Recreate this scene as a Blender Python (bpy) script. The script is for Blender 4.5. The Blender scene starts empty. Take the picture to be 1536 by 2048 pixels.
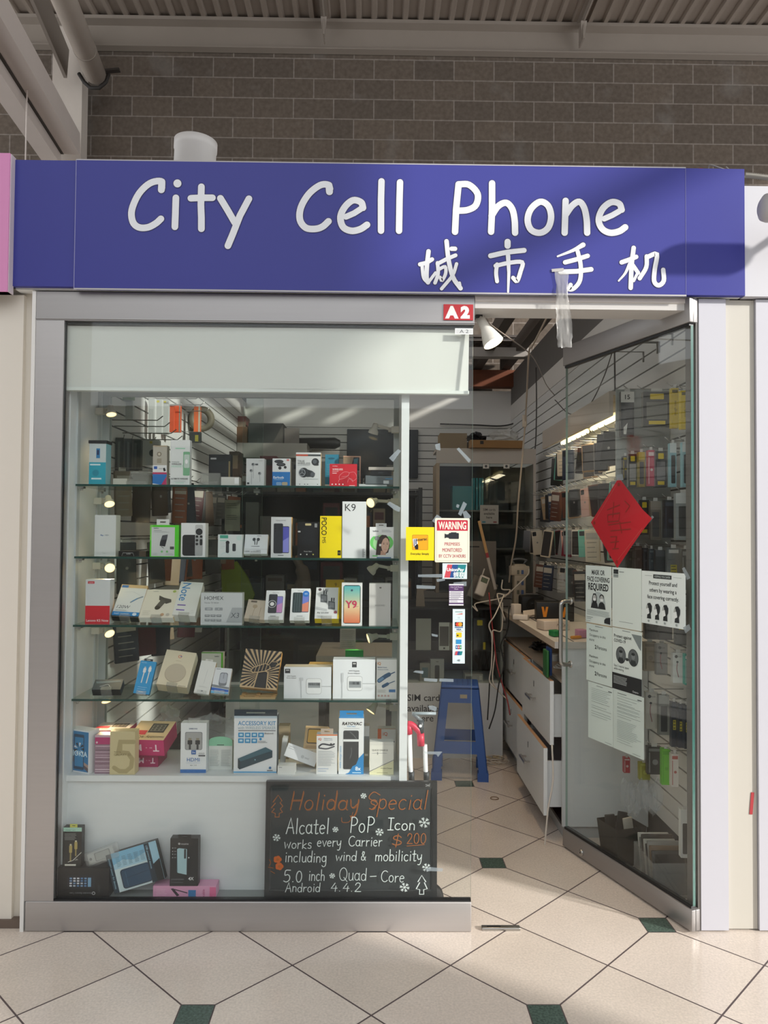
import bpy, bmesh, math, random
from mathutils import Vector, Matrix
random.seed(11)
SC = bpy.context.scene
COL = SC.collection
pi = math.pi

# ------------------------------------------------------------------ camera
FPX = 1522.13
CAM = Vector((0.0, -2.810, 1.45))
PITCH, YAW, ROLL = 0.02777, 0.01242, 0.00735
fw = Vector((math.sin(YAW) * math.cos(PITCH), math.cos(YAW) * math.cos(PITCH), math.sin(PITCH)))
r0 = Vector((math.cos(YAW), -math.sin(YAW), 0))
u0_ = r0.cross(fw)
RT = r0 * math.cos(ROLL) + u0_ * math.sin(ROLL)
UP = u0_ * math.cos(ROLL) - r0 * math.sin(ROLL)
cam_data = bpy.data.cameras.new('camera')
cam = bpy.data.objects.new('camera', cam_data)
COL.objects.link(cam)
cam_data.sensor_fit = 'AUTO'
cam_data.sensor_width = 36.0
cam_data.lens = FPX * 36.0 / 2048.0
cam_data.clip_start = 0.05
cam.matrix_world = Matrix(((RT.x, UP.x, -fw.x, CAM.x), (RT.y, UP.y, -fw.y, CAM.y), (RT.z, UP.z, -fw.z, CAM.z), (0, 0, 0, 1)))
SC.camera = cam

# ------------------------------------------------------------------ light
EXPOSURE = 0.0
SC.view_settings.view_transform = 'Standard'
SC.view_settings.look = 'None'
SC.view_settings.gamma = 1.0
SC.view_settings.use_curve_mapping = False
SC.view_settings.exposure = EXPOSURE
SC.cycles.transparent_max_bounces = 40
SC.cycles.max_bounces = 7
SC.cycles.sample_clamp_indirect = 6.0
SKY = 1.85
world = bpy.data.worlds.new('world')
SC.world = world
world.use_nodes = True
world.node_tree.nodes['Background'].inputs[0].default_value = (0.93, 0.965, 1.0, 1)
world.node_tree.nodes['Background'].inputs[1].default_value = SKY
SUN_DIR = Vector((-0.78, 0.50, -0.36)).normalized()      # direction the sunlight travels
SUN_POWER = 4.2
sd = bpy.data.lights.new('sun', 'SUN')
sd.energy = SUN_POWER
sd.angle = math.radians(3.0)
sd.color = (1.0, 0.955, 0.89)
so = bpy.data.objects.new('sun', sd)
so.rotation_euler = (-SUN_DIR).to_track_quat('Z', 'Y').to_euler()
so.location = (4, -4, 6)
COL.objects.link(so)


def lamp(kind, loc, power, color, size=0.1, direction=None, spot=None, size_y=None):
    l = bpy.data.lights.new('shop_light', kind)
    l.energy = power
    l.color = color
    if kind == 'AREA':
        l.size = size
        if size_y:
            l.shape = 'RECTANGLE'
            l.size_y = size_y
    else:
        l.shadow_soft_size = size
    if spot:
        l.spot_size = math.radians(spot)
        l.spot_blend = 0.6
    o = bpy.data.objects.new('shop_light', l)
    o.location = loc
    if direction is not None:
        o.rotation_euler = (-Vector(direction)).to_track_quat('Z', 'Y').to_euler()
    COL.objects.link(o)
    return o


# unseen fill lamps added: warm spot on the floor, soft light at the back
lamp('SPOT', (0.55, 1.15, 2.95), 42, (1.0, 0.72, 0.45), 0.12, (0.0, 0.02, -1), 62)
lamp('AREA', (-0.3, 3.4, 2.95), 2.5, (1.0, 0.86, 0.7), 0.5, (0, 0.1, -1), size_y=0.3)


# ------------------------------------------------------------------ picture <-> place
def ray(px, py):
    return fw + RT * ((px - 768.0) / FPX) + UP * ((1024.0 - py) / FPX)


def at(px, py, Y):
    d = ray(px, py)
    return CAM + d * ((Y - CAM.y) / d.y)


def atX(px, py, X):
    d = ray(px, py)
    return CAM + d * ((X - CAM.x) / d.x)


def atZ(px, py, Z):
    d = ray(px, py)
    return CAM + d * ((Z - CAM.z) / d.z)


def proj(P):
    d = Vector(P) - CAM
    z = d.dot(fw)
    return 768 + FPX * d.dot(RT) / z, 1024 - FPX * d.dot(UP) / z


def X_at(px, z, Y):
    X = 0.0
    for _ in range(4):
        y = proj((X, Y, z))[1]
        X = at(px, y, Y).x
    return X


# ------------------------------------------------------------------ materials
def lin(h):
    h = h.lstrip('#')
    out = []
    for i in (0, 2, 4):
        c = int(h[i:i + 2], 16) / 255.0
        out.append(c / 12.92 if c <= 0.04045 else ((c + 0.055) / 1.055) ** 2.4)
    return tuple(out) + (1.0,)


MATS = {}


def mat(h, rough=0.5, metal=0.0, spec=0.5, noise=0.0, scale=20.0, bump=0.0, emit=None, stretch=None):
    """plain or slightly mottled surface in one colour"""
    if not isinstance(h, str):
        return h
    key = (h, rough, metal, spec, noise, scale, bump, emit, stretch)
    if key in MATS:
        return MATS[key]
    m = bpy.data.materials.new('surface_' + h.lstrip('#'))
    m.use_nodes = True
    nt = m.node_tree
    b = nt.nodes['Principled BSDF']
    b.inputs['Base Color'].default_value = lin(h)
    b.inputs['Roughness'].default_value = rough
    b.inputs['Metallic'].default_value = metal
    b.inputs['Specular IOR Level'].default_value = spec
    if emit:
        b.inputs['Emission Color'].default_value = lin(h)
        b.inputs['Emission Strength'].default_value = emit
    if noise or bump:
        tc = nt.nodes.new('ShaderNodeTexCoord')
        n = nt.nodes.new('ShaderNodeTexNoise')
        n.inputs['Scale'].default_value = scale
        n.inputs['Detail'].default_value = 5
        if stretch:
            mp = nt.nodes.new('ShaderNodeMapping')
            mp.inputs['Scale'].default_value = stretch
            nt.links.new(tc.outputs['Object'], mp.inputs['Vector'])
            nt.links.new(mp.outputs['Vector'], n.inputs['Vector'])
        else:
            nt.links.new(tc.outputs['Object'], n.inputs['Vector'])
        if noise:
            mx = nt.nodes.new('ShaderNodeMix')
            mx.data_type = 'RGBA'
            c = lin(h)
            mx.inputs[6].default_value = tuple(max(0, v * (1 - noise)) for v in c[:3]) + (1,)
            mx.inputs[7].default_value = tuple(min(1, v * (1 + noise)) for v in c[:3]) + (1,)
            nt.links.new(n.outputs['Fac'], mx.inputs[0])
            nt.links.new(mx.outputs[2], b.inputs['Base Color'])
        if bump:
            bp = nt.nodes.new('ShaderNodeBump')
            bp.inputs['Strength'].default_value = bump
            bp.inputs['Distance'].default_value = 0.01
            nt.links.new(n.outputs['Fac'], bp.inputs['Height'])
            nt.links.new(bp.outputs['Normal'], b.inputs['Normal'])
    MATS[key] = m
    return m


def clear(name, tint=(0.95, 0.975, 0.96), ior=1.45, rough=0.0, dust=0.0, body=None):
    """thin clear pane: mostly lets light through, mirrors by angle; dust = share of white film on it"""
    if name in MATS:
        return MATS[name]
    m = bpy.data.materials.new(name)
    m.use_nodes = True
    nt = m.node_tree
    nt.nodes.remove(nt.nodes['Principled BSDF'])
    out = nt.nodes['Material Output']
    t = nt.nodes.new('ShaderNodeBsdfTransparent')
    t.inputs[0].default_value = tuple(tint) + (1,)
    g = nt.nodes.new('ShaderNodeBsdfGlossy')
    g.inputs['Roughness'].default_value = rough
    f = nt.nodes.new('ShaderNodeFresnel')
    ge = nt.nodes.new('ShaderNodeNewGeometry')      # a flat pane: the far face mirrors like the near one
    e1 = nt.nodes.new('ShaderNodeMath')
    e1.operation = 'MULTIPLY_ADD'
    e1.inputs[1].default_value = -2.0
    e1.inputs[2].default_value = 1.0
    e2 = nt.nodes.new('ShaderNodeMath')
    e2.operation = 'POWER'
    e2.inputs[0].default_value = ior
    nt.links.new(ge.outputs['Backfacing'], e1.inputs[0])
    nt.links.new(e1.outputs[0], e2.inputs[1])
    nt.links.new(e2.outputs[0], f.inputs['IOR'])
    mx = nt.nodes.new('ShaderNodeMixShader')
    nt.links.new(f.outputs[0], mx.inputs[0])
    nt.links.new(t.outputs[0], mx.inputs[1])
    nt.links.new(g.outputs[0], mx.inputs[2])
    last = mx
    if dust:
        d = nt.nodes.new('ShaderNodeBsdfDiffuse')
        d.inputs[0].default_value = tuple(body or (0.8, 0.8, 0.78)) + (1,)
        m2 = nt.nodes.new('ShaderNodeMixShader')
        m2.inputs[0].default_value = dust
        nt.links.new(last.outputs[0], m2.inputs[1])
        nt.links.new(d.outputs[0], m2.inputs[2])
        last = m2
    nt.links.new(last.outputs[0], out.inputs[0])
    MATS[name] = m
    return m


GLASS = clear('window_glass', (0.975, 0.988, 0.98), 1.38, dust=0.006)
SHELF_GLASS = clear('shelf_glass', (0.86, 0.93, 0.90), 1.45, dust=0.008)
CASE_GLASS = clear('case_glass', (0.92, 0.95, 0.94), 1.38, dust=0.006)
ACRYLIC = clear('clear_acrylic', (0.93, 0.93, 0.92), 1.5, 0.05, dust=0.10)
BLISTER = clear('blister_plastic', (0.92, 0.93, 0.93), 1.5, 0.12, dust=0.16)
TAPE = clear('sticky_tape', (0.93, 0.94, 0.94), 1.5, 0.15, dust=0.5, body=(0.40, 0.47, 0.51))
FILMY = clear('crumpled_film', (0.9, 0.9, 0.88), 1.5, 0.15, dust=0.30, body=(0.8, 0.79, 0.76))
EDGE = mat('#2b4a44', 0.15)
EDGE_PALE = mat('#9db3aa', 0.2)
ALU = mat('#bcb9b8', 0.42, 0.75, noise=0.04, scale=3, stretch=(1, 1, 30))
ALU_H = mat('#a5a2a1', 0.42, 0.7, noise=0.04, scale=3, stretch=(1, 1, 30))
STEEL = mat('#b9b8b5', 0.3, 1.0)
WIRE = mat('#9b9a96', 0.35, 0.9)
BAGM = clear('bag_film', (0.93, 0.94, 0.95), 1.5, 0.12, dust=0.13, body=(0.75, 0.78, 0.8))
BLACK = mat('#17181a', 0.4)
RUBBER = mat('#151515', 0.7)
WHITE = mat('#e9ebea', 0.5)
LAMINATE = mat('#dfe3e4', 0.38, noise=0.03, scale=5, stretch=(1, 1, 14))
OFFW = mat('#e6e2d8', 0.5)


# ------------------------------------------------------------------ mesh building
def smooth_path(pts, n=6, closed=False):
    P = [Vector(p) for p in pts]
    if len(P) < 3:
        return P
    out = []
    L = len(P)
    rng = range(L if closed else L - 1)
    for i in rng:
        p1, p2 = P[i], P[(i + 1) % L]
        p0 = P[(i - 1) % L] if (closed or i > 0) else p1 * 2 - p2
        p3 = P[(i + 2) % L] if (closed or i + 2 < L) else p2 * 2 - p1
        for k in range(n):
            t = k / n
            out.append(0.5 * ((2 * p1) + (p2 - p0) * t + (2 * p0 - 5 * p1 + 4 * p2 - p3) * t * t + (3 * p1 - p0 - 3 * p2 + p3) * t ** 3))
    if not closed:
        out.append(P[-1])
    return out


class MB:
    def __init__(self):
        self.bm = bmesh.new()
        self.mats = []

    def mi(self, m):
        if isinstance(m, str):
            m = mat(m)
        if m not in self.mats:
            self.mats.append(m)
        return self.mats.index(m)

    def poly(self, pts, m, smooth=False):
        try:
            f = self.bm.faces.new([self.bm.verts.new(p) for p in pts])
        except ValueError:
            return None
        f.material_index = self.mi(m)
        f.smooth = smooth
        return f

    def box(self, x0, x1, y0, y1, z0, z1, m, M=None, faces=None, bev=0.0):
        """faces: {'front': mat, 'top': mat ...} overrides; bev: cut the four upright edges"""
        if bev:
            b = bev
            ring = [(x0 + b, y0), (x1 - b, y0), (x1, y0 + b), (x1, y1 - b), (x1 - b, y1), (x0 + b, y1), (x0, y1 - b), (x0, y0 + b)]
            return self.prism(ring, z0, z1, m, M)
        c = [Vector((x, y, z)) for z in (z0, z1) for y in (y0, y1) for x in (x0, x1)]
        if M is not None:
            c = [M @ v for v in c]
        v = [self.bm.verts.new(p) for p in c]
        for nm, q in (('bottom', (0, 2, 3, 1)), ('top', (4, 5, 7, 6)), ('front', (0, 1, 5, 4)), ('back', (2, 6, 7, 3)), ('left', (0, 4, 6, 2)), ('right', (1, 3, 7, 5))):
            f = self.bm.faces.new([v[i] for i in q])
            f.material_index = self.mi((faces or {}).get(nm, m))
        return self

    def rbox(self, x0, x1, y0, y1, z0, z1, m, r=0.004, M=None):
        """box with all edges softly rounded (one chamfer)"""
        t = bmesh.new()
        vs = [t.verts.new((x, y, z)) for z in (z0, z1) for y in (y0, y1) for x in (x0, x1)]
        for q in ((0, 2, 3, 1), (4, 5, 7, 6), (0, 1, 5, 4), (2, 6, 7, 3), (0, 4, 6, 2), (1, 3, 7, 5)):
            t.faces.new([vs[i] for i in q])
        bmesh.ops.bevel(t, geom=t.edges[:], offset=r, segments=2, affect='EDGES', profile=0.5)
        k = self.mi(m)
        mp = {}
        for w in t.verts:
            mp[w] = self.bm.verts.new(M @ w.co if M is not None else w.co)
        for f in t.faces:
            g = self.bm.faces.new([mp[w] for w in f.verts])
            g.material_index = k
            g.smooth = True
        t.free()
        return self

    def prism(self, ring, z0, z1, m, M=None, smooth=False):
        k = self.mi(m)
        T = (lambda p: M @ Vector(p)) if M is not None else Vector
        a = [self.bm.verts.new(T((x, y, z0))) for x, y in ring]
        b = [self.bm.verts.new(T((x, y, z1))) for x, y in ring]
        n = len(ring)
        for i in range(n):
            f = self.bm.faces.new((a[i], a[(i + 1) % n], b[(i + 1) % n], b[i]))
            f.material_index = k
            f.smooth = smooth
        for q in (a[::-1], b):
            f = self.bm.faces.new(q)
            f.material_index = k
        return self

    def tube(self, pts, r, m, seg=8, smooth=True, caps=True):
        P = [Vector(p) for p in pts]
        k = self.mi(m)
        rings = []
        prev = None
        for i, p in enumerate(P):
            t = (P[min(i + 1, len(P) - 1)] - P[max(i - 1, 0)])
            if t.length < 1e-9:
                t = Vector((0, 0, 1))
            t.normalize()
            if prev is None:
                a = Vector((0, 0, 1)) if abs(t.z) < 0.9 else Vector((1, 0, 0))
                nrm = t.cross(a).normalized()
            else:
                nrm = prev - t * prev.dot(t)
                if nrm.length < 1e-6:
                    nrm = t.cross(Vector((0.3, 0.5, 0.8)))
                nrm.normalize()
            prev = nrm
            bn = t.cross(nrm)
            rr = r[i] if isinstance(r, (list, tuple)) else r
            rings.append([self.bm.verts.new(p + (nrm * math.cos(2 * pi * j / seg) + bn * math.sin(2 * pi * j / seg)) * rr) for j in range(seg)])
        for a, b in zip(rings, rings[1:]):
            for j in range(seg):
                f = self.bm.faces.new((a[j], a[(j + 1) % seg], b[(j + 1) % seg], b[j]))
                f.material_index = k
                f.smooth = smooth
        if caps:
            for q in (rings[0][::-1], rings[-1]):
                f = self.bm.faces.new(q)
                f.material_index = k
        return self

    def cyl(self, p0, p1, r, m, seg=16, r1=None):
        return self.tube([p0, p1], [r, r if r1 is None else r1], m, seg)

    def lathe(self, prof, m, seg=20, M=None):
        """prof: (radius, z) pairs turned about z"""
        T = (lambda p: M @ Vector(p)) if M is not None else Vector
        k = self.mi(m)
        rings = [[self.bm.verts.new(T((max(rr, 1e-5) * math.cos(2 * pi * j / seg), max(rr, 1e-5) * math.sin(2 * pi * j / seg), z))) for j in range(seg)] for rr, z in prof]
        for a, b in zip(rings, rings[1:]):
            for j in range(seg):
                f = self.bm.faces.new((a[j], a[(j + 1) % seg], b[(j + 1) % seg], b[j]))
                f.material_index = k
                f.smooth = True
        return self

    def bar(self, p0, p1, w, h, m):
        """rectangular bar from p0 to p1, w sideways, h upright"""
        p0, p1 = Vector(p0), Vector(p1)
        t = (p1 - p0).normalized()
        a = Vector((0, 0, 1)) if abs(t.z) < 0.95 else Vector((0, 1, 0))
        s = t.cross(a).normalized()
        u = s.cross(t)
        M = Matrix(((s.x, t.x, u.x, p0.x), (s.y, t.y, u.y, p0.y), (s.z, t.z, u.z, p0.z), (0, 0, 0, 1)))
        return self.box(-w / 2, w / 2, 0, (p1 - p0).length, -h / 2, h / 2, m, M)

    def build(self, name, parent=None, loc=None, rot=None):
        me = bpy.data.meshes.new(name)
        bmesh.ops.recalc_face_normals(self.bm, faces=[f for f in self.bm.faces])
        self.bm.to_mesh(me)
        self.bm.free()
        for m in self.mats:
            me.materials.append(m)
        o = bpy.data.objects.new(name, me)
        COL.objects.link(o)
        if parent is not None:
            o.parent = parent
        if loc is not None:
            o.location = loc
        if rot is not None:
            o.rotation_euler = rot
        return o


def tag(o, label, cat, group=None, kind=None):
    o['label'] = label
    o['category'] = cat
    if group:
        o['group'] = group
    if kind:
        o['kind'] = kind
    return o


def struct(o, label=None):
    o['kind'] = 'structure'
    if label:
        o['label'] = label
    return o


def empty(name, loc=(0, 0, 0), rot=(0, 0, 0)):
    o = bpy.data.objects.new(name, None)
    o.location = loc
    o.rotation_euler = rot
    o.empty_display_size = 0.05
    COL.objects.link(o)
    return o


# ------------------------------------------------------------------ printing on flat faces
TXT = {}


def text_mesh(s, bold=0.0):
    """lettering in the built-in typeface: vertices (unit cap height), faces, width"""
    key = (s, bold)
    if key in TXT:
        return TXT[key]
    cu = bpy.data.curves.new('lettering', 'FONT')
    cu.body = s
    cu.size = 1.0
    cu.resolution_u = 3
    cu.offset = bold
    cu.fill_mode = 'FRONT'
    ob = bpy.data.objects.new('lettering', cu)
    COL.objects.link(ob)
    dg = bpy.context.evaluated_depsgraph_get()
    ev = ob.evaluated_get(dg)
    me = ev.to_mesh()
    vs = [(v.co.x, v.co.y) for v in me.vertices]
    fs = [tuple(p.vertices) for p in me.polygons]
    ev.to_mesh_clear()
    bpy.data.objects.remove(ob)
    bpy.data.curves.remove(cu)
    k = 0.70
    if vs:
        x0 = min(v[0] for v in vs)
        vs = [((x - x0) / k, y / k) for x, y in vs]
        w = max(v[0] for v in vs)
    else:
        w = 0.0
    TXT[key] = (vs, fs, w)
    return TXT[key]


class Face:
    """a printed face: origin o = its top-left corner, ex along the width, ey down, n outwards; u right 0..1, v down 0..1"""
    STEP = 0.00007

    def __init__(s, mb, o, ex, ey, n, w, h, lift=0.0003):
        s.mb, s.o, s.ex, s.ey, s.n, s.w, s.h = mb, Vector(o), Vector(ex), Vector(ey), Vector(n), w, h
        s.k = lift

    def lift(s):
        s.k += s.STEP

    def p(s, u, v, k=None):
        return s.o + s.ex * (u * s.w) + s.ey * (v * s.h) + s.n * (s.k if k is None else k)

    def poly(s, uv, m):
        s.lift()
        s.mb.poly([s.p(u, v) for u, v in uv], m)
        return s

    def rect(s, a, b, c, d, m):
        return s.poly([(a, b), (c, b), (c, d), (a, d)], m)

    def rrect(s, a, b, c, d, m, r=0.02):
        """rounded rectangle, r in metres"""
        ru, rv = r / s.w, r / s.h
        pts = []
        for cx, cy, a0 in ((c - ru, b + rv, -90), (c - ru, d - rv, 0), (a + ru, d - rv, 90), (a + ru, b + rv, 180)):
            for i in range(5):
                t = math.radians(a0 + 22.5 * i)
                pts.append((cx + ru * math.cos(t), cy + rv * math.sin(t)))
        return s.poly(pts, m)

    def oval(s, u, v, ru, m, rv=None, seg=24):
        rv = ru * s.w / s.h if rv is None else rv
        return s.poly([(u + ru * math.cos(2 * pi * i / seg), v + rv * math.sin(2 * pi * i / seg)) for i in range(seg)], m)

    def line(s, pts, width, m, smooth=0, closed=False, taper=None):
        """stroke of real width along (u, v) points, round ends"""
        P = [Vector((u * s.w, v * s.h, 0)) for u, v in pts]
        if len(P) > 6 and (P[0] - P[-1]).length < width * .7:
            P, closed = P[:-1], True
        if smooth:
            P = smooth_path(P, smooth, closed)
        if closed:
            P = P + [P[0]]
        s.lift()
        hw = width / 2
        L, R = [], []
        n = len(P)
        for i, p in enumerate(P):
            t = P[1] - P[n - 2] if closed and i in (0, n - 1) else P[min(i + 1, n - 1)] - P[max(i - 1, 0)]
            if t.length < 1e-9:
                t = Vector((1, 0, 0))
            t.normalize()
            nn = Vector((-t.y, t.x, 0))
            q = 1.0
            if 0 < i < n - 1:
                a = (P[i] - P[i - 1])
                b = (P[i + 1] - P[i])
                if a.length > 1e-9 and b.length > 1e-9:
                    q = min(1.6, 1.0 / max(0.35, math.sqrt(max(0.0, (1 + a.normalized().dot(b.normalized())) / 2))))
            k = hw * q
            if taper:
                k *= taper[0] + (taper[1] - taper[0]) * i / max(1, n - 1)
            L.append(p + nn * k)
            R.append(p - nn * k)
        W = lambda p: s.o + s.ex * p.x + s.ey * p.y + s.n * s.k
        km = s.mb.mi(m)
        vl = [s.mb.bm.verts.new(W(p)) for p in L]
        vr = [s.mb.bm.verts.new(W(p)) for p in R]
        for i in range(n - 1):
            f = s.mb.bm.faces.new((vl[i], vr[i], vr[i + 1], vl[i + 1]))
            f.material_index = km
        if not closed and width > 0.0012:
            for p, d, q in ((P[0], P[0] - P[1], taper[0] if taper else 1), (P[-1], P[-1] - P[-2], taper[1] if taper else 1)):
                if d.length < 1e-9:
                    continue
                d = d.normalized()
                nn = Vector((-d.y, d.x, 0))
                fan = [W(p + (nn * math.cos(a) + d * math.sin(a)) * hw * q) for a in [pi * j / 8 for j in range(9)]]
                s.mb.poly(fan, m)
        return s

    def text(s, t, u, v, hgt, m, al='c', rot=0.0, bold=0.0, sx=1.0, fit=None, slant=0.0):
        """letters hgt high (share of the face height), centred on v; fit = widest share of the face width"""
        vs, fs, w = text_mesh(t, bold)
        if not vs:
            return s
        s.lift()
        H = hgt * s.h
        ext = s.h if abs(abs(rot) - 90) < 1 else s.w
        if fit and w * H * sx > fit * ext:
            sx = fit * ext / (w * H)
        ox = {'c': -w / 2, 'l': 0.0, 'r': -w}[al]
        a = math.radians(rot)
        km = s.mb.mi(m)
        V = []
        for x, y in vs:
            X = (x + ox + slant * y) * H * sx
            Yd = -(y - 0.5) * H
            X, Yd = X * math.cos(a) - Yd * math.sin(a), X * math.sin(a) + Yd * math.cos(a)
            V.append(s.mb.bm.verts.new(s.o + s.ex * (u * s.w + X) + s.ey * (v * s.h + Yd) + s.n * s.k))
        for f in fs:
            try:
                g = s.mb.bm.faces.new([V[i] for i in f])
                g.material_index = km
            except ValueError:
                pass
        return s

    def lines(s, u0, u1, v0, v1, n, m, hh=0.004, ragged=0.25):
        """rows of unreadably small print"""
        for i in range(n):
            v = v0 + (v1 - v0) * i / max(1, n - 1)
            e = u1 - (u1 - u0) * ragged * random.random()
            s.rect(u0, v - hh / 2, e, v + hh / 2, m)
        return s


# one-stroke alphabet for hand lettering: cell 0..w wide, baseline 0, x-height 0.55, capital 1 (y up)
def arc(cx, cy, rx, ry, a0, a1, n=10):
    return [(cx + rx * math.cos(math.radians(a0 + (a1 - a0) * i / n)), cy + ry * math.sin(math.radians(a0 + (a1 - a0) * i / n))) for i in range(n + 1)]


HAND = {
    'A': (.62, [[(0, 0), (.3, 1), (.58, 0)], [(.1, .38), (.5, .38)]]),
    'C': (.62, [arc(.34, .5, .34, .5, 50, 315)]),
    'H': (.62, [[(.05, 0), (.1, 1)], [(.5, 0), (.58, 1)], [(.05, .5), (.56, .52)]]),
    'I': (.42, [[(.0, 1), (.4, 1)], [(.2, 1), (.2, 0)], [(0, 0), (.4, 0)]]),
    'P': (.56, [[(.08, 0), (.12, 1)], [(.05, .95)] + arc(.22, .72, .3, .27, 80, -110)]),
    'Q': (.72, [arc(.34, .5, .33, .5, 0, 360, 16), [(.4, .25), (.72, -.08)]]),
    'S': (.55, [[(.5, .85), (.38, .98), (.2, 1), (.06, .85), (.1, .65), (.3, .52), (.44, .38), (.46, .18), (.3, .02), (.12, .02), (0, .12)]]),
    'W': (.62, [[(0, .6), (.12, 0), (.28, .45), (.42, 0), (.58, .6)]]),
    'a': (.48, [arc(.2, .27, .2, .27, 40, 380, 14), [(.4, .55), (.4, .1), (.48, 0)]]),
    'b': (.46, [[(.04, 1), (.04, 0)], arc(.22, .26, .2, .27, 180, -180, 14)]),
    'c': (.42, [arc(.22, .27, .21, .28, 50, 315)]),
    'd': (.48, [arc(.2, .27, .2, .27, 0, 360, 14), [(.42, 1), (.41, 0)]]),
    'e': (.44, [[(.02, .3), (.38, .34)] + arc(.2, .28, .2, .28, 20, 310)]),
    'g': (.48, [arc(.2, .3, .19, .25, 0, 360, 14), [(.4, .55), (.41, -.1), (.34, -.34), (.18, -.4), (.04, -.3)]]),
    'h': (.46, [[(.04, 1), (.04, 0)], [(.04, .35), (.16, .52), (.3, .5), (.38, .35), (.38, 0)]]),
    'i': (.18, [[(.08, .55), (.08, 0)], [(.08, .78), (.09, .82)]]),
    'k': (.44, [[(.04, .95), (.04, 0)], [(.38, .55), (.06, .25), (.4, 0)]]),
    'l': (.18, [[(.08, 1), (.07, 0)]]),
    'm': (.68, [[(.04, .55), (.04, 0)], [(.04, .38), (.14, .52), (.26, .5), (.32, .38), (.32, 0)], [(.32, .38), (.42, .52), (.54, .5), (.6, .38), (.6, 0)]]),
    'n': (.46, [[(.04, .55), (.04, 0)], [(.04, .38), (.16, .53), (.3, .5), (.38, .36), (.38, 0)]]),
    'o': (.46, [arc(.21, .27, .2, .28, 90, 450, 14)]),
    'p': (.46, [[(.04, .55), (.02, -.42)], arc(.22, .28, .19, .27, 180, -180, 14)]),
    'r': (.36, [[(.04, .55), (.04, 0)], [(.04, .32), (.16, .5), (.32, .52)]]),
    's': (.38, [[(.34, .48), (.2, .56), (.05, .46), (.1, .33), (.28, .25), (.33, .1), (.2, 0), (.02, .06)]]),
    't': (.36, [[(.16, .9), (.15, .12), (.22, 0), (.34, .04)], [(0, .58), (.32, .6)]]),
    'u': (.46, [[(.04, .55), (.06, .14), (.16, 0), (.3, .04), (.38, .2), (.39, .55)], [(.39, .3), (.42, 0)]]),
    'v': (.42, [[(0, .55), (.2, 0), (.4, .55)]]),
    'w': (.6, [[(0, .55), (.12, 0), (.28, .42), (.42, 0), (.58, .55)]]),
    'y': (.46, [[(.0, .55), (.06, .2), (.2, .12), (.36, .3)], [(.4, .55), (.36, -.1), (.24, -.36), (.08, -.34)]]),
    '0': (.46, [arc(.21, .45, .2, .45, 90, 450, 16)]),
    '2': (.46, [[(.02, .7), (.1, .9), (.26, .92), (.36, .76), (.3, .5), (.02, .02)], [(.02, .02), (.44, .02)]]),
    '4': (.46, [[(.26, .92), (.02, .34), (.44, .36)], [(.34, .6), (.32, 0)]]),
    '5': (.5, [[(.44, .95), (.1, .93), (.06, .55), (.26, .6), (.42, .44), (.4, .16), (.2, 0), (.0, .08)]]),
    '&': (.6, [[(.52, 0), (.12, .68), (.2, .9), (.34, .86), (.34, .66), (.06, .32), (.08, .06), (.26, 0), (.44, .16), (.5, .36)]]),
    '.': (.2, [[(.07, .02), (.09, .04)]]),
    '-': (.5, [[(.04, .42), (.44, .45)]]),
    '$': (.5, [[(.42, .66), (.3, .8), (.1, .76), (.06, .56), (.4, .36), (.42, .16), (.2, .06), (.02, .16)], [(.26, .95), (.2, -.1)]]),
    ' ': (.34, []),
}
SHARP = set('AHIWvw4&-')


def hand(face, s, u, v, hgt, m, width, sx=1.0, slant=0.06, gap=0.1, end=None, wob=0.02, rise=0.0):
    """hand lettering from (u, v) = start of the baseline; end = where the line should end; sizes as shares of the face height / width"""
    tot = sum(HAND[c][0] + gap for c in s) - gap
    H = hgt * face.h
    if end is not None:
        sx = (end - u) * face.w / (tot * H)
    x = 0.0
    for c in s:
        w, st = HAND[c]
        jy = random.uniform(-wob, wob)
        jr = random.uniform(0.94, 1.06)
        for pts in st:
            q = []
            for a, b in pts:
                X = (x + a + slant * b) * H * sx
                q.append((u + X / face.w, v - rise * X / face.w - (b * jr + jy) * hgt))
            face.line(q, width, m, 0 if c in SHARP or len(q) > 8 or len(q) < 3 else 4)
        x += w + gap


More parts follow.
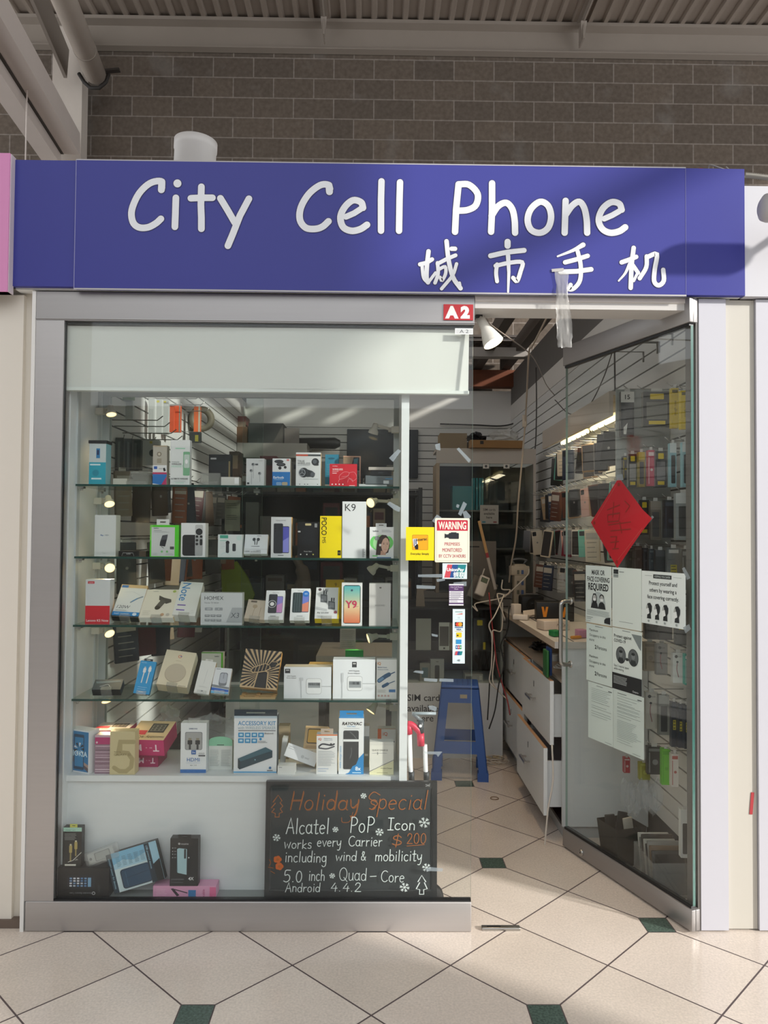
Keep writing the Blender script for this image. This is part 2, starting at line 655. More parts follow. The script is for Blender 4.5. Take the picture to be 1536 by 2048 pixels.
# ================================================================== THE SETTING
def build_floor():
    t = 0.375
    ox, oy = 0.532, -0.481
    mb = MB()
    grout = mat('#5d5050', 0.7)
    tile = floor_mat('#dfd2c6', 0.14)
    tile2 = floor_mat('#dacdc0', 0.16)
    tile3 = floor_mat('#e2d6ca', 0.13)
    green = floor_mat('#56685f', 0.2, 0.35)
    mb.poly([(-6, -9, 0), (6, -9, 0), (6, 5.2, 0), (-6, 5.2, 0)], grout)
    c = math.sqrt(0.5)
    g = 0.0028
    hs = 0.052                                   # half side of a green insert
    cut = hs * math.sqrt(2)
    for i in range(-40, 41):
        for j in range(-40, 41):
            # tile corner (i, j) .. (i+1, j+1) in diagonal coordinates
            uc, vc = (i + .5) * t, (j + .5) * t
            x, y = ox + (uc + vc) * c, oy + (uc - vc) * c
            if not (-3.6 < x < 3.6 and -3.2 < y < 4.5):
                continue
            ring = []
            for (a, b) in ((0, 0), (1, 0), (1, 1), (0, 1)):
                P = ((i + a) * t + (g if a == 0 else -g), (j + b) * t + (g if b == 0 else -g))
                if (i + a) % 2 == 0 and (j + b) % 2 == 0:
                    k = cut - g
                    du, dv = (k if a == 0 else -k), (k if b == 0 else -k)
                    A, Bq = (P[0] + du, P[1]), (P[0], P[1] + dv)
                    ring += [Bq, A] if (a, b) in ((0, 0), (1, 1)) else [A, Bq]
                else:
                    ring.append(P)
            pts = [(ox + (u + v) * c, oy + (u - v) * c, 0.0006) for u, v in ring]
            mb.poly(pts, random.choice((tile, tile, tile2, tile3)))
            if i % 2 == 0 and j % 2 == 0:
                X, Y = ox + (i + j) * t * c, oy + (i - j) * t * c
                s = hs - 0.002
                mb.poly([(X - s, Y - s, 0.0006), (X + s, Y - s, 0.0006), (X + s, Y + s, 0.0006), (X - s, Y + s, 0.0006)], green)
    o = mb.build('floor')
    for p in o.data.polygons:
        if p.normal.z < 0:
            p.flip()
    struct(o)


def floor_mat(h, rough, speck=0.10):
    m = bpy.data.materials.new('terrazzo_tile')
    m.use_nodes = True
    nt = m.node_tree
    b = nt.nodes['Principled BSDF']
    b.inputs['Roughness'].default_value = rough
    b.inputs['Specular IOR Level'].default_value = 0.35
    tc = nt.nodes.new('ShaderNodeTexCoord')
    n = nt.nodes.new('ShaderNodeTexNoise')
    n.inputs['Scale'].default_value = 130
    n.inputs['Detail'].default_value = 6
    n2 = nt.nodes.new('ShaderNodeTexNoise')
    n2.inputs['Scale'].default_value = 3.5
    n2.inputs['Detail'].default_value = 4
    nt.links.new(tc.outputs['Object'], n.inputs['Vector'])
    nt.links.new(tc.outputs['Object'], n2.inputs['Vector'])
    add = nt.nodes.new('ShaderNodeMath')
    add.operation = 'MULTIPLY_ADD'
    nt.links.new(n2.outputs['Fac'], add.inputs[0])
    add.inputs[1].default_value = 0.45
    nt.links.new(n.outputs['Fac'], add.inputs[2])
    rp = nt.nodes.new('ShaderNodeValToRGB')
    c = lin(h)
    rp.color_ramp.elements[0].position = 0.42
    rp.color_ramp.elements[0].color = tuple(v * (1 - speck * 1.8) for v in c[:3]) + (1,)
    rp.color_ramp.elements[1].position = 0.98
    rp.color_ramp.elements[1].color = tuple(min(1, v * (1 + speck)) for v in c[:3]) + (1,)
    nt.links.new(add.outputs[0], rp.inputs[0])
    nt.links.new(rp.outputs[0], b.inputs['Base Color'])
    return m


build_floor()


def block_mat():
    m = bpy.data.materials.new('concrete_blockwork')
    m.use_nodes = True
    nt = m.node_tree
    b = nt.nodes['Principled BSDF']
    b.inputs['Roughness'].default_value = 0.92
    b.inputs['Specular IOR Level'].default_value = 0.15
    tc = nt.nodes.new('ShaderNodeTexCoord')
    sp = nt.nodes.new('ShaderNodeSeparateXYZ')
    cb = nt.nodes.new('ShaderNodeCombineXYZ')
    nt.links.new(tc.outputs['Object'], sp.inputs[0])
    nt.links.new(sp.outputs['X'], cb.inputs[0])
    nt.links.new(sp.outputs['Z'], cb.inputs[1])
    mp = nt.nodes.new('ShaderNodeMapping')
    mp.inputs['Location'].default_value = BLOCK_SHIFT
    nt.links.new(cb.outputs[0], mp.inputs[0])
    br = nt.nodes.new('ShaderNodeTexBrick')
    br.offset = 0.5
    br.inputs['Scale'].default_value = 1.0
    br.inputs['Brick Width'].default_value = 0.402
    br.inputs['Row Height'].default_value = 0.2035
    br.inputs['Mortar Size'].default_value = 0.007
    br.inputs['Mortar Smooth'].default_value = 0.25
    br.inputs['Color1'].default_value = lin('#7c6f63')
    br.inputs['Color2'].default_value = lin('#71665c')
    br.inputs['Mortar'].default_value = lin('#9d9288')
    nt.links.new(mp.outputs[0], br.inputs['Vector'])
    n = nt.nodes.new('ShaderNodeTexNoise')
    n.inputs['Scale'].default_value = 26
    n.inputs['Detail'].default_value = 7
    nt.links.new(tc.outputs['Object'], n.inputs['Vector'])
    n2 = nt.nodes.new('ShaderNodeTexNoise')
    n2.inputs['Scale'].default_value = 2.6
    n2.inputs['Detail'].default_value = 6
    nt.links.new(tc.outputs['Object'], n2.inputs['Vector'])
    rp = nt.nodes.new('ShaderNodeValToRGB')
    rp.color_ramp.elements[0].position = 0.60
    rp.color_ramp.elements[0].color = (0, 0, 0, 1)
    rp.color_ramp.elements[1].position = 0.80
    rp.color_ramp.elements[1].color = (0.42, 0.42, 0.42, 1)
    nt.links.new(n2.outputs['Fac'], rp.inputs[0])
    mx = nt.nodes.new('ShaderNodeMix')
    mx.data_type = 'RGBA'
    mx.blend_type = 'MULTIPLY'
    mx.inputs[0].default_value = 0.5
    nt.links.new(br.outputs['Color'], mx.inputs[6])
    nt.links.new(n.outputs['Color'], mx.inputs[7])
    bw = nt.nodes.new('ShaderNodeMix')
    bw.data_type = 'RGBA'
    bw.blend_type = 'MULTIPLY'
    bw.inputs[0].default_value = 0.55
    g = nt.nodes.new('ShaderNodeCombineColor')
    for i in range(3):
        nt.links.new(n.outputs['Fac'], g.inputs[i])
    nt.links.new(br.outputs['Color'], bw.inputs[6])
    nt.links.new(g.outputs[0], bw.inputs[7])
    ef = nt.nodes.new('ShaderNodeMix')            # pale efflorescence on some blocks
    ef.data_type = 'RGBA'
    ef.inputs[7].default_value = lin('#8d8883')
    nt.links.new(rp.outputs[0], ef.inputs[0])
    nt.links.new(bw.outputs[2], ef.inputs[6])
    nt.links.new(ef.outputs[2], b.inputs['Base Color'])
    bp = nt.nodes.new('ShaderNodeBump')
    bp.inputs['Strength'].default_value = 0.5
    bp.inputs['Distance'].default_value = 0.01
    ad = nt.nodes.new('ShaderNodeMath')
    ad.operation = 'MULTIPLY_ADD'
    nt.links.new(n.outputs['Fac'], ad.inputs[0])
    ad.inputs[1].default_value = 0.5
    inv = nt.nodes.new('ShaderNodeMath')
    inv.operation = 'SUBTRACT'
    inv.inputs[0].default_value = 1.0
    nt.links.new(br.outputs['Fac'], inv.inputs[1])
    nt.links.new(inv.outputs[0], ad.inputs[2])
    nt.links.new(ad.outputs[0], bp.inputs['Height'])
    nt.links.new(bp.outputs['Normal'], b.inputs['Normal'])
    return m


# a bed joint of the photograph's wall and an upright joint
YB = 4.70
_j = at(768 + 144, 201.5, YB)          # bed joint height
_k = at(768 + 60, 185, YB)             # upright joint of the course above
BLOCK_SHIFT = (-_k.x + 0.402 * 20, -_j.z + 0.2035 * 40, 0)
mb = MB()
mb.box(-7, 7, YB, YB + 0.2, 0, 7.2, block_mat())
struct(mb.build('wall_back'))

DECKC = mat('#8d8074', 0.6, noise=0.08, scale=6)
PAINT = mat('#93887d', 0.55, noise=0.06, scale=5)
PAINT_L = mat('#d8cbc2', 0.5, noise=0.05, scale=4)
ZD = at(768, 42, 4.55).z               # underside of the roof deck
ZB0 = at(768, 99, 4.6).z               # foot of the wall beam
# corrugated roof deck, flutes running away from the viewer
mb = MB()
per, x = 0.152, -7.0
prof = []
while x < 7:
    prof += [(x, ZD + 0.032), (x + 0.088, ZD + 0.032), (x + 0.100, ZD), (x + 0.140, ZD)]
    x += per
for (xa, za), (xb, zb) in zip(prof, prof[1:]):
    mb.poly([(xa, -4.0, za), (xb, -4.0, zb), (xb, 4.7, zb), (xa, 4.7, za)], DECKC)
mb.box(-7, 7, -4.0, 4.7, ZD + 0.06, ZD + 0.2, DECKC)
struct(mb.build('ceiling'))
# I-beam under the deck along the wall
mb = MB()
za = at(768, 64, 4.5).z
mb.box(-7, 7, 4.52, 4.69, ZD - 0.035, ZD - 0.001, PAINT)
mb.box(-7, 7, 4.63, 4.69, ZB0 + 0.012, ZD - 0.035, PAINT)
mb.box(-7, 7, 4.60, 4.69, ZB0, ZB0 + 0.012, PAINT)
struct(tag(mb.build('roof_beam'), 'grey painted steel beam under the roof deck along the block wall', 'beam'))
for px in (648, 1165):
    X = at(px, 60, 4.45).x
    mb = MB()
    mb.box(X - 0.035, X + 0.035, 1.2, 4.55, ZD - 0.012, ZD - 0.002, PAINT)
    mb.box(X - 0.005, X + 0.005, 1.2, 4.42, ZD - 0.075, ZD - 0.012, PAINT)
    mb.poly([(X - 0.03, 4.395, ZD - 0.07), (X + 0.03, 4.395, ZD - 0.07), (X + 0.012, 4.44, ZB0 + 0.02), (X - 0.012, 4.44, ZB0 + 0.02)], PAINT)
    mb.box(X - 0.007, X + 0.007, 4.40, 4.56, ZB0 + 0.015, ZD - 0.02, PAINT)
    struct(tag(mb.build('roof_purlin'), 'slim steel purlin under the deck %s' % ('above the middle of the shop' if px < 900 else 'above the doorway'), 'purlin'))

# column and braces at the left end
cl, cr = at(103, 240, 4.4), at(163, 240, 4.4)
mb = MB()
mb.box(cl.x, cr.x, 4.4, 4.55, 2.0, ZB0 + 0.05, mat('#c6bbb0', 0.55, noise=0.04))
struct(mb.build('column'))
mb = MB()
A, Bq = at(-40, 40, 2.1), at(124, 302, 4.25)
A = A - (Bq - A) * 1.2
d = (Bq - A).normalized()
sv = d.cross(Vector((0, 0, 1))).normalized()
uv_ = sv.cross(d)
mb.bar(A + sv * 0.085 + uv_ * 0.075, Bq + sv * 0.085 + uv_ * 0.075, 0.15, 0.20, PAINT_L)
mb.bar(A - sv * 0.085 - uv_ * 0.03, Bq - sv * 0.085 - uv_ * 0.03, 0.15, 0.20, PAINT_L)
mb.bar(A + uv_ * 0.03, Bq + uv_ * 0.03, 0.03, 0.12, mat('#4c453f', 0.8))
struct(tag(mb.build('roof_girder'), 'pale double steel girder running down to the column', 'girder'))
mb = MB()
gA, gB = at(62, -40, 3.4), at(133, 128, 4.3)
mb.bar(gA - (gB - gA) * 2.5, gB, 0.03, 0.30, mat('#83786e', 0.6))
struct(tag(mb.build('brace_plate'), 'grey steel brace plate between the girder and the round pipe', 'brace'))
mb = MB()
pA, pB = at(112, -40, 2.7), at(190, 147, 4.2)
mb.cyl(pA - (pB - pA) * 1.6, pB, 0.097, mat('#bfb2a5', 0.5, noise=0.06, scale=7), 24)
pd = (pB - pA).normalized()
mb.cyl(pA + pd * 1.05, pA + pd * 1.07, 0.100, mat('#968b80', 0.5), 24)
mb.cyl(pB, pB + pd * 0.004, 0.082, mat('#231f1c', 0.9), 20)
pipe = tag(mb.build('drain_pipe'), 'round grey painted pipe running down to the block wall beside the column', 'pipe')
mb = MB()
q = pB + pd * 0.05
mb.tube([q + Vector((-0.16, 0, 0.02)), q + Vector((-0.11, 0, -0.06)), q + Vector((-0.05, 0, -0.115)), q + Vector((0.03, 0, -0.115)), q + Vector((0.09, 0, -0.06)), q + Vector((0.12, 0, 0.02))], 0.018, mat('#2a2521', 0.7), 8)
mb.bar(q + Vector((0.06, 0, 0.04)), q + Vector((0.22, 0, 0.06)), 0.05, 0.02, mat('#3a332e', 0.7))
mb.build('pipe_clamp', pipe)
# hanging rod at the far left
mb = MB()
mb.cyl(at(55, 132, 3.0), at(51, 330, 3.0), 0.006, PAINT_L, 8)
mb.box(-0.02, 0.02, -0.02, 0.02, -0.02, 0.02, PAINT_L, Matrix.Translation(at(55, 134, 3.0)))
tag(mb.build('hanging_rod'), 'thin steel rod hanging from the pale girder', 'rod')

# what stands behind the viewer: far side of the hall and unseen pieces added to shade the shop
mb = MB()
mb.box(-7, 7, -8.6, -8.4, 0, 3.3, mat('#6a6662', 0.7))
for i in range(5):
    x0 = -6.5 + i * 2.65
    mb.box(x0, x0 + 2.3, -8.4, -8.38, 0.15, 2.3, mat('#23282a', 0.3))
    mb.box(x0, x0 + 2.3, -8.4, -8.36, 2.45, 3.05, (mat('#8b4b3d'), mat('#3d5a4a'), mat('#6d675e'), mat('#37497a'), mat('#8d8158'))[i])
struct(mb.build('wall_front'))
mb = MB()
mb.box(-4.4, -4.2, -8.4, -1.2, 0, 5.2, mat('#77736e', 0.7))
struct(mb.build('wall_shade_side'))  # side wall added out of view to cut sky light from the left


def caster(Pa, Pb, dist, w, h, name, label):
    off = -SUN_DIR * dist
    mb = MB()
    mb.bar(Vector(Pa) + off, Vector(Pb) + off, w, h, PAINT_L)
    return struct(tag(mb.build(name), label, 'brace'))


Pa, Pb = at(1420, 300, -0.03), at(760, 625, -0.03)
ext = (Pa - Pb).normalized()
caster(Pa + ext * 1.2, Pb - ext * 0.25, 3.2, 0.16, 0.13, 'shade_brace', 'unseen slanting brace added to shade the sign')  # out-of-view brace added to cast the slanting shade
mb = MB()
cx = Vector((-0.95, -0.03, 0)) - SUN_DIR * (3.9 / math.hypot(SUN_DIR.x, SUN_DIR.y))
mb.lathe([(0.52, 0.0), (0.52, 6.4)], mat('#d8d4cc', 0.6), 28, Matrix.Translation((cx.x, cx.y, 0)))
struct(mb.build('column'))  # unseen column added to shade the left part of the sign

# ------------------------------------------------------------------ shop shell
XL, XR, YS = -1.25, 1.32, 4.55
ZW = 2.70
WALLW = mat('#dedad4', 0.55, noise=0.03, scale=3)
SLAT = mat('#dcdcd9', 0.4)
GROOVE = mat('#3b3937', 0.8)


def slat_strips(mb, a0, a1, put, z0, z1, m=None):
    z = z0
    while z + 0.075 <= z1 + 1e-6:
        put(mb, a0, a1, z + 0.004, z + 0.071, m or SLAT)
        z += 0.075
    return z


mb = MB()
mb.box(XR + 0.012, XR + 0.10, 0.02, YS, 0, ZW, GROOVE)
mb.box(XR, XR + 0.012, 0.02, YS, 2.55, ZW, WALLW)
slat_strips(mb, 0.02, YS - 0.001, lambda m, a, b, z0, z1, k: m.box(XR, XR + 0.012, a, b, z0, z1, k), 0.15, 2.55)
struct(mb.build('wall_right'))
mb = MB()
mb.box(XL - 0.10, XL - 0.012, 0.16, YS, 0, ZW, GROOVE)
mb.box(XL - 0.012, XL, 0.16, YS, 2.55, ZW, WALLW)
slat_strips(mb, 0.16, YS - 0.001, lambda m, a, b, z0, z1, k: m.box(XL - 0.012, XL, a, b, z0, z1, k), 0.15, 2.55)
struct(mb.build('wall_left'))
mb = MB()
mb.box(XL - 0.1, XR + 0.1, YS + 0.012, YS + 0.09, 0, 2.84, GROOVE)
mb.box(XL, XR, YS, YS + 0.012, 2.475, 2.84, WALLW)
slat_strips(mb, XL, XR, lambda m, a, b, z0, z1, k: m.box(a, b, YS, YS + 0.012, z0, z1, k), 0.15, 2.475, mat('#c9c6c0', 0.45))
struct(mb.build('wall_shop'))
mb = MB()
mb.box(XR, XR + 0.08, 0.9, YS, ZW, 3.0, mat('#6f6b68', 0.7, noise=0.05))
struct(mb.build('trim_1'))
# ceiling joists over the shop, cross beam, a stretch of ribbed decking and a rust red beam
JO = mat('#5c544d', 0.7)
for i, X in enumerate((-0.9, -0.42, 0.06, 0.54, 0.98, 1.25)):
    mb = MB()
    mb.box(X - 0.04, X + 0.04, 0.9, YS, 3.03, 3.15, JO)
    struct(tag(mb.build('ceiling_joist'), 'dark ceiling joist over the shop', 'joist', 'joists over the shop'))
mb = MB()
mb.box(-1.3, 1.34, 3.70, 3.80, 2.98, 3.06, mat('#a19a93', 0.6))
struct(tag(mb.build('cross_beam'), 'grey cross beam under the joists', 'beam'))
mb = MB()
for k in range(13):
    y = 3.85 + k * 0.055
    mb.box(-1.3, 1.34, y, y + 0.03, 3.155, 3.18, mat('#7a706a', 0.6))
mb.box(-1.3, 1.34, 3.82, 4.6, 3.18, 3.2, mat('#4f4742', 0.7))
struct(tag(mb.build('ribbed_deck'), 'ribbed metal decking over the back of the shop', 'decking'))
mb = MB()
mb.box(-1.3, 1.34, 4.42, 4.54, 2.86, 3.02, mat('#6e3b22', 0.75, noise=0.2, scale=8))
struct(tag(mb.build('rusty_beam'), 'rust brown beam above the back wall of the shop', 'beam'))

# ------------------------------------------------------------------ shop front
LAM_B = mat('#b5b0af', 0.45, 0.35)


def quad_box(mb, tl, br, Y0, Y1, m, faces=None, bl=None, tr=None):
    """box whose front face fills the picture rectangle on the plane Y0"""
    a, b = at(tl[0], tl[1], Y0), at(br[0], br[1], Y0)
    mb.box(a.x, b.x, Y0, Y1, b.z, a.z, m, None, faces)
    return a, b


zS0, zS1 = 2.340, 2.815                        # sign
XW0 = at(70, 900, 0).x - 0.03
xa = at(61, 1200, 0).x                          # frame left
xp = at(118, 1200, 0).x                         # pane left
xq = at(944.5, 1200, 0).x                       # pane right
z_head0, z_head1 = at(540, 645, 0).z, 2.335
z_sill1 = at(520, 1803, 0).z
win = struct(empty('window_1', (0, 0, 0)))
mb = MB()
mb.box(xa, xq + 0.004, 0.0, 0.10, z_head0, z_head1, ALU_H)
mb.box(xa + 0.0, xq + 0.004, -0.004, 0.0, z_head0 + 0.004, z_head0 + 0.010, ALU_H)
mb.box(xp - 0.004, xq, 0.018, 0.03, z_head0 - 0.008, z_head0, BLACK)
mb.build('head_rail', win)
mb = MB()
mb.box(xa, xp, 0.0, 0.10, z_sill1 + 0.0005, z_head0 - 0.0008, ALU)
mb.box(xp, xp + 0.004, 0.012, 0.02, z_sill1, z_head0, BLACK)
mb.build('jamb', win)
mb = MB()
mb.rbox(xa + 0.004, xq + 0.001, -0.004, 0.030, 0.002, z_sill1, ALU, 0.003)
mb.box(xp, xq, 0.002, 0.024, z_sill1, z_sill1 + 0.006, BLACK)
mb.build('bottom_rail', win)
mb = MB()
mb.box(xp + 0.001, xq, 0.006, 0.016, z_sill1 + 0.006, z_head0 - 0.001, GLASS, None, {'right': EDGE_PALE})
mb.build('glass_pane', win)

# number plate on the head rail, small sticker on the glass
mb = MB()
a, b = at(887, 609, 0), at(946, 641, 0)
mb.box(a.x, b.x, -0.004, -0.0005, b.z, a.z, '#b8262e')
f = Face(mb, (a.x, -0.004, a.z), (1, 0, 0), (0, 0, -1), (0, -1, 0), b.x - a.x, a.z - b.z)
f.text('A', 0.28, 0.5, 0.68, '#efece9', bold=0.07, sx=1.0)
f.text('2', 0.73, 0.5, 0.68, '#efece9', bold=0.07, sx=1.05)
tag(mb.build('number_plate'), 'red unit number plate with white A 2 on the head rail', 'sign')

# sign band
SIGN = mat('#3b3e92', 0.42, spec=0.35, noise=0.03, scale=4)
sg = empty('shop_sign', (0, 0, 2.34))
tag(sg, 'long blue shop sign with white lettering in two scripts above the window', 'sign')
xs = [at(23.5, 450, -0.03).x, at(150, 450, -0.03).x, at(1372, 450, -0.03).x, at(1490, 450, -0.03).x]
for i, nm in ((0, 'narrow panel'), (1, 'wide panel'), (2, 'narrow panel')):
    mb = MB()
    mb.box(xs[i] + 0.0012, xs[i + 1] - 0.0012, -0.03 + (0.004 if i == 0 else 0), -0.006, (0.006 if i == 0 else 0.0), zS1 - zS0, SIGN)
    if i == 1:
        mb.box(xs[1] - 0.0005, xs[1] + 0.0015, -0.0312, -0.03, 0, zS1 - zS0, '#9a9ac4')
        mb.box(xs[1], xs[2], -0.0316, -0.03, -0.006, 0.0, '#b4b2b5')
        mb.box(xs[2] - 0.002, xs[2], -0.0310, -0.03, 0, zS1 - zS0, '#7374b4')
        mb.box(xs[1], xs[2], -0.0305, -0.006, zS1 - zS0, zS1 - zS0 + 0.004, '#b7b5ba')
    mb.build('sign_panel', sg)
LET = mat('#eef0f4', 0.4)
RIM = mat('#33336a', 0.6)


def sign_strokes(name, strokes, label, cuts=()):
    """strokes traced as picture points on the face of the sign: (points, width in picture points, smoothing)"""
    sc = 2.78 / FPX
    for lo, hi, word in cuts:
        mb = MB()
        f = Face(mb, (0, -0.03, 0), (1, 0, 0), (0, 0, -1), (0, -1, 0), 1.0, 1.0)
        for m, extra in ((RIM, 3.2), (LET, 0)):
            f.k = 0.0016 if m is LET else 0.0002
            for pts, w, sm, *tp in strokes:
                if not lo <= pts[0][0] < hi:
                    continue
                P = [at(x, y, -0.03) for x, y in pts]
                f.line([(p.x, 2.34 - p.z) for p in P], (w * (1.14 if name == 'character' else 1) + extra) * sc, m, sm, taper=tp[0] if tp else None)
        o = mb.build(name, sg)
        o['label'] = label % word


Wd = 13.5
sign_strokes('lettering', [
    ([(324, 376), (322, 363), (300, 367), (278, 388), (264, 420), (266, 444), (278, 455), (296, 455), (312, 447), (322, 438)], Wd, 5),
    ([(324, 364), (323, 380)], 14, 0),
    ([(352, 396), (351, 428), (350, 454)], Wd, 0), ([(355, 367), (355.2, 367.6)], 16, 0),
    ([(403, 374), (402, 410), (403, 436), (403, 458)], Wd, 0), ([(382, 397), (402, 396), (425, 396)], Wd, 0),
    ([(441, 397), (455, 420), (470, 446)], Wd, 0), ([(498, 398), (480, 432), (466, 468), (456, 492)], Wd, 0),
    ([(660, 378), (656, 370), (640, 371), (618, 388), (602, 415), (600, 440), (612, 456), (632, 458), (646, 453), (657, 443)], Wd, 5),
    ([(658, 371), (659, 384)], 14, 0),
    ([(692, 434), (708, 427), (722, 418)], 12, 0), ([(726, 416), (722, 405), (706, 401), (690, 414), (681, 434), (686, 454), (702, 462), (720, 459), (734, 450)], Wd, 5),
    ([(763, 363), (762, 400), (762, 462)], 13, 0), ([(800, 365), (799, 400), (798, 462)], 13, 0),
    ([(917, 370), (912, 420), (910, 464)], 13, 0), ([(917, 369), (938, 370), (955, 388), (952, 410), (936, 420), (914, 422)], 13, 5),
    ([(984, 367), (984, 420), (982, 464)], 13, 0), ([(983, 432), (996, 413), (1012, 406), (1024, 418), (1029, 440), (1030, 466)], 13, 5),
    ([(1080, 404), (1062, 418), (1055, 440), (1062, 460), (1080, 466), (1096, 456), (1102, 434), (1096, 412), (1080, 404)], 13, 5),
    ([(1131, 402), (1130, 436), (1129, 466)], 13, 0), ([(1131, 430), (1144, 412), (1158, 404), (1168, 416), (1173, 440), (1174, 466)], 13, 5),
    ([(1208, 438), (1224, 431), (1238, 423)], 11.5, 0), ([(1243, 420), (1238, 408), (1222, 405), (1205, 418), (1197, 440), (1204, 458), (1220, 466), (1238, 463), (1250, 455)], 13, 5),
], 'rounded white lettering of the %s word', ((0, 550, 'first'), (550, 850, 'second'), (850, 1400, 'third')))
Q = lambda *a: [(768 + x / 2, 320 + y / 2) for x, y in a]
sign_strokes('character', [
    # 城
    (Q((144, 418), (170, 412), (192, 398)), 7.5, 0), (Q((178, 366), (172, 420), (170, 470), (176, 490)), 8, 4), (Q((152, 420), (158, 470), (176, 492)), 6, 4), (Q((176, 492), (206, 452)), 5.5, 0),
    (Q((214, 416), (252, 396), (286, 382)), 7, 0), (Q((214, 412), (216, 456), (204, 492)), 6.5, 4), (Q((216, 440), (244, 428), (246, 456), (232, 482), (224, 470)), 6, 4),
    (Q((250, 326), (258, 400), (276, 470), (306, 514)), 8, 4), (Q((306, 514), (302, 492)), 5, 0), (Q((290, 416), (274, 462), (230, 516)), 6, 4), (Q((270, 356), (284, 356)), 8, 0),
    # 市
    (Q((494, 328), (494, 344)), 11, 0), (Q((426, 384), (490, 370), (560, 362)), 9, 4), (Q((496, 384), (499, 450), (496, 528)), 8, 0, (1.0, .45)), (Q((452, 418), (448, 452), (452, 486)), 7, 4), (Q((446, 424), (500, 412), (552, 410), (546, 446), (532, 484), (516, 472)), 7.5, 4),
    # 手
    (Q((796, 340), (756, 362), (694, 386)), 8, 4, (1.1, .4)), (Q((724, 410), (770, 398), (814, 384)), 8, 0), (Q((706, 448), (770, 446), (828, 438)), 8.5, 0), (Q((774, 366), (786, 420), (784, 480), (762, 512), (742, 518), (746, 500)), 7.5, 4),
    # 机
    (Q((950, 410), (984, 398), (1008, 388)), 8, 0), (Q((998, 352), (990, 420), (986, 512)), 8, 4), (Q((982, 416), (964, 454), (938, 484)), 6, 4, (1, .5)), (Q((994, 420), (1016, 452)), 7, 0), (Q((1014, 452), (998, 484)), 5, 0),
    (Q((1050, 386), (1048, 430), (1022, 474)), 7.5, 4), (Q((1050, 390), (1090, 378), (1082, 440), (1080, 486), (1098, 502), (1118, 484), (1116, 440)), 8, 4),
], '%s white brush-style character', ((0, 950, 'first'), (950, 1090, 'second'), (1090, 1220, 'third'), (1220, 1400, 'fourth')))

# header behind the sign, soffit over the doorway, neighbours
mb = MB()
mb.box(xs[0] + 0.005, xs[3] - 0.005, 0.0, 0.14, z_head1 + 0.006, zS1 - 0.01, WHITE)
mb.box(xs[0] + 0.005, 0.1, 0.14, 0.42, z_head1 + 0.10, zS1 - 0.01, WHITE)
mb.box(xq + 0.006, 1.2, 0.004, 0.13, 2.292, z_head1 + 0.005, mat('#cfccc8', 0.5))
mb.box(xq + 0.006, 1.16, 0.0, 0.03, 2.318, 2.3345, mat('#e3dcd4', 0.5))
struct(mb.build('lintel'))
x0, x1, x2 = at(1400, 1200, 0).x, at(1455, 1200, 0).x, at(1515.5, 1200, 0).x
PW = mat('#c4c4cc', 0.5, noise=0.02, scale=3)
mb = MB()
mb.box(x0, x1 - 0.001, 0.0, 0.12, 0.006, 2.335, PW)
mb.box(x0 - 0.010, x0, 0.004, 0.10, 0.0, 2.335, mat('#8a8886', 0.4, 0.5))
struct(mb.build('trim_2'))
mb = MB()
mb.box(x1, x2 - 0.002, 0.012, 0.12, 0.006, 2.335, mat('#c6c2b8', 0.55, noise=0.02, scale=3))
struct(mb.build('trim_3'))
mb = MB()
mb.box(x2, 2.6, 0.0, 0.12, 0.006, 2.335, PW)
struct(mb.build('trim_4'))
mb = MB()
a, b = at(1500, 1585, 0.009), at(1508, 1629, 0.009)
M = Matrix.Translation(((a.x + b.x) / 2, 0.0105, (a.z + b.z) / 2)) @ Matrix.Rotation(math.radians(5), 4, 'Y')
mb.box(-0.0055, 0.0055, -0.001, 0.001, -0.04, 0.04, '#b13a40', M)
tag(mb.build('red_tape'), 'short strip of red tape on the cream post right of the door', 'tape')
zf = at(1510, 370, -0.03).z
mb = MB()
mb.box(xs[3] + 0.002, 2.6, -0.022, 0.12, 2.340, zf, mat('#c9c9cf', 0.5))
struct(mb.build('trim_5'))
# left neighbour
mb = MB()
zl = at(30, 590, 0).z
mb.box(-2.6, xa - 0.014, 0.05, 0.15, 0.03, 2.40, mat('#e0d9cc', 0.55, noise=0.02, scale=3))
mb.box(-2.6, xa - 0.06, 0.03, 0.05, 0.03, 2.33, mat('#e6dfd3', 0.55))
struct(mb.build('wall_neighbour'))
mb = MB()
mb.box(xa - 0.014, xa - 0.001, -0.004, 0.11, 0.0, 2.335, mat('#eae8e4', 0.4))
struct(mb.build('trim_6'))
mb = MB()
mb.box(-2.6, xa - 0.0145, 0.02, 0.05, 0.0, 0.03, mat('#6e5f55', 0.7))
struct(mb.build('baseboard_left'))
mb = MB()
mb.box(-2.6, -1.45, 0.0, 0.10, 2.335, 2.40, mat('#d9d5cf', 0.5))
mb.box(-1.45, xs[0] - 0.003, 0.03, 0.10, 2.36, 2.8, mat('#191c28', 0.6))
mb.box(-1.45, xs[0] - 0.003, 0.012, 0.03, 2.42, 2.44, mat('#8a8886', 0.5))
struct(mb.build('trim_7'))
mb = MB()
pr = at(17, 450, -0.06).x
mb.box(-2.6, pr, -0.06, -0.02, at(8, 583, -0.06).z, at(8, 306, -0.06).z, mat('#dd8fc0', 0.45))
mb.box(-2.6, pr + 0.0035, -0.055, -0.02, at(8, 583, -0.06).z, at(8, 306, -0.06).z - 0.001, mat('#cfc3c8', 0.45))
tag(mb.build('pink_sign'), 'edge of a pink sign panel left of the blue sign', 'sign')

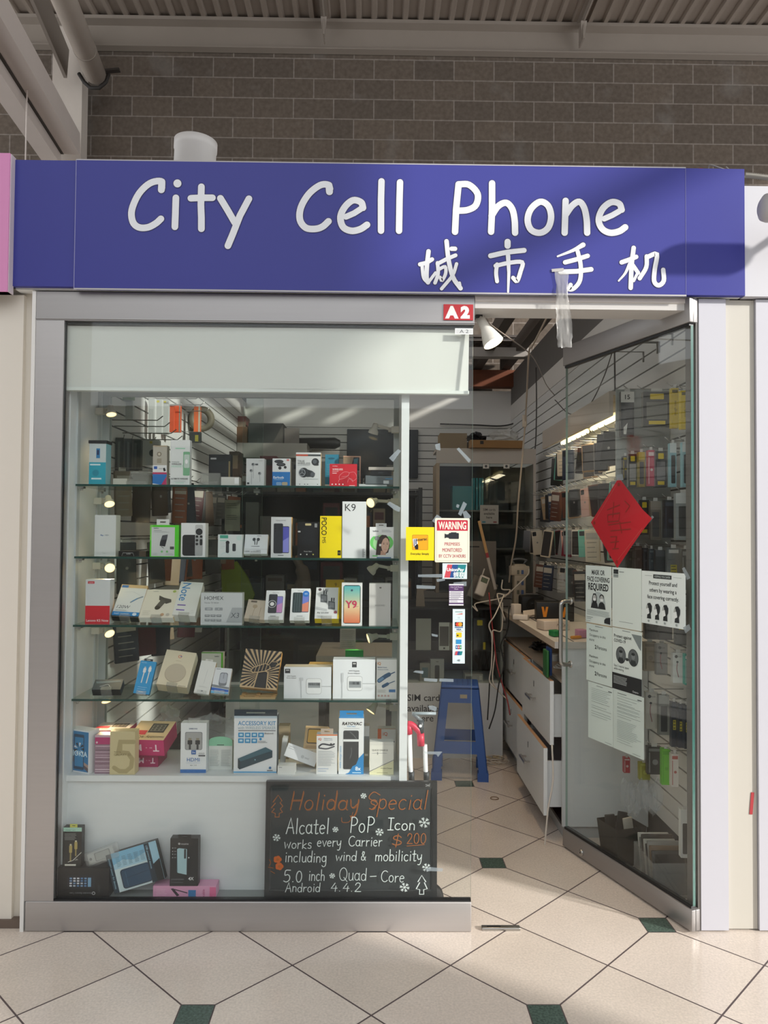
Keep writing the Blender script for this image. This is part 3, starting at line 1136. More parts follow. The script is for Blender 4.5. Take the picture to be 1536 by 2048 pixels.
# ------------------------------------------------------------------ on top of the sign
mb = MB()
pc = at(339, 345, 0.30)
ra = (at(382, 320, 0.30).x - at(297, 320, 0.30).x) / 2
zt = at(339, 283, 0.30).z
mb.lathe([(ra * 0.93, zt - 0.02), (ra * 0.93, zt), (ra * 1.0, zt), (ra * 1.0, zt - 0.035), (ra * 0.965, zt - 0.038), (ra * 0.965, 2.806), (ra * 0.9, 2.806)], mat('#d2cdc9', 0.5), 36, Matrix.Translation((pc.x, 0.30, 0)) @ Matrix.Rotation(math.radians(2), 4, 'Y'))
tag(mb.build('duct_pipe'), 'white round duct stub standing up behind the top of the blue sign', 'pipe')
mb = MB()
mb.tube(smooth_path([at(1416, 343, 0.02), at(1420, 330, 0.0), at(1440, 336, -0.01), at(1460, 342, 0.0), at(1452, 334, 0.01)], 6), 0.0025, '#8d8a86', 6)
mb.tube(smooth_path([at(1380, 345, 0.03), at(1400, 338, 0.02), at(1430, 343, 0.02), at(1450, 339, 0.03), at(1480, 346, 0.03)], 5), 0.003, '#b33a3a', 6)
tag(mb.build('loose_wires'), 'loose grey and red wires on top of the blue sign at its right end', 'wire')
mb = MB()
cp = smooth_path([at(1488, 350, 0.02), at(1510, 352, 0.02), at(1545, 356, 0.02), at(1600, 360, 0.02)], 14)
mb.tube(cp, [0.010 + 0.0015 * (i % 2) for i in range(len(cp))], mat('#8e8b84', 0.4, 0.6), 10)
tag(mb.build('flexible_conduit'), 'ribbed grey conduit lying on the white fascia right of the blue sign', 'conduit')
lampo = empty('wall_floodlight', at(1560, 420, -0.022))
tag(lampo, 'pale cylindrical floodlight on the white fascia at the right edge', 'lamp')
mb = MB()
lp = at(1521, 415, -0.20) - Vector(lampo.location)
mb.lathe([(0.0, 0), (0.03, 0.002), (0.045, 0.012), (0.05, 0.03), (0.05, 0.26), (0.04, 0.28), (0, 0.28)], mat('#b7b5b2', 0.45), 24, Matrix.Translation(lp) @ Matrix.Rotation(pi / 2, 4, 'Y'))
mb.build('lamp_body', lampo)
mb = MB()
mb.cyl((0.12, 0.0, 0), (0.12, lp.y, lp.z), 0.014, mat('#b7b5b2', 0.45), 10)
mb.build('bracket', lampo)


# ================================================================== THE DISPLAY IN THE WINDOW
SHZ = [at(480, y, 0.10).z for y in (970.5, 1115.0, 1251.5, 1399.5)]
ZDECK = at(480, 1552, 0.085).z
XC0, XC1 = -1.148, at(796, 1100, 0.41).x
YC0, YC1 = 0.062, 0.41
ZTOP = at(480, 776, 0.40).z + 0.02
cab = empty('display_cabinet', (0, 0, 0))
tag(cab, 'tall white display cabinet with glass shelves standing in the shop window', 'display cabinet')
CH = mat('#c9cfd0', 0.4, 0.25)
mb = MB()
mb.box(XC0 - 0.016, XC0, YC0, YC1, 0.02, ZTOP, LAMINATE)
for y in (0.12, 0.34):
    mb.box(XC0, XC0 + 0.006, y, y + 0.028, ZDECK, ZTOP, CH)
mb.build('side_panel', cab)
mb = MB()
a, b = at(801.5, 1100, 0.06), at(817, 1100, 0.06)
mb.box(a.x, b.x, 0.065, 0.40, ZDECK - 0.04, ZTOP + 0.1, LAMINATE, None)
mb.build('upright_panel', cab)
mb = MB()
zz = at(480, 785, 0.41).z
mb.box(XC0, XC1, 0.395, 0.425, zz - 0.022, zz + 0.03, CH)
mb.box(XC0, XC1, 0.400, 0.420, zz - 0.004, zz, mat('#6d706f', 0.4, .4))
mb.box(XC0, XC0 + 0.03, 0.395, 0.425, ZDECK, zz - 0.0225, CH)
mb.box(XC1 - 0.022, XC1, 0.395, 0.425, ZDECK, zz - 0.0225, CH)
mb.build('back_frame', cab)
mb = MB()
mb.box(XC0, b.x, 0.085, YC1 + 0.02, ZDECK - 0.022, ZDECK, LAMINATE)
mb.build('deck', cab)
mb = MB()
zb = at(480, 1815, 0.10).z
mb.box(XC0, b.x, 0.10, 0.118, 0.02, ZDECK - 0.0225, LAMINATE)
mb.build('front_panel', cab)
for i, (xa_, xb_, yy) in enumerate(((XC0 + 0.031, at(525, 1000, .41).x, 0.402), (at(484, 1000, .41).x, XC1 - 0.023, 0.413))):
    mb = MB()
    mb.box(xa_, xb_, yy, yy + 0.005, ZDECK + 0.002, zz - 0.024, CASE_GLASS, None, {'right': EDGE_PALE, 'left': EDGE_PALE})
    mb.build('glass_door', cab)
for i, z in enumerate(SHZ):
    mb = MB()
    xr = at(798, 1100, .1).x
    xl = XC0 + 0.008
    mb.box(xl, xr, 0.10, 0.385, z - 0.008, z, SHELF_GLASS, None, {'front': EDGE})
    mb.build('glass_shelf', cab)
    for (x, y) in ((xl + 0.012, 0.13), (xl + 0.012, 0.35), (xr - 0.012, 0.13), (xr - 0.012, 0.35), (-0.49, 0.36)):
        mb = MB()
        mb.box(x - 0.012, x + 0.012, y - 0.01, y + 0.01, z - 0.0155, z - 0.0085, STEEL)
        mb.cyl((x, y, z - 0.024), (x, y, z - 0.0155), 0.005, STEEL, 8)
        mb.build('shelf_clip', cab)

# roller blind behind the glass
bl = empty('roller_blind', (0, 0.03, 0))
tag(bl, 'half lowered translucent white blind behind the top of the window', 'blind')
mb = MB()
bx0, bx1 = at(133, 700, 0.032).x, at(938, 700, 0.032).x
bz0, bz1 = at(500, 778, 0.032).z, z_head0 - 0.012
BLM = mat('#d6d8d2', 0.55, noise=0.03, scale=3)
N = 40
for i in range(N):
    xa_, xb_ = bx0 + (bx1 - bx0) * i / N, bx0 + (bx1 - bx0) * (i + 1) / N
    wv = lambda x, z: 0.006 * math.sin(x * 5.2) * (1 if z else 0.3) + (0.012 * max(0, (x - 0.18) / 0.15) if z and x > .18 else 0)
    mb.poly([(xa_, wv(xa_, 1), bz0), (xb_, wv(xb_, 1), bz0), (xb_, wv(xb_, 0), bz1), (xa_, wv(xa_, 0), bz1)], BLM, True)
mb.build('fabric', bl)
mb = MB()
mb.box(bx0, bx1, -0.004 + 0.0, 0.022, bz0 - 0.012, bz0 - 0.0, mat('#dfe4df', 0.5))
mb.build('bottom_bar', bl)


# ------------------------------------------------------------------ boxes and packs
def short(label):
    return label


TABN = [0]


def hang_tab(par, w, h, yb, spec):
    c, u0, u1, hh = spec
    x0, x1 = -w / 2 + u0 * w, -w / 2 + u1 * w
    xm = (x0 + x1) / 2
    hw = (x1 - x0) * 0.22
    mb = MB()
    z0, z1 = h + hh * 0.40, h + hh * 0.62
    for (a, b, c0, c1) in ((x0, x1, h, z0), (x0, x1, z1, h + hh), (x0, xm - hw, z0, z1), (xm + hw, x1, z0, z1)):
        mb.box(a, b, yb, yb + 0.0012, c0, c1, c)
    o = mb.build('hang_tab', par)
    return o


def bx(name, label, cat, sh, x0, x1, yt, d, body='#e9ebec', art=None, tilt=0, rz=0, Y=.125, side=None, top=None, bottom=None, group=None, tab=None, stand=True, lift=0.0, roll=0, rad=0):
    z = (SHZ[sh] if sh < 4 else ZDECK) + 0.0004 + lift
    t = math.radians(tilt)
    r = math.radians(rz)
    zb = z + (d * math.sin(t) + 0.005 if tilt else 0)
    X0, X1 = X_at(x0, zb, Y), X_at(x1, zb, Y)
    w = (X1 - X0) / math.cos(r)
    if roll and tilt:
        zb += w / 2 * math.sin(math.radians(abs(roll)))
    xc = (X0 + X1) / 2
    lo, hi = 0.01, 1.2
    for _ in range(30):
        h = (lo + hi) / 2
        py = proj((xc, Y + h * math.sin(t), zb + h * math.cos(t)))[1]
        if py > yt:
            lo = h
        else:
            hi = h
    mb = MB()
    fc = {}
    if side:
        fc['right'] = fc['left'] = mat(side, 0.45)
    if top:
        fc['top'] = mat(top, 0.45)
    if bottom:
        fc['bottom'] = mat(bottom, 0.45)
    B = body if not isinstance(body, str) else mat(body, 0.42)
    mb.box(-w / 2, w / 2, 0, d, 0, h, B, None, fc)
    if art:
        art(Face(mb, (-w / 2, 0, h), (1, 0, 0), (0, 0, -1), (0, -1, 0), w, h))
    o = mb.build(name, None, (xc, Y, zb), (-t, math.radians(roll), r))
    tag(o, label, cat, group)
    if tab:
        hang_tab(o, w, h, 0.0006, tab)
    if tilt and stand:
        sb = MB()
        q = min(w * 0.30, 0.02)
        sb.box(-q, q, d + 0.0006, d + 0.0030, -0.0035, h * 0.55, ACRYLIC)
        sb.box(-q, q, -0.003, d + 0.0030, -0.0035, -0.0006, ACRYLIC)
        sb.box(-q, q, -0.0045, -0.0012, -0.0035, 0.012, ACRYLIC)
        s = sb.build('display_stand', None, (xc, Y, zb), (-t, math.radians(roll), r))
        leg = MB()
        Mw = Matrix.Rotation(t, 4, 'X')
        yt_, zt_ = (d + 0.003), h * 0.55
        # back leg down to the shelf, drawn in the stand's own frame
        down = Mw @ Vector((0, 0, -1))
        Lh = (zb - z) + (-math.sin(t) * yt_ + math.cos(t) * zt_)
        p = Vector((0, yt_ + 0.0015, zt_))
        leg.bar(p, p + down * (Lh - 0.001), 2 * q, 0.002, ACRYLIC)
        leg.build('stand_leg', s)
        tag(s, ' '.join(('clear acrylic stand holding the ' + label.split(' leaning')[0].split(' on the ')[0]).split()[:16]), 'display stand', 'clear acrylic display stands')
    return o


G1, G2, G3, G4, G5, G6 = ['packages on the ' + s for s in ('top glass shelf', 'second glass shelf', 'third glass shelf', 'fourth glass shelf', 'cabinet deck', 'window sill')]
DK, GR, LG = '#26282b', '#8b9094', '#c3c8ca'


def phone_pic(f, u0, v0, u1, v1, back, scr, scr2=None):
    """a phone seen from behind with the lit front of another beside it"""
    m = u0 + (u1 - u0) * .60
    f.rrect(m - .06, v0 + .07, u1, v1 - .01, '#15161c', 0.004)
    f.rrect(m - .05, v0 + .085, u1 - .015, v1 - .025, scr, 0.003)
    if scr2:
        f.poly([(m - .05, v0 + (v1 - v0) * .6), (u1 - .015, v0 + (v1 - v0) * .45), (u1 - .015, v1 - .03), (m - .05, v1 - .03)], scr2)
    f.rrect(u0, v0, m, v1, back, 0.005)
    for k in range(3):
        f.oval(u0 + .09, v0 + .06 + k * .065, .035, '#0b0c0e')


# ---- top shelf
def art_tin(f):
    f.rect(0, .46, 1, 1, '#2aa6bd')
    f.rect(.42, .12, .64, .36, '#2b7fb4')
    f.rect(.46, .16, .58, .28, '#23305a')
    f.rect(.06, .50, .68, .535, '#d8eef2')
    f.rect(.15, .84, .75, .88, '#d8eef2')
    f.oval(.4, .72, .2, '#1f8ea6')


o = bx('gadget_box', 'clear topped teal box with a black lid at the left end of the top shelf', 'box', 0, 177.5, 211, 887, .055, '#c9d3d3', art_tin, group=G1, side='#8fc5cf', rz=0)
mb = MB()
w_, d_, h_ = o.dimensions
mb.box(-w_ / 2 - .003, w_ / 2 + .003, -.003, .058, h_ + .0003, h_ + .012, BLACK)
mb.build('lid', o)


def art_clearcard(f):
    f.rect(0, .50, 1, 1, '#e8e9ea')
    f.rect(.08, .53, .32, .60, '#2d5fb5')
    f.text('mini', .55, .585, .035, '#333333')
    f.rect(0, .68, 1, .73, '#c23a63')
    f.poly([(0, .73), (1, .73), (1, .78), (.62, 1), (0, .96)], '#2a78c4')
    f.poly([(1, .78), (1, 1), (.62, 1)], '#c2386a')
    f.poly([(.72, .58), (.86, .56), (.95, .64), (.8, .66)], DK)
    f.rect(0, 0, 1, .03, '#b7a68c')
    f.oval(.45, .22, .17, '#8a8171')
    f.oval(.45, .22, .09, '#cfc6b2')
    f.rect(.3, .33, .62, .45, '#a39a88')


bx('charger_pack', 'clear pack with a red and blue card on the top shelf', 'box', 0, 305, 333, 891, .035, '#b9b3a6', art_clearcard, group=G1)


def art_wireless(f):
    f.rect(0, 0, 1, .14, '#eef0ef')
    f.rect(.25, .175, .75, .20, '#a6d9bd')
    f.text('WIRELESS', .06, .49, .028, '#6b7a74', 'l')
    f.text('WIRELESS', .06, .535, .036, '#3d4644', 'l', bold=.01)
    f.text('HEADSET', .06, .585, .045, '#a8dcc4', 'l')
    f.rrect(.66, .26, 1.0, .79, '#7fb78f', .004)
    f.rrect(.70, .32, .98, .62, '#c5d4cc', .004)
    f.oval(.83, .48, .07, '#f3f3f3', .05)
    f.text('ULTIMATE WIRELESS', .48, .86, .036, '#3a3f3f', fit=.86, bold=.01)
    f.rect(.2, .91, .8, .92, '#b9c2be')
    f.rect(.28, .945, .72, .955, '#a6d9bd')


bx('headset_box', 'tall white and mint headset box with a clear side window on the top shelf', 'box', 0, 340, 379, 880, .03, '#e6e9e8', art_wireless, group=G1)


def easel(name, label, sh, xpx, wpx, hz, Y):
    z = SHZ[sh] + .0006
    X0, X1 = X_at(xpx, z, Y), X_at(xpx + wpx, z, Y)
    w = X1 - X0
    mb = MB()
    mb.box(0, w, -.0015, .0015, 0, hz * 1.05, ACRYLIC, Matrix.Translation((0, .012, .002)) @ Matrix.Rotation(math.radians(-28), 4, 'X'))
    mb.box(0, w, -.0015, .0015, 0, hz, ACRYLIC, Matrix.Translation((0, .012 + hz, .0015)) @ Matrix.Rotation(math.radians(20), 4, 'X'))
    mb.box(0, w, -.012, .012, 0, .0025, ACRYLIC)
    mb.box(0, w, -.013, -.010, 0, .014, ACRYLIC)
    return tag(mb.build(name, None, (X0, Y, z)), label, 'display stand', 'empty acrylic easels')


easel('acrylic_easel', 'empty clear acrylic easel between the teal box and the clear card pack', 0, 254, 40, .058, .14)
easel('acrylic_easel', 'empty clear acrylic easel right of the tall mint headset box', 0, 398, 38, .052, .13)
bx('accessory_carton', 'small flat white carton right of the empty easel on the top shelf', 'box', 0, 442, 478, 954, .05, '#d7d6d0', lambda f: f.rect(.75, .1, .98, .8, '#f2f2f2'), group=G1)
bx('accessory_carton', 'low cream carton in front of the lamp post at the left of the top shelf', 'box', 0, 226, 254, 957, .05, '#c8c4b8', None, group=G1, Y=.16)
bx('gadget_box', 'black box with a pale side strip standing at the back of the top shelf', 'box', 0, 417, 461, 909, .04, '#191a1c', lambda f: (f.rect(.08, .10, .34, .15, '#b8b8b8'), f.rect(.08, .22, .92, .55, '#26282b'), f.rect(.9, .2, .97, .9, '#8a7a55')), group=G1, Y=.28)


def art_ear(f):
    f.text('headset', .8, .08, .03, GR)
    for (u, v, l) in ((.38, .22, .5), (.28, .45, .7), (.75, .55, .3)):
        f.oval(u, v, .09, '#8f9496')
        f.oval(u - .02, v - .01, .045, '#4b4f52')
        f.line([(u, v + .06), (u + .02, v + .2), (u + .02, min(.95, v + l))], .0015, '#9aa0a2')
    f.rect(.5, .19, .66, .25, '#55595c')
    f.rect(.06, .88, .18, .95, '#3e4143')


bx('earphone_box', 'grey white earphone box with printed in-ear buds on the top shelf', 'box', 0, 492, 528, 917, .05, '#d3d6d6', art_ear, side='#eceeee', group=G1)


def art_buds(f):
    f.rect(0, .49, 1, 1, '#2278c2')
    f.oval(.36, .11, .26, '#3b3f42', .065)
    f.oval(.48, .22, .26, '#2a2d30', .07)
    f.oval(.47, .205, .18, '#4b5054', .04)
    f.oval(.42, .35, .09, '#2a2d30')
    f.oval(.72, .32, .08, '#2a2d30')
    f.rect(.8, .02, .94, .09, '#d98a86')
    f.text('Earbuds', .06, .69, .085, '#e6f1fa', 'l', bold=.02)
    f.rect(.1, .77, .6, .785, '#9cc6e8')
    f.rrect(.22, .86, .52, .98, '#7fa8d2', .004)
    f.rrect(.54, .86, .86, .98, '#b6a98c', .004)


bx('earbud_box', 'white and blue earbud box with black buds on the top shelf', 'box', 0, 544.5, 580, 917, .045, '#e4e7e8', art_buds, group=G1)


def art_true(f):
    f.rect(.0, .055, .48, .11, '#c4553f')
    f.rect(.48, .055, 1, .11, '#4e5354')
    f.text('TRUE', .06, .26, .062, '#4d5356', 'l')
    f.text('WIRELESS', .06, .33, .062, '#4d5356', 'l', fit=.54)
    f.line([(.06, .385), (.58, .385)], .001, GR)
    f.oval(.78, .28, .15, '#2b2f33')
    f.oval(.76, .27, .085, '#5a6066')
    f.rrect(.72, .34, .92, .39, '#3a3e42', .003)
    f.oval(.32, .60, .2, '#2a2e32', .145)
    f.oval(.25, .60, .14, '#8b9196', .115)
    f.oval(.25, .60, .11, '#3a3f44', .09)
    for a in (30, 150, 270):
        t = math.radians(a)
        f.line([(.25, .60), (.25 + .1 * math.cos(t), .60 + .08 * math.sin(t))], .0016, '#9fa6aa')
    f.poly([(.44, .5), (.66, .55), (.78, .62), (.74, .72), (.44, .73)], '#33383c')
    f.oval(.68, .66, .09, '#55595f', .08)
    f.rect(.3, .77, .9, .80, '#c3c8ca')
    for u in (.16, .36, .48, .88):
        f.rect(u - .02, .935, u + .02, .955, '#3a3e42')


bx('earbud_box', 'large white true wireless earbud box with an orange stripe on the top shelf', 'box', 0, 591.5, 641, 905, .04, '#dcdfdf', art_true, side='#d9bd86', group=G1)
bx('gadget_box', 'teal blue box at the back behind the red and the large white box', 'box', 0, 650, 677, 909, .04, '#2d7f9a', lambda f: (f.oval(.45, .12, .25, '#1c5a70', .03), f.lines(.1, .8, .3, .6, 7, '#5ba3b8', .012), f.rect(0, .9, 1, 1, '#c9c6bd')), group=G1, Y=.22)


def art_red(f):
    f.text('wireless', .1, .09, .05, '#f4d9d9', 'l')
    f.text('WIRELESS', .1, .24, .075, '#f7e7e7', 'l', bold=.01, fit=.38)
    f.text('SPEAKER', .1, .33, .05, '#eec4c6', 'l')
    f.rect(.1, .40, .26, .43, '#eec4c6')
    for pts in ([(.35, .62), (.38, .5), (.55, .35), (.72, .4), (.62, .58), (.4, .68), (.35, .62)], [(.7, .4), (.9, .36), (1, .6), (.85, .75), (.7, .6)], [(.32, .82), (.36, .7), (.46, .66)], [(.66, .82), (.7, .68), (.8, .66), (.86, .8)], [(.45, .58), (.7, .52)]):
        f.line(pts, .0011, '#e39aa0', 5)
    for u in (.1, .23, .36, .49):
        f.oval(u, .91, .026, '#f3dede')
    f.rect(.72, .955, .93, .975, '#f3dede')


bx('speaker_box', 'red box with pale outline drawing at the front of the top shelf', 'box', 0, 659, 713.5, 928, .035, '#c4202f', art_red, group=G1)
bx('gadget_box', 'black and bronze box standing behind the red box', 'box', 0, 686, 721, 912, .035, '#1d2024', lambda f: (f.rect(0, 0, 1, .035, '#c59a80'), f.poly([(0, .04), (.6, .04), (.5, .25), (0, .25)], '#8f7a60'), f.poly([(.6, .1), (.85, .06), (.8, .3), (.6, .3)], '#3f6a73'), f.rect(.93, 0, 1, 1, '#c49a80'), f.lines(.72, .98, .48, .98, 12, '#b9b3a6', .015)), group=G1, Y=.20, rz=4)
bx('flat_carton', 'thin silver carton under the stack at the right end of the top shelf', 'box', 0, 718, 774, 970, .09, '#aeb3b3', None, group=G1)
bx('gadget_box', 'grey electronics box in the middle of the stack at the right of the top shelf', 'box', 0, 731, 786, 951, .08, '#5f676a', lambda f: (f.rect(.65, .55, .85, .9, '#c8cdcd'), f.rect(.72, .3, .98, .4, '#3d7fa5')), group=G1, lift=.0079)
bx('gadget_box', 'black box on the grey electronics box at the right of the top shelf', 'box', 0, 741, 783, 941, .07, '#121417', lambda f: f.rect(.35, .35, .6, .5, '#4b5054'), group=G1, lift=.0415)
bx('flat_carton', 'thin pale lid lying on the topmost black box of the right stack', 'box', 0, 737, 787, 934, .075, '#b3ada4', None, group=G1, lift=.0645, rz=-3)


# ---- second shelf
bx('phone_box', 'plain pale grey phone box with small blue print at the left of the second shelf', 'box', 1, 188.5, 231, 1030, .05, '#d6dad8', lambda f: (f.text('Play', .28, .49, .032, '#3f6fae', 'l', bold=.02), f.text('HD+', .5, .49, .032, '#6b7f94', 'l'), f.text('lenovo', .47, .925, .018, '#707678')), side='#e3e2d8', group=G2)
bx('flat_carton', 'flat black carton lying between the pale grey box and the green one', 'box', 1, 237, 292, 1102, .06, '#15120f', lambda f: (f.rect(.75, 0, 1, 1, '#4a3d2c'), f.text('audio', .36, .5, .25, '#c9c9c9'), f.line([(.12, .9), (.16, .35), (.52, .35), (.56, .9)], .0012, '#b3b3b3')), group=G2)


def art_belk(f):
    f.rect(.0, .0, .1, .5, '#7fd65a')
    f.rect(.86, 0, 1, 1, '#52cf2a')
    f.rect(.05, .07, .86, .985, '#cfd4d2')
    f.text('belkin', .13, .10, .045, '#33495e', 'l', bold=.02)
    f.rect(.13, .17, .4, .185, GR)
    f.lines(.13, .7, .21, .23, 2, '#9aa0a2', .008)
    f.poly([(.43, .33), (.62, .30), (.6, .42), (.53, .68), (.34, .66), (.35, .55)], '#26292d')
    f.poly([(.43, .33), (.62, .30), (.59, .45), (.40, .48)], '#4c5055')
    f.line([(.4, .68), (.48, .73)], .002, '#26292d')
    f.rect(.7, .68, .84, .77, '#4e5052')
    f.oval(.42, .84, .04, '#7dbb7a')
    f.oval(.6, .84, .04, '#7dbb7a')
    f.lines(.1, .3, .9, .94, 2, '#9aa0a2', .008)
    f.lines(.55, .85, .9, .94, 2, '#9aa0a2', .008)


bx('charger_box', 'bright green and grey box with a white hang tab on the second shelf', 'box', 1, 299.5, 357, 1050, .035, '#58d22e', art_belk, side='#63c23a', tab=('#d9dcd8', .22, .66, .022), group=G2)


def art_atv(f):
    f.rrect(.06, .35, .68, .97, '#222426', .010)
    f.oval(.48, .67, .06, '#141517')
    f.rrect(.58, .05, .90, .97, '#a9acad', .006)
    f.rrect(.58, .05, .90, .40, '#c4c6c6', .006)
    f.oval(.745, .26, .14, '#1d1f21')
    f.oval(.745, .26, .09, '#2e3134')
    for u in (.66, .83):
        for v in (.40, .51):
            f.oval(u, v, .055, '#1d1f21')
    f.oval(.66, .62, .055, '#1d1f21')
    f.rrect(.775, .47, .885, .66, '#1d1f21', .005)


bx('media_player_box', 'white box showing a black puck and a silver remote on the second shelf', 'box', 1, 361.5, 410, 1046, .055, '#e9ebec', art_atv, side='#eceeee', group=G2)


def art_mic(f):
    f.rect(.08, .03, .42, .17, '#4aa58d')
    f.rect(.08, .26, .36, .29, '#8fc9b8')
    f.lines(.08, .3, .38, .6, 4, '#b5c1c0', .012)
    f.oval(.40, .36, .08, DK)
    f.rrect(.33, .4, .46, .82, '#33383b', .004)
    f.rrect(.60, .40, .74, .74, '#33383b', .004)
    f.oval(.86, .15, .1, '#c6e0dc')
    f.line([(.1, .95), (.3, .8), (.5, .9)], .001, '#a9cfd0', 4)


bx('microphone_box', 'small pale mint box with two black clip gadgets on the second shelf', 'box', 1, 435.5, 484, 1069, .04, '#dbe3e3', art_mic, group=G2)


def art_pods(f):
    f.rect(.52, .06, .7, .09, GR)
    for s_, u in ((1, .40), (-1, .58)):
        f.oval(u, .26, .07, '#3a3f44', .085)
        f.line([(u + .03 * s_, .3), (u + .05 * s_, .52)], .0035, '#4d5357')
    f.rect(.3, .6, .66, .63, GR)
    f.rect(0, .76, 1, .775, '#b9bdbf')
    f.text('100% audio', .28, .88, .09, '#4d5357', 'c')
    f.text('XC', .62, .87, .10, '#4d5357', 'c', bold=.03)


bx('earbud_box', 'small white box with two grey stem earbuds leaning back on the second shelf', 'box', 1, 487.5, 534, 1069, .022, '#dde3e6', art_pods, tilt=22, group=G2)


def art_gal(f):
    f.text('Galaxy A14 5G', .48, .085, .028, '#55595d')
    phone_pic(f, .13, .16, .90, .90, '#2b3036', '#5a5ec0', '#8a8fe0')
    f.rect(.35, .94, .63, .955, '#33373b')


bx('phone_box', 'white phone box with a black phone and violet screen on the second shelf', 'box', 1, 541.5, 582, 1034, .04, '#dee1e3', art_gal, side='#efc07a', group=G2)
bx('phone_box', 'matte black box with a small white square code label on the second shelf', 'box', 1, 594.5, 637, 1044, .045, '#121214', lambda f: (f.rrect(.36, .04, .64, .10, '#cbbd8d', .002), f.rect(.80, .04, .92, .15, '#8d8f90'), f.rect(.02, .25, .14, .29, '#c9c9c9'), f.rrect(.2, .15, .8, .62, '#181a1f', .006), f.text('Power Bank', .5, .825, .032, '#c9c9c9'), f.oval(.16, .91, .03, '#d9d9cf'), f.oval(.45, .91, .03, '#d9d9cf'), f.oval(.75, .91, .03, '#d9d060')), group=G2)


def art_poco(f):
    f.text('POCO', .19, .25, .125, '#16160f', rot=90, bold=.012, fit=.42)
    f.text('M5', .19, .58, .085, '#16160f', rot=90, fit=.14)
    f.rrect(.82, .82, .96, .94, '#1a1a12', .001)
    f.text('mi', .89, .88, .03, '#e8d60c')


bx('phone_box', 'bright yellow phone box with black upright lettering on the second shelf', 'box', 1, 639.5, 683, 1032, .035, '#f3dc08', art_poco, group=G2, Y=.128)


def art_k9(f):
    f.text('K9', .33, .105, .128, '#191a1c', bold=-.004)
    f.text('oppo', .86, .91, .05, '#3a3d40', rot=-90)


bx('phone_box', 'tallest white phone box with a large black letter and digit on the second shelf', 'box', 1, 684, 732, 1003, .045, '#dfe2e4', art_k9, side='#cdbf9f', group=G2)


def art_girl(f):
    f.oval(.5, .5, .49, '#6fd06a', .28)
    f.rect(0, .18, 1, .30, '#e6e8e8')
    f.oval(.5, .52, .36, '#a8dba0', .27)
    f.rect(.0, .0, 1, .21, '#e9ebeb')
    f.text('belkin', .13, .13, .055, '#333a40', 'l', bold=.02)
    f.lines(.5, .92, .10, .16, 3, GR, .008)
    # dark hair, face, neck
    f.poly([(.26, .9), (.30, .55), (.36, .35), (.52, .25), (.70, .27), (.82, .40), (.84, .6), (.78, .82), (.5, .9)], '#3b2b26')
    f.poly([(.45, .9), (.47, .76), (.66, .80), (.68, .9)], '#c79c87')
    f.poly([(.48, .5), (.52, .38), (.64, .32), (.76, .38), (.82, .5), (.80, .66), (.72, .80), (.64, .84), (.53, .76), (.48, .62)], '#dcb49f')
    f.poly([(.36, .4), (.5, .26), (.68, .26), (.80, .38), (.66, .34), (.56, .40), (.50, .52), (.44, .6)], '#3b2b26')
    for u in (.59, .74):
        f.oval(u, .545, .03, '#3a2c2a', .012)
        f.line([(u - .05, .515), (u, .50), (u + .045, .51)], .0009, '#4a3630', 3)
    f.line([(.67, .56), (.69, .65), (.655, .665)], .0008, '#b78a75', 3)
    f.line([(.61, .725), (.66, .715), (.72, .722)], .0014, '#b9736a', 3)
    f.oval(.44, .58, .045, '#e9ecec', .04)
    f.oval(.31, .36, .09, '#8d9495')
    f.rect(0, .90, 1, 1, '#dfe3e4')
    f.rect(.12, .91, .34, .945, '#6fd06a')
    f.rect(.3, .965, .9, 1, '#4b6f9c')


bx('headset_box', "white and green box with a girl's photo at the end of the second shelf", 'box', 1, 739, 787, 1054, .035, '#e4e7e7', art_girl, tab=('#d9dcdc', .25, .70, .014), group=G2)


# ---- third shelf
def art_k5(f):
    f.rect(0, .59, 1, 1, '#d02432')
    f.rrect(.09, .04, .36, .095, '#c2303c', .001)
    f.text('Lenovo', .225, .068, .025, '#f3dede')
    f.text('Lenovo K5 Note', .50, .92, .052, '#f6e9ea', fit=.9, bold=.012)


o = bx('phone_box', 'grey and red phone box at the left end of the third shelf', 'box', 2, 170, 219, 1159, .05, '#d0d4d5', art_k5, group=G3)
f = None


def art_120(f):
    f.rect(0, 0, 1, .10, '#d9b98a')
    f.rrect(.03, .02, .28, .10, '#3a74b8', .002)
    f.line([(.2, .25), (.5, .22), (.9, .35)], .0008, '#b9bcbe', 3)
    f.line([(.55, .55), (.75, .43), (.93, .36)], .006, '#8d9aa2', 4)
    f.line([(.58, .53), (.75, .42)], .003, '#4a8bc0', 3)
    f.text('120W', .33, .70, .095, '#5a5f63', slant=.15)
    f.lines(.08, .55, .80, .82, 2, GR, .008)
    f.rect(0, .85, 1, .97, '#2a86c8')
    f.text('FAST CHARGE', .08, .91, .04, '#dcebf6', 'l')
    f.oval(.83, .91, .08, '#dcebf6', .045)
    f.rect(0, .97, 1, 1, '#1a1d20')


bx('cable_box', 'white and blue box with a silver plug and dark foot leaning on the third shelf', 'box', 2, 222, 276, 1170, .03, '#e3e4e2', art_120, roll=3, tilt=42, bottom='#16191b', side='#d9b27c', group=G3)


def art_car(f):
    f.text('transmit', .3, .07, .03, '#5a5a58')
    f.oval(.86, .07, .05, '#a9bd62')
    f.poly([(.44, .22), (.60, .30), (.82, .36), (.84, .46), (.70, .52), (.46, .38)], '#4b4642')
    f.poly([(.54, .34), (.68, .44), (.54, .70), (.42, .72), (.40, .62)], '#5a5550')
    f.oval(.47, .66, .08, '#3b3733', .07)
    f.lines(.08, .3, .78, .9, 3, '#a9a49b', .008)
    f.oval(.66, .90, .055, '#c9a483')
    f.oval(.82, .90, .055, '#c1bab0')


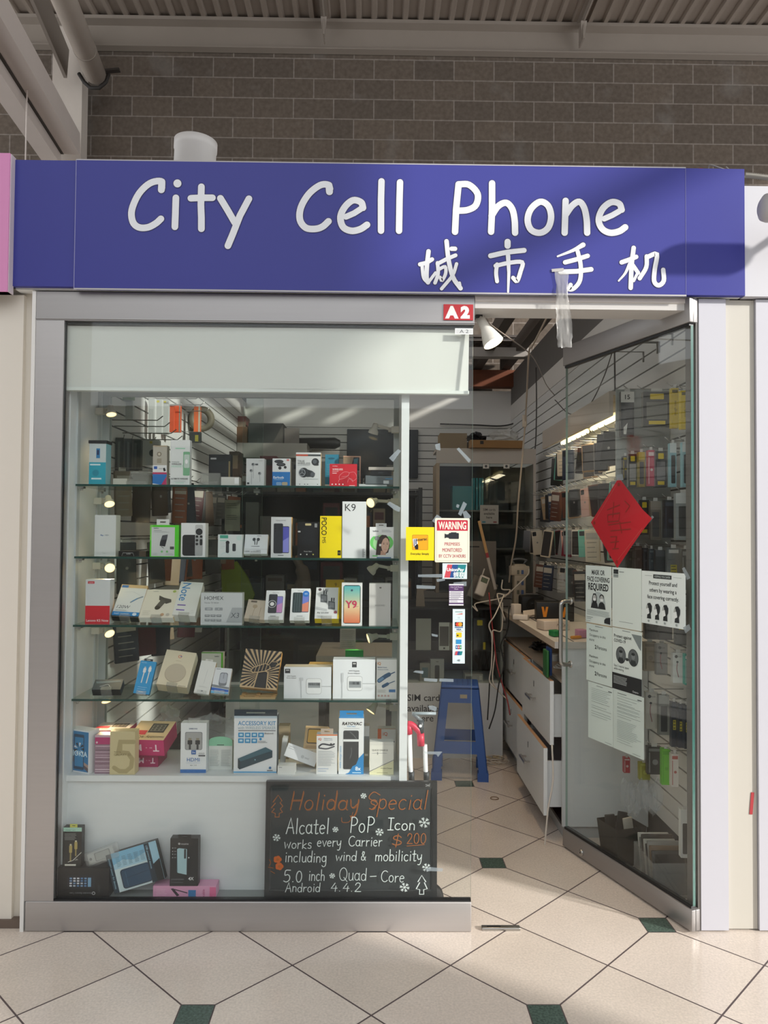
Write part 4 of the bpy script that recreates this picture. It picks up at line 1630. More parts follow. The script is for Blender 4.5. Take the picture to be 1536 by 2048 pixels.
bx('car_charger_box', 'cream box with a bronze car charger leaning on the third shelf', 'box', 2, 277, 346, 1179, .03, '#e6e0d2', art_car, tilt=44, bottom='#e8e8e4', side='#dfc9a2', group=G3)


def art_n11(f):
    f.text('Note', .30, .31, .20, '#3f88c4', rot=90, bold=.006, fit=.54)
    f.text('11', .30, .78, .20, '#7a5fb0', rot=90, bold=.006)
    f.lines(.75, .9, .85, .95, 3, '#b5b5b0', .006)


bx('phone_box', 'white phone box with big blue and violet upright lettering leaning on the third shelf', 'box', 2, 344, 390, 1164, .042, '#e4e4e0', art_n11, roll=3, tilt=42, bottom='#e3e6e8', side='#ebe9e4', group=G3)


def art_hx(f):
    f.text('HOMEX', .09, .16, .115, '#4c5053', 'l', sx=1.05)
    f.text('Home TV BOX', .09, .31, .05, '#7d8386', 'l')
    for u in (.10, .34):
        f.rrect(u, .46, u + .19, .55, '#9ba1a5', .002)
        f.text('4K' if u > .3 else 'HDMI', u + .095, .505, .035, '#e3e6e8')
    for v in (.68, .82):
        for u in (.10, .24, .38):
            f.rect(u, v, u + .12, v + .075, '#8a9094')
            f.rect(u + .02, v + .02, u + .10, v + .035, '#d5d9da')
    f.poly([(.62, .92), (.76, .46), (1, .46), (1, .92)], '#a9afb2')
    f.text('X3', .82, .70, .16, '#5e6468', slant=.15)


bx('media_box', 'wide grey box with a large slanted corner print at the middle of the third shelf', 'box', 2, 401, 484, 1186, .045, '#cbd0d2', art_hx, group=G3)
bx('earphone_box', 'small brown kraft earphone box leaning left of the two phone boxes on the third shelf', 'box', 2, 488, 529, 1200, .02, '#cdbfae', lambda f: (f.rect(.15, .05, .45, .15, '#6d6258'), f.oval(.4, .35, .12, '#b5a28b'), f.line([(.4, .45), (.35, .9)], .0015, '#a08d76'), f.line([(.7, .4), (.68, .9)], .0015, '#a08d76')), roll=5, tilt=45, group=G3)


def art_g14(f):
    f.text('Galaxy A14', .5, .08, .03, '#55595d')
    phone_pic(f, .16, .13, .92, .78, '#34363c', '#8f86cf', '#c98fc4')
    f.oval(.36, .47, .22, '#c9cbcc')
    f.oval(.36, .47, .19, '#3c3f44')
    f.oval(.36, .47, .11, '#e6e6e6')
    f.rect(.3, .87, .6, .885, '#55595d')


bx('phone_box', 'white phone box with a round grey sticker leaning on the third shelf', 'box', 2, 528, 566, 1181, .03, '#e4e6e7', art_g14, tilt=30, group=G3)


def art_g15(f):
    f.text('Galaxy A05', .5, .07, .028, '#55595d')
    phone_pic(f, .1, .13, .95, .76, '#2f3c3e', '#6f7fd0', '#e08a70')
    for k in range(3):
        f.rect(.2 + k * .12, .16, .24 + k * .12, .74, '#47585a')
    f.oval(.78, .17, .17, '#2172c4')
    f.text('5G', .78, .17, .05, '#e3effa')
    f.rect(.35, .86, .65, .875, '#8b9094')


bx('phone_box', 'white phone box with dark green phone and blue sticker leaning on the third shelf', 'box', 2, 579, 618, 1177, .03, '#e4e6e7', art_g15, tilt=26, group=G3)


def art_lj(f):
    f.text('L&J', .40, .075, .075, '#3a3d40', bold=.01)
    f.oval(.16, .07, .07, '#4a3b41')
    for (u, v) in ((.36, .36), (.70, .58)):
        f.poly([(u - .16, v - .14), (u + .12, v - .12), (u + .14, v + .14), (u - .15, v + .12)], '#5e6266')
        f.poly([(u - .12, v - .10), (u + .08, v - .08), (u + .09, v + .08), (u - .11, v + .06)], '#8a8e92')
        f.rect(u - .05, v - .24, u + .01, v - .13, '#3f4246')
        f.rect(u + .05, v - .24, u + .1, v - .13, '#3f4246')
    f.poly([(.0, .62), (.5, .70), (.5, .76), (0, .7)], '#b9bcbe')
    f.text('Pd 33.5W', .1, .82, .055, '#4a4d50', 'l', slant=.2)
    f.oval(.86, .80, .07, '#8d4a58')
    f.lines(.1, .4, .92, .96, 2, GR, .01)
    f.rect(.95, 0, 1, 1, '#e6c92a')


bx('charger_box', 'silver and yellow charger box with two grey plugs leaning on the third shelf', 'box', 2, 629, 677, 1175, .035, '#d4d6d7', art_lj, tilt=36, bottom='#e8cb10', side='#ead01c', group=G3)


def art_y9(f):
    f.rrect(.08, .05, .92, .955, '#22343c', .009)
    for k in range(24):
        t = k / 23
        c0, c1, c2 = (92, 178, 182), (226, 205, 160), (214, 120, 84)
        c = [a + (b - a) * min(1, t * 1.8) for a, b in zip(c0, c1)] if t < .55 else [a + (b - a) * (t - .55) / .45 for a, b in zip(c1, c2)]
        f.rect(.11, .07 + k * .0362, .89, .07 + (k + 1) * .0362, '#%02x%02x%02x' % tuple(int(v) for v in c))
    f.oval(.5, .17, .05, '#39566a')
    f.text('Y9', .46, .50, .17, '#c23a5c', bold=.02)
    f.text('2019', .75, .55, .025, '#8a4a5c')


bx('phone_box', 'white phone box with a teal to orange screen print on the third shelf', 'box', 2, 683, 724, 1166, .045, '#e0e2e2', art_y9, group=G3)
bx('phone_box', 'plain warm grey phone box with faint lettering at the right end of the third shelf', 'box', 2, 738, 781, 1167, .045, '#c9c8c5', lambda f: (f.text('HUAWEI', .5, .52, .042, '#7c7b78'), f.oval(.52, .10, .055, '#77706c', .02)), group=G3)
bx('phone_box', 'yellow box mostly hidden behind the silver charger box on the third shelf', 'box', 2, 651, 687, 1160, .03, '#c9a51c', lambda f: f.text('9', .55, .12, .09, '#5a4a10'), group=G3, Y=.345)


# ---- fourth shelf
bx('flat_carton', 'flat black and blue grey carton leaning low at the left of the fourth shelf', 'box', 3, 184, 240, 1359, .03, '#3d4a53', lambda f: (f.poly([(.05, .2), (.9, .1), (.95, .25), (.1, .4)], '#5f7480'), f.line([(.25, .7), (.5, .5), (.6, .72)], .002, '#b5c0c6', 3)), tilt=58, bottom='#15181a', rz=4, group=G4)


def art_blue(f):
    f.text('charge cable', .08, .055, .022, '#d5eef8', 'l')
    for u, v in ((.38, .22), (.70, .18)):
        f.rrect(u - .09, v, u + .09, v + .14, '#e9eaea', .003)
        f.rect(u - .05, v - .04, u + .05, v, '#cfd2d3')
        f.line([(u, v + .13), (u - .03, .66)], .004, '#e3e4e4')
    f.lines(.2, .8, .80, .86, 2, '#bfe3f2', .008)
    f.rect(.3, .93, .6, .95, '#d5eef8')


bx('cable_box', 'bright blue cable box with two white plugs leaning on the fourth shelf', 'box', 3, 266, 298, 1322, .016, '#1796d2', art_blue, roll=6, tilt=24, side='#1a7fb4', bottom='#4a565c', tab=(mat('#20262a', .4), .2, .75, .009), group=G4)


def art_goo(f):
    f.oval(.5, .16, .06, '#d9654c')
    f.oval(.5, .16, .043, '#e7d7b5')
    f.rect(.5, .145, .56, .165, '#5a7fc0')
    f.lines(.4, .62, .29, .29, 1, '#b7a784', .008)
    f.oval(.5, .64, .34, '#b9ab93')
    f.oval(.5, .63, .325, '#cbbda6')
    f.rect(.7, .97, .95, .985, '#a99e86')


bx('speaker_box', 'large cream box with a round beige puck leaning on the fourth shelf', 'box', 3, 312, 374, 1302, .055, '#e6d9be', art_goo, roll=7, tilt=38, side='#dcd9cd', bottom='#c9c0a9', group=G4)
bx('cable_box', 'slim white box with a brown side leaning right of the large cream box', 'box', 3, 387, 418, 1322, .018, '#e2e1dc', lambda f: (f.line([(.55, .25), (.5, .7)], .0012, '#c4c4c0'), f.lines(.25, .8, .78, .8, 2, '#b9b9b4', .006), f.oval(.5, .92, .07, '#55585a', .02)), roll=8, tilt=26, side='#c4a37b', group=G4, tab=('#d6d3cc', .25, .75, .008))


def art_mouse(f):
    f.poly([(0, .66), (1, .74), (1, .82), (0, .76)], '#8c9094')
    f.poly([(0, .78), (1, .84), (1, .93), (0, .90)], '#2a63c0')
    f.poly([(0, .92), (1, .95), (1, 1), (0, 1)], '#5fb0de')
    f.rrect(.36, .18, .82, .70, '#7f8288', .008)
    f.rrect(.39, .21, .79, .60, '#b7bac4', .008)
    f.line([(.59, .22), (.59, .42)], .0015, '#6d7076')
    f.rect(.1, .04, .35, .065, '#8c9094')


bx('mouse_box', 'white and blue box showing a silver computer mouse leaning on the fourth shelf', 'box', 3, 421, 456, 1336, .02, '#e3e5e8', art_mouse, roll=4, tilt=28, group=G4, Y=.13)
bx('charger_box', 'pale box with a green edge at the back behind the mouse box', 'box', 3, 402, 445, 1305, .035, '#d3d2c6', lambda f: (f.rect(.92, 0, 1, 1, '#59b51f'), f.rect(0, 0, 1, .02, '#59b51f'), f.text('belkin', .72, .1, .035, '#2d333a', bold=.02)), group=G4, Y=.27)


def art_fist(f):
    K = '#1d1813'
    cu, cv = .52, .62
    n = 34
    ar = f.h / f.w
    for i in range(n):
        a0, a1 = 2 * pi * i / n, 2 * pi * (i + .52) / n
        pts = []
        for a in (a0, a1):
            dx, dy = math.cos(a), math.sin(a) / ar
            ts = []
            if dx > 0: ts.append((1 - cu) / dx)
            if dx < 0: ts.append(-cu / dx)
            if dy > 0: ts.append((.96 - cv) / dy)
            if dy < 0: ts.append(-cv / dy)
            t = min(ts)
            pts.append((cu + dx * t, cv + dy * t))
        s_ = .10
        f.poly([(cu + (pts[0][0] - cu) * s_, cv + (pts[0][1] - cv) * s_), pts[0], pts[1], (cu + (pts[1][0] - cu) * s_, cv + (pts[1][1] - cv) * s_)], K)
    T = '#c9ab80'
    f.poly([(.36, .98), (.42, .55), (.56, .50), (.72, .56), (.74, .98)], T)
    f.poly([(.39, .98), (.45, .57), (.56, .53), (.69, .58), (.71, .98)], K)
    f.poly([(.22, .56), (.30, .46), (.60, .34), (.74, .38), (.76, .48), (.62, .56), (.45, .60), (.28, .62)], T)
    f.poly([(.25, .555), (.31, .48), (.60, .36), (.72, .40), (.73, .47), (.61, .54), (.45, .575), (.29, .595)], K)
    for k in range(4):
        u = .34 + k * .095
        f.line([(u, .585 - k * .022), (u + .03, .45 - k * .03)], .0022, T)
    f.poly([(.70, .38), (.78, .28), (.90, .26), (.98, .32), (.92, .34), (.90, .42), (.80, .46)], K)
    f.line([(.78, .29), (.90, .28), (.95, .33), (.90, .37), (.90, .42), (.8, .45)], .0018, T)


o = bx('printed_carton', 'kraft box with a black raised fist and rays leaning on the fourth shelf', 'box', 3, 479, 553, 1300, .035, '#c9ab80', art_fist, roll=5, tilt=24, side='#dba75a', bottom='#b79a70', group=G4, stand=False, lift=.012)
w_, h_ = o.dimensions[0], o.dimensions[2]
mb = MB()
z_ = SHZ[3] + .0006
mb.box(-w_ / 2 + .004, w_ / 2 - .004, -.012, .07, 0, .006, mat('#c5a878', .6))
for u in (-.42, -.02, .42):
    mb.box(u * w_ - .008, u * w_ + .008, -.010, .0, .006, .012, mat('#b18e5c', .6))
    mb.box(u * w_ - .008, u * w_ + .008, .03, .06, .006, .0105, mat('#b18e5c', .6))
tag(mb.build('cardboard_tray', None, (o.location.x, o.location.y, z_)), 'notched kraft cardboard tray under the raised fist box', 'cardboard')


def art_mag(big):
    def a(f):
        Lu = .02 if not big else .45
        f.rect(Lu, .06, Lu + .11, .20, '#3d4042')
        f.rect(Lu + .02, .09, Lu + .09, .12, '#c9c9c9')
        f.text('45W MagSafe', .16 if not big else .5, .29, .035, '#55585a')
        f.text('Power Adapter', .16 if not big else .5, .35, .035, '#55585a')
        u0, v0 = (.47, .36) if not big else (.34, .42)
        u1, v1 = (.80, .86) if not big else (.70, .80)
        f.rrect(u0, v0, u1, v1, '#b3b7b9', .010)
        f.rrect(u0 + .008, v0 + .012, u1 - .008, v1 - .012, '#e6e9ea', .009)
        f.rect(u0 + .04, v0 + .13, u1 - .03, v0 + .30, '#9aa0a3')
        for k in range(11):
            f.rect(u0 + .055 + k * .022, v0 + .15, u0 + .063 + k * .022 + random.random() * .006, v0 + .22, '#33363a')
        f.line([(u1, (v0 + v1) / 2), (1, (v0 + v1) / 2)], .0016, '#aeb2b4')
        f.line([(.36 if not big else .22, .42), (.37 if not big else .22, .97)], .002, '#aeb2b4')
        f.rrect(.33 if not big else .2, .34, .41 if not big else .25, .44 if not big else .58, '#c9cdd0', .002)
    return a


bx('adapter_box', 'low wide white power adapter box on the fourth shelf', 'box', 3, 567.5, 662, 1334, .06, '#e1e5e8', art_mag(False), top='#e9dcc0', group=G4)
bx('adapter_box', 'taller white power adapter box beside the orange edged slim box on the fourth shelf', 'box', 3, 665.5, 750, 1319, .06, '#e3e7ea', art_mag(True), group=G4)


def art_iq(f):
    f.text('iQ', .13, .10, .065, '#d98b3a', bold=.02)
    f.text('Mobile Power', .06, .20, .03, '#3f5f86', 'l', bold=.01)
    f.text('Puissance mobile', .06, .255, .028, '#3f5f86', 'l')
    f.line([(.14, .54), (.44, .43), (.62, .38)], .016, '#3c5f80', 3)
    f.line([(.14, .54), (.3, .48)], .010, '#6f94b4', 3)
    f.line([(.6, .39), (.9, .32)], .004, '#3c5f80')
    f.line([(.34, .68), (.55, .62)], .012, '#3c5f80')
    f.line([(.55, .62), (.9, .55)], .003, '#3c5f80')
    f.rect(.62, .76, .94, .83, '#4b7fb5')
    f.lines(.06, .5, .78, .82, 2, '#9a9a94', .01)
    for k in range(4):
        f.oval(.12 + k * .16, .92, .05, '#c9a9a0')


bx('car_charger_box', 'slim white box with orange foot and blue car charger on the fourth shelf', 'box', 3, 752.5, 793, 1319, .035, '#e3e4e0', art_iq, bottom='#d98b3a', group=G4)
bx('gift_card_box', 'green box at the back behind the taller adapter box', 'box', 3, 690, 726, 1301, .03, '#1f8a3c', lambda f: f.rect(0, .3, 1, .34, '#0f5f28'), group=G4, Y=.27)
bx('flat_carton', 'amber lit flat carton lying behind the low wide adapter box', 'box', 3, 617, 668, 1328, .05, '#cfa75c', None, group=G4, Y=.22)  # amber lamp glow put into the carton's colour


# ---- cabinet deck
def art_nokia(f):
    f.rect(.04, .03, .96, .97, '#1f78ae')
    f.poly([(.04, .72), (.3, .62), (.96, .80), (.96, .97), (.55, .80), (.3, .74), (.04, .85)], '#5a4f57')
    f.poly([(.3, .62), (.96, .8), (.96, .88), (.5, .72)], '#a88f84')
    f.rrect(.28, .10, .76, .93, '#1d4461', .004)
    f.rrect(.32, .17, .72, .86, '#2b83b8', .002)
    for k in range(9):
        a = 2 * pi * k / 9
        f.poly([(.53 + .06 * math.cos(a), .44 + .04 * math.sin(a)), (.53 + .24 * math.cos(a - .2), .44 + .15 * math.sin(a - .2)), (.53 + .24 * math.cos(a + .2), .44 + .15 * math.sin(a + .2))], '#cfdde6' if k % 2 else '#20242c')
    f.text('NOKIA', .52, .55, .12, '#d3eefa', fit=.80, bold=.02)
    f.line([(.1, .25), (.2, .5), (.1, .6)], .002, '#5fb0de', 4)


bx('phone_box', 'blue phone box with a dark handset picture at the left end of the deck', 'box', 4, 131, 182, 1460, .05, '#e3e6e8', art_nokia, rz=-24, group=G5, Y=.122, side='#e9eaea')


def art_strip(f):
    f.rect(0, .0, 1, .06, '#c9a9b6')
    f.rect(0, .06, 1, .24, '#b32a6c')
    v = .24
    while v < .97:
        hh = random.uniform(.008, .03)
        f.rect(.04, v, .98, v + hh, random.choice(('#d9c3cd', '#5e4a55', '#c9b3bd', '#8a6a79')))
        v += hh + random.uniform(.015, .05)
    f.oval(.12, .19, .06, '#d9c3cd')


bx('phone_box', 'magenta and grey striped narrow box between the blue and the gold phone boxes', 'box', 4, 189, 222, 1470, .05, '#97798a', art_strip, group=G5, Y=.105)


def art_s5(f):
    D = '#a89a6e'
    f.line([(.95, .24), (.42, .24), (.36, .55), (.50, .49), (.72, .50), (.90, .64), (.86, .82), (.66, .92), (.40, .92), (.18, .84)], .016, D, 0)
    f.text('Samsung', .17, .47, .032, '#6e6038', 'l')
    f.text('GALAXY S5', .17, .535, .055, '#6e6038', 'l', fit=.66)


bx('phone_box', 'gold phone box with a huge embossed digit on the deck', 'box', 4, 219, 269, 1463, .05, '#c8bb90', art_s5, side='#d7cb9b', group=G5, Y=.095)


def art_tm(f):
    f.text('T', .78, .52, .42, '#f3d9e4', rot=180, bold=.02)
    for k in range(2):
        f.oval(.52 + .1 * k, .5, .012, '#f3d9e4')
    f.text('M', .30, .5, .40, '#f3d9e4', rot=180, bold=.02)
    f.oval(.66, .5, .012, '#f3d9e4')


MG = '#c21f68'


def flat_box(name, label, px0, px1, pyf, Y, z, d, h, body, top, art=None, rz=0, rx=0, topart=None, group=G5):
    """box lying flat: its front edge spans px0..px1"""
    X0, X1 = X_at(px0, z, Y), X_at(px1, z, Y)
    w = (X1 - X0) / math.cos(math.radians(rz))
    mb = MB()
    mb.box(-w / 2, w / 2, 0, d, 0, h, mat(body, .45), None, {'top': mat(top, .45)})
    if art:
        art(Face(mb, (-w / 2, 0, h), (1, 0, 0), (0, 0, -1), (0, -1, 0), w, h))
    if topart:
        topart(Face(mb, (-w / 2, d, h), (1, 0, 0), (0, -1, 0), (0, 0, 1), w, d))
    o = mb.build(name, None, ((X0 + X1) / 2, Y, z), (math.radians(rx), 0, math.radians(rz)))
    return tag(o, label, 'box', group)


def top_phone(f):
    f.rect(.42, .14, .86, .62, '#3b3632')
    f.rect(.46, .20, .82, .54, '#8a8378')
    for i in range(3):
        for j in range(3):
            f.rect(.49 + i * .11, .24 + j * .10, .56 + i * .11, .31 + j * .10, '#4a443d')
    f.rect(.02, .52, .40, .74, '#d0323f')
    f.text('monthly 4G', .6, .86, .11, '#3b3027', rot=180, fit=.7)


zt_ = ZDECK + .0004
flat_box('phone_box', 'magenta box lying flat at the bottom behind the gold phone box', 268, 316, 0, .19, zt_, .13, .050, '#a5195a', '#d4b0bf', art_tm)
flat_box('phone_box', 'magenta box with upside down white letters lying tilted on another one', 255, 330, 0, .165, zt_ + .0515, .15, .066, MG, '#e3c79d', art_tm, rx=14, rz=-4, topart=top_phone)  # orange lamp light put into the colour of the white top
flat_box('phone_box', 'magenta and white box lying at the back behind the striped narrow box', 182, 252, 0, .23, zt_, .13, .13, MG, '#d9cfc9', None, rx=0, topart=top_phone)


def art_hdmi(f):
    f.text('SAMSUNG', .48, .115, .026, '#2c4a7a', bold=.02)
    f.rrect(.17, .18, .84, .54, '#6f7478', .006)
    f.rrect(.19, .19, .82, .53, '#a3a4a3', .005)
    for u in (.36, .66):
        f.rect(u - .06, .30, u + .06, .36, '#8f8a78')
        f.rrect(u - .09, .345, u + .09, .43, '#2a2d30', .002)
        f.rect(u - .04, .43, u + .04, .53, '#3a3d40')
    f.rect(.42, .545, .60, .63, '#2860a8')
    f.text('3m', .51, .588, .035, '#e3edf7')
    f.rect(.70, .64, .96, .67, '#55595d')
    f.text('GOLD', .82, .61, .03, '#55595d')
    f.text('HDMI', .5, .735, .075, '#2f6cb0', bold=.0)
    f.line([(.22, .80), (.78, .80)], .0008, '#6f94c4')
    f.text('ver. 1.4', .5, .845, .03, '#6a6e72')
    f.rect(0, .93, 1, 1, '#2b6fb8')


bx('cable_box', 'white cable box with a clear window and blue foot and print on the deck', 'box', 4, 360.5, 412, 1446, .045, '#e4e7e8', art_hdmi, group=G5, tab=(BLISTER, .28, .74, .018), Y=.12, side='#dde1e3')


def art_mint(f):
    f.rect(0, 0, 1, .17, '#8fd0ac')
    f.oval(.5, .0, .5, '#8fd0ac', .16)
    f.rect(.35, .12, .65, .15, '#4c6a5c')
    for a in (.05, .53):
        f.lines(a, a + .42, .32, .86, 14, '#b5bab8', .014)


bx('accessory_carton', 'pale carton with a mint green top band between the cable box and the speaker box', 'box', 4, 417, 464, 1482, .04, '#dfe3de', art_mint, group=G5, Y=.16)


def art_acc(f):
    f.rect(0, 0, 1, .04, '#b9cbd6')
    f.text('ACCESSORY KIT', .53, .125, .072, '#3f8fc0', fit=.88, bold=.015)
    f.text('with WIRELESS SPEAKER', .53, .205, .05, '#8fa9b8', fit=.88)
    f.lines(.1, .97, .255, .255, 1, '#55595d', .012, 0)
    for r_ in range(2):
        for c in range(4 - r_):
            f.rect(.10 + c * .155, .29 + r_ * .10, .10 + c * .155 + .13, .37 + r_ * .10, '#2a8fc4')
            f.rect(.13 + c * .155, .31 + r_ * .10, .20 + c * .155, .345 + r_ * .10, '#bfe0f0')
    f.oval(.62, .40, .03, '#2a8fc4')
    f.lines(.56, .78, .44, .46, 2, GR, .008)
    f.text('Bluetooth', .82, .30, .028, '#3a3f44')
    f.poly([(.10, .74), (.74, .54), (.90, .60), (.90, .72), (.14, .93), (.10, .90)], '#22424f')
    f.poly([(.10, .74), (.74, .54), (.90, .60), (.16, .79)], '#35606f')
    f.poly([(.10, .74), (.16, .79), (.15, .93), (.10, .90)], '#1b343f')
    f.oval(.5, .76, .014, '#8fc0d0')
    f.oval(.85, .90, .03, '#2d6a9c')
    f.lines(.78, .95, .945, .945, 1, '#55595d', .012)
    f.rect(0, .965, 1, .985, '#4aa8dc')


bx('speaker_box', 'large white and blue speaker box with a dark hanging top on the deck', 'box', 4, 467, 553, 1432, .055, '#e5e8ea', art_acc, group=G5, Y=.115, tab=(mat('#23343f', .5), .0, 1.0, .024), side='#33444f')
bx('carton', 'plain tan carton standing at the back right of the large speaker box', 'box', 4, 556, 578, 1452, .05, '#a39377', None, group=G5, Y=.30, top='#8f8068')
bx('flat_carton', 'slim white carton leaning against the tan carton beside the speaker box', 'box', 4, 559, 569, 1476, .04, '#d9dad9', None, group=G5, Y=.22, roll=6, lift=.002)
bx('accessory_carton', 'small plain white carton lying flat at the front right of the speaker box', 'box', 4, 555, 590, 1532, .045, '#e6e7e3', lambda f: f.rect(.08, .12, .25, .2, '#9a9c9c'), group=G5, Y=.10)


def art_slant(f):
    f.lines(.05, .25, .2, .35, 2, '#9ea3a6', .03)
    f.oval(.55, .62, .05, '#c9cccd')
    f.lines(.62, .78, .6, .66, 2, '#b3b7b9', .03)


z_ = ZDECK + .0215
X0, X1 = X_at(566, z_, .13), X_at(628, z_, .13)
mb = MB()
w_ = (X1 - X0) * 1.06
mb.box(-w_ / 2, w_ / 2, 0, .04, 0, .050, mat('#e2e4e6', .42))
art_slant(Face(mb, (-w_ / 2, 0, .05), (1, 0, 0), (0, 0, -1), (0, -1, 0), w_, .05))
o = mb.build('accessory_carton', None, ((X0 + X1) / 2, .155, z_ + .014), (-.35, math.radians(20), 0))
tag(o, 'white slim carton lying slanted on the small flat white carton', 'box', G5)


def art_kraft(f):
    f.rrect(.12, .08, .75, .52, '#4a4035', .006)
    f.rrect(.15, .11, .72, .49, '#d8a94c', .005)
    f.lines(.1, .8, .6, .64, 2, '#7a5f3c', .012)
    f.rect(.0, .68, 1, 1, '#d5c9b4')
    f.lines(.06, .55, .74, .94, 6, '#6f675c', .012)
    f.lines(.62, .92, .74, .84, 3, '#4a443d', .014)


bx('phone_box', 'kraft and amber phone box leaning back behind the white slanted carton', 'box', 4, 603, 650, 1452, .04, '#c9a878', art_kraft, tilt=30, rz=-8, group=G5, Y=.20, stand=False)


def art_iq2(f):
    f.rect(0, 0, 1, .03, '#d9733a')
    f.text('iQ', .16, .115, .055, '#d0603a', bold=.02)
    f.text('Mobile Power', .36, .10, .026, '#3f5f86', 'l')
    f.text('Puissance mobile', .36, .14, .022, '#3f5f86', 'l', fit=.6)
    f.line([(.12, .30), (.3, .24), (.7, .27), (.85, .24)], .006, '#3c4048', 4)
    f.line([(.12, .34), (.5, .36), (.85, .30)], .005, '#4a4e56', 4)
    f.line([(.12, .30), (.12, .34)], .005, '#4a4e56')
    f.oval(.7, .25, .06, '#33373b')
    f.lines(.08, .9, .42, .78, 13, '#9fa5ac', .008)
    f.lines(.08, .6, .86, .92, 2, '#6f94c4', .008)


bx('charger_box', 'white charger box with fine print left of the tall blue topped box', 'box', 4, 632.5, 674, 1469, .04, '#e2e3e1', art_iq2, group=G5, Y=.11, tab=(mat('#b9a99a', .5), .2, .8, .022))


def art_ray(f):
    f.rect(0, 0, 1, .02, '#2a86c4')
    f.text('RAYOVAC', .52, .115, .052, '#1a1b1d', bold=.035, slant=.2, fit=.84)
    f.text('PORTABLE', .5, .165, .022, '#3f8fc0')
    f.lines(.2, .9, .20, .20, 1, GR, .006)
    f.rrect(.18, .235, .80, .915, '#55595b', .006)
    f.rrect(.20, .245, .78, .905, '#3a3d3f', .005)
    f.rect(.18, .39, .80, .43, '#e3e6e6')
    f.line([(.45, .26), (.62, .33), (.7, .38)], .004, '#5d6163', 3)
    f.line([(.5, .54), (.52, .62), (.45, .72)], .003, '#5a5e60', 4)
    f.text('mobile charger station', .07, .70, .03, '#4b9fd0', rot=-90, fit=.5)
    f.poly([(.26, 1), (.42, .97), (.56, .86), (.70, .83), (.80, .72), (1.0, .63), (1, 1)], '#2a86c4')
    f.text('8x', .78, .90, .065, '#eaf3fa', bold=.02)
    f.rect(.55, .965, .9, .98, '#bfe0f0')


bx('charger_box', 'tall white box with a blue top, window and swoosh on the deck', 'box', 4, 677, 727, 1434, .045, '#e4e7e7', art_ray, group=G5, Y=.11, tab=(mat('#2a86c4', .45), .03, .98, .024), side='#2a86c4')
bx('gadget_box', 'narrow silver and grey item showing behind the tall blue topped box', 'box', 4, 727, 738, 1452, .04, '#8a9290', lambda f: (f.rect(0, 0, 1, .25, '#e3e6e4'), f.rect(.2, .68, .8, .73, '#d9dcdb')), group=G5, Y=.20)
bx('charger_box', 'white box with an orange left edge behind the cream box on the deck', 'box', 4, 755, 791, 1457, .04, '#d8d6cf', lambda f: (f.rect(0, 0, .2, 1, '#d9632a'), f.rect(0, 0, 1, .02, '#b58a6a'), f.text('iQ', .42, .16, .10, '#d0603a', bold=.02), f.line([(.45, .5), (.55, .35), (.9, .4)], .006, '#3a3230', 3)), group=G5, Y=.27)


def art_qc(f):
    f.rect(0, 0, 1, .10, '#d9d8cf')
    f.text('QUICK CHARGE', .10, .25, .052, '#4a4a45', 'l', fit=.66)
    f.lines(.1, .72, .34, .34, 1, GR, .010, 0)
    f.line([(.34, .31), (.31, .35), (.35, .35), (.32, .39)], .0014, '#33332f')
    f.line([(.0, .90), (1, .55)], .0015, '#4a4a42')
    f.poly([(0, .92), (1, .57), (1, 1), (0, 1)], '#e3e0b8')
    f.text('Wireless Charger', .70, .80, .035, '#3f3f38', bold=.01)
    f.lines(.3, .9, .94, .94, 1, '#b5b28a', .02)


bx('charger_box', 'cream box with a thin diagonal line at the right end of the deck', 'box', 4, 739, 787, 1484, .045, '#e3e2d8', art_qc, group=G5, Y=.105)

# crumpled clear bag behind the deck packages
mb = MB()
bag0 = at(390, 1462, .28)


def crumple(mb, c, rx, ry, rz_, m, seed, seg=14, rings=9, amp=.35):
    rnd = random.Random(seed)
    V = []
    for i in range(rings + 1):
        th = pi * i / rings
        row = []
        for j in range(seg):
            ph = 2 * pi * j / seg
            k = 1 + rnd.uniform(-amp, amp)
            row.append(mb.bm.verts.new((c[0] + rx * k * math.sin(th) * math.cos(ph), c[1] + ry * k * math.sin(th) * math.sin(ph), c[2] + rz_ * k * math.cos(th))))
        V.append(row)
    km = mb.mi(m)
    for i in range(rings):
        for j in range(seg):
            f = mb.bm.faces.new((V[i][j], V[i][(j + 1) % seg], V[i + 1][(j + 1) % seg], V[i + 1][j]))
            f.material_index = km


crumple(mb, (0, 0, .085), .11, .035, .065, BAGM, 3)
o = mb.build('plastic_bag', None, (bag0.x + .05, .355, ZDECK + .004))
tag(o, 'crumpled clear plastic bag lying behind the white cable box on the deck', 'bag')
mb = MB()
crumple(mb, (0, 0, .05), .04, .035, .045, FILMY, 8)
o = mb.build('plastic_bag', None, (at(340, 1455, .33).x - .01, .355, ZDECK + .10))
tag(o, 'amber lit twist of crumpled film beside the magenta boxes', 'bag')

# ------------------------------------------------------------------ things on the window ledge
ZL = z_sill1 - 0.003
mb = MB()
mb.box(XC0, at(874, 1700, .03).x, 0.0305, 0.098, 0.012, ZL - 0.0004, mat('#8d9392', 0.5))
struct(mb.build('window_sill'))


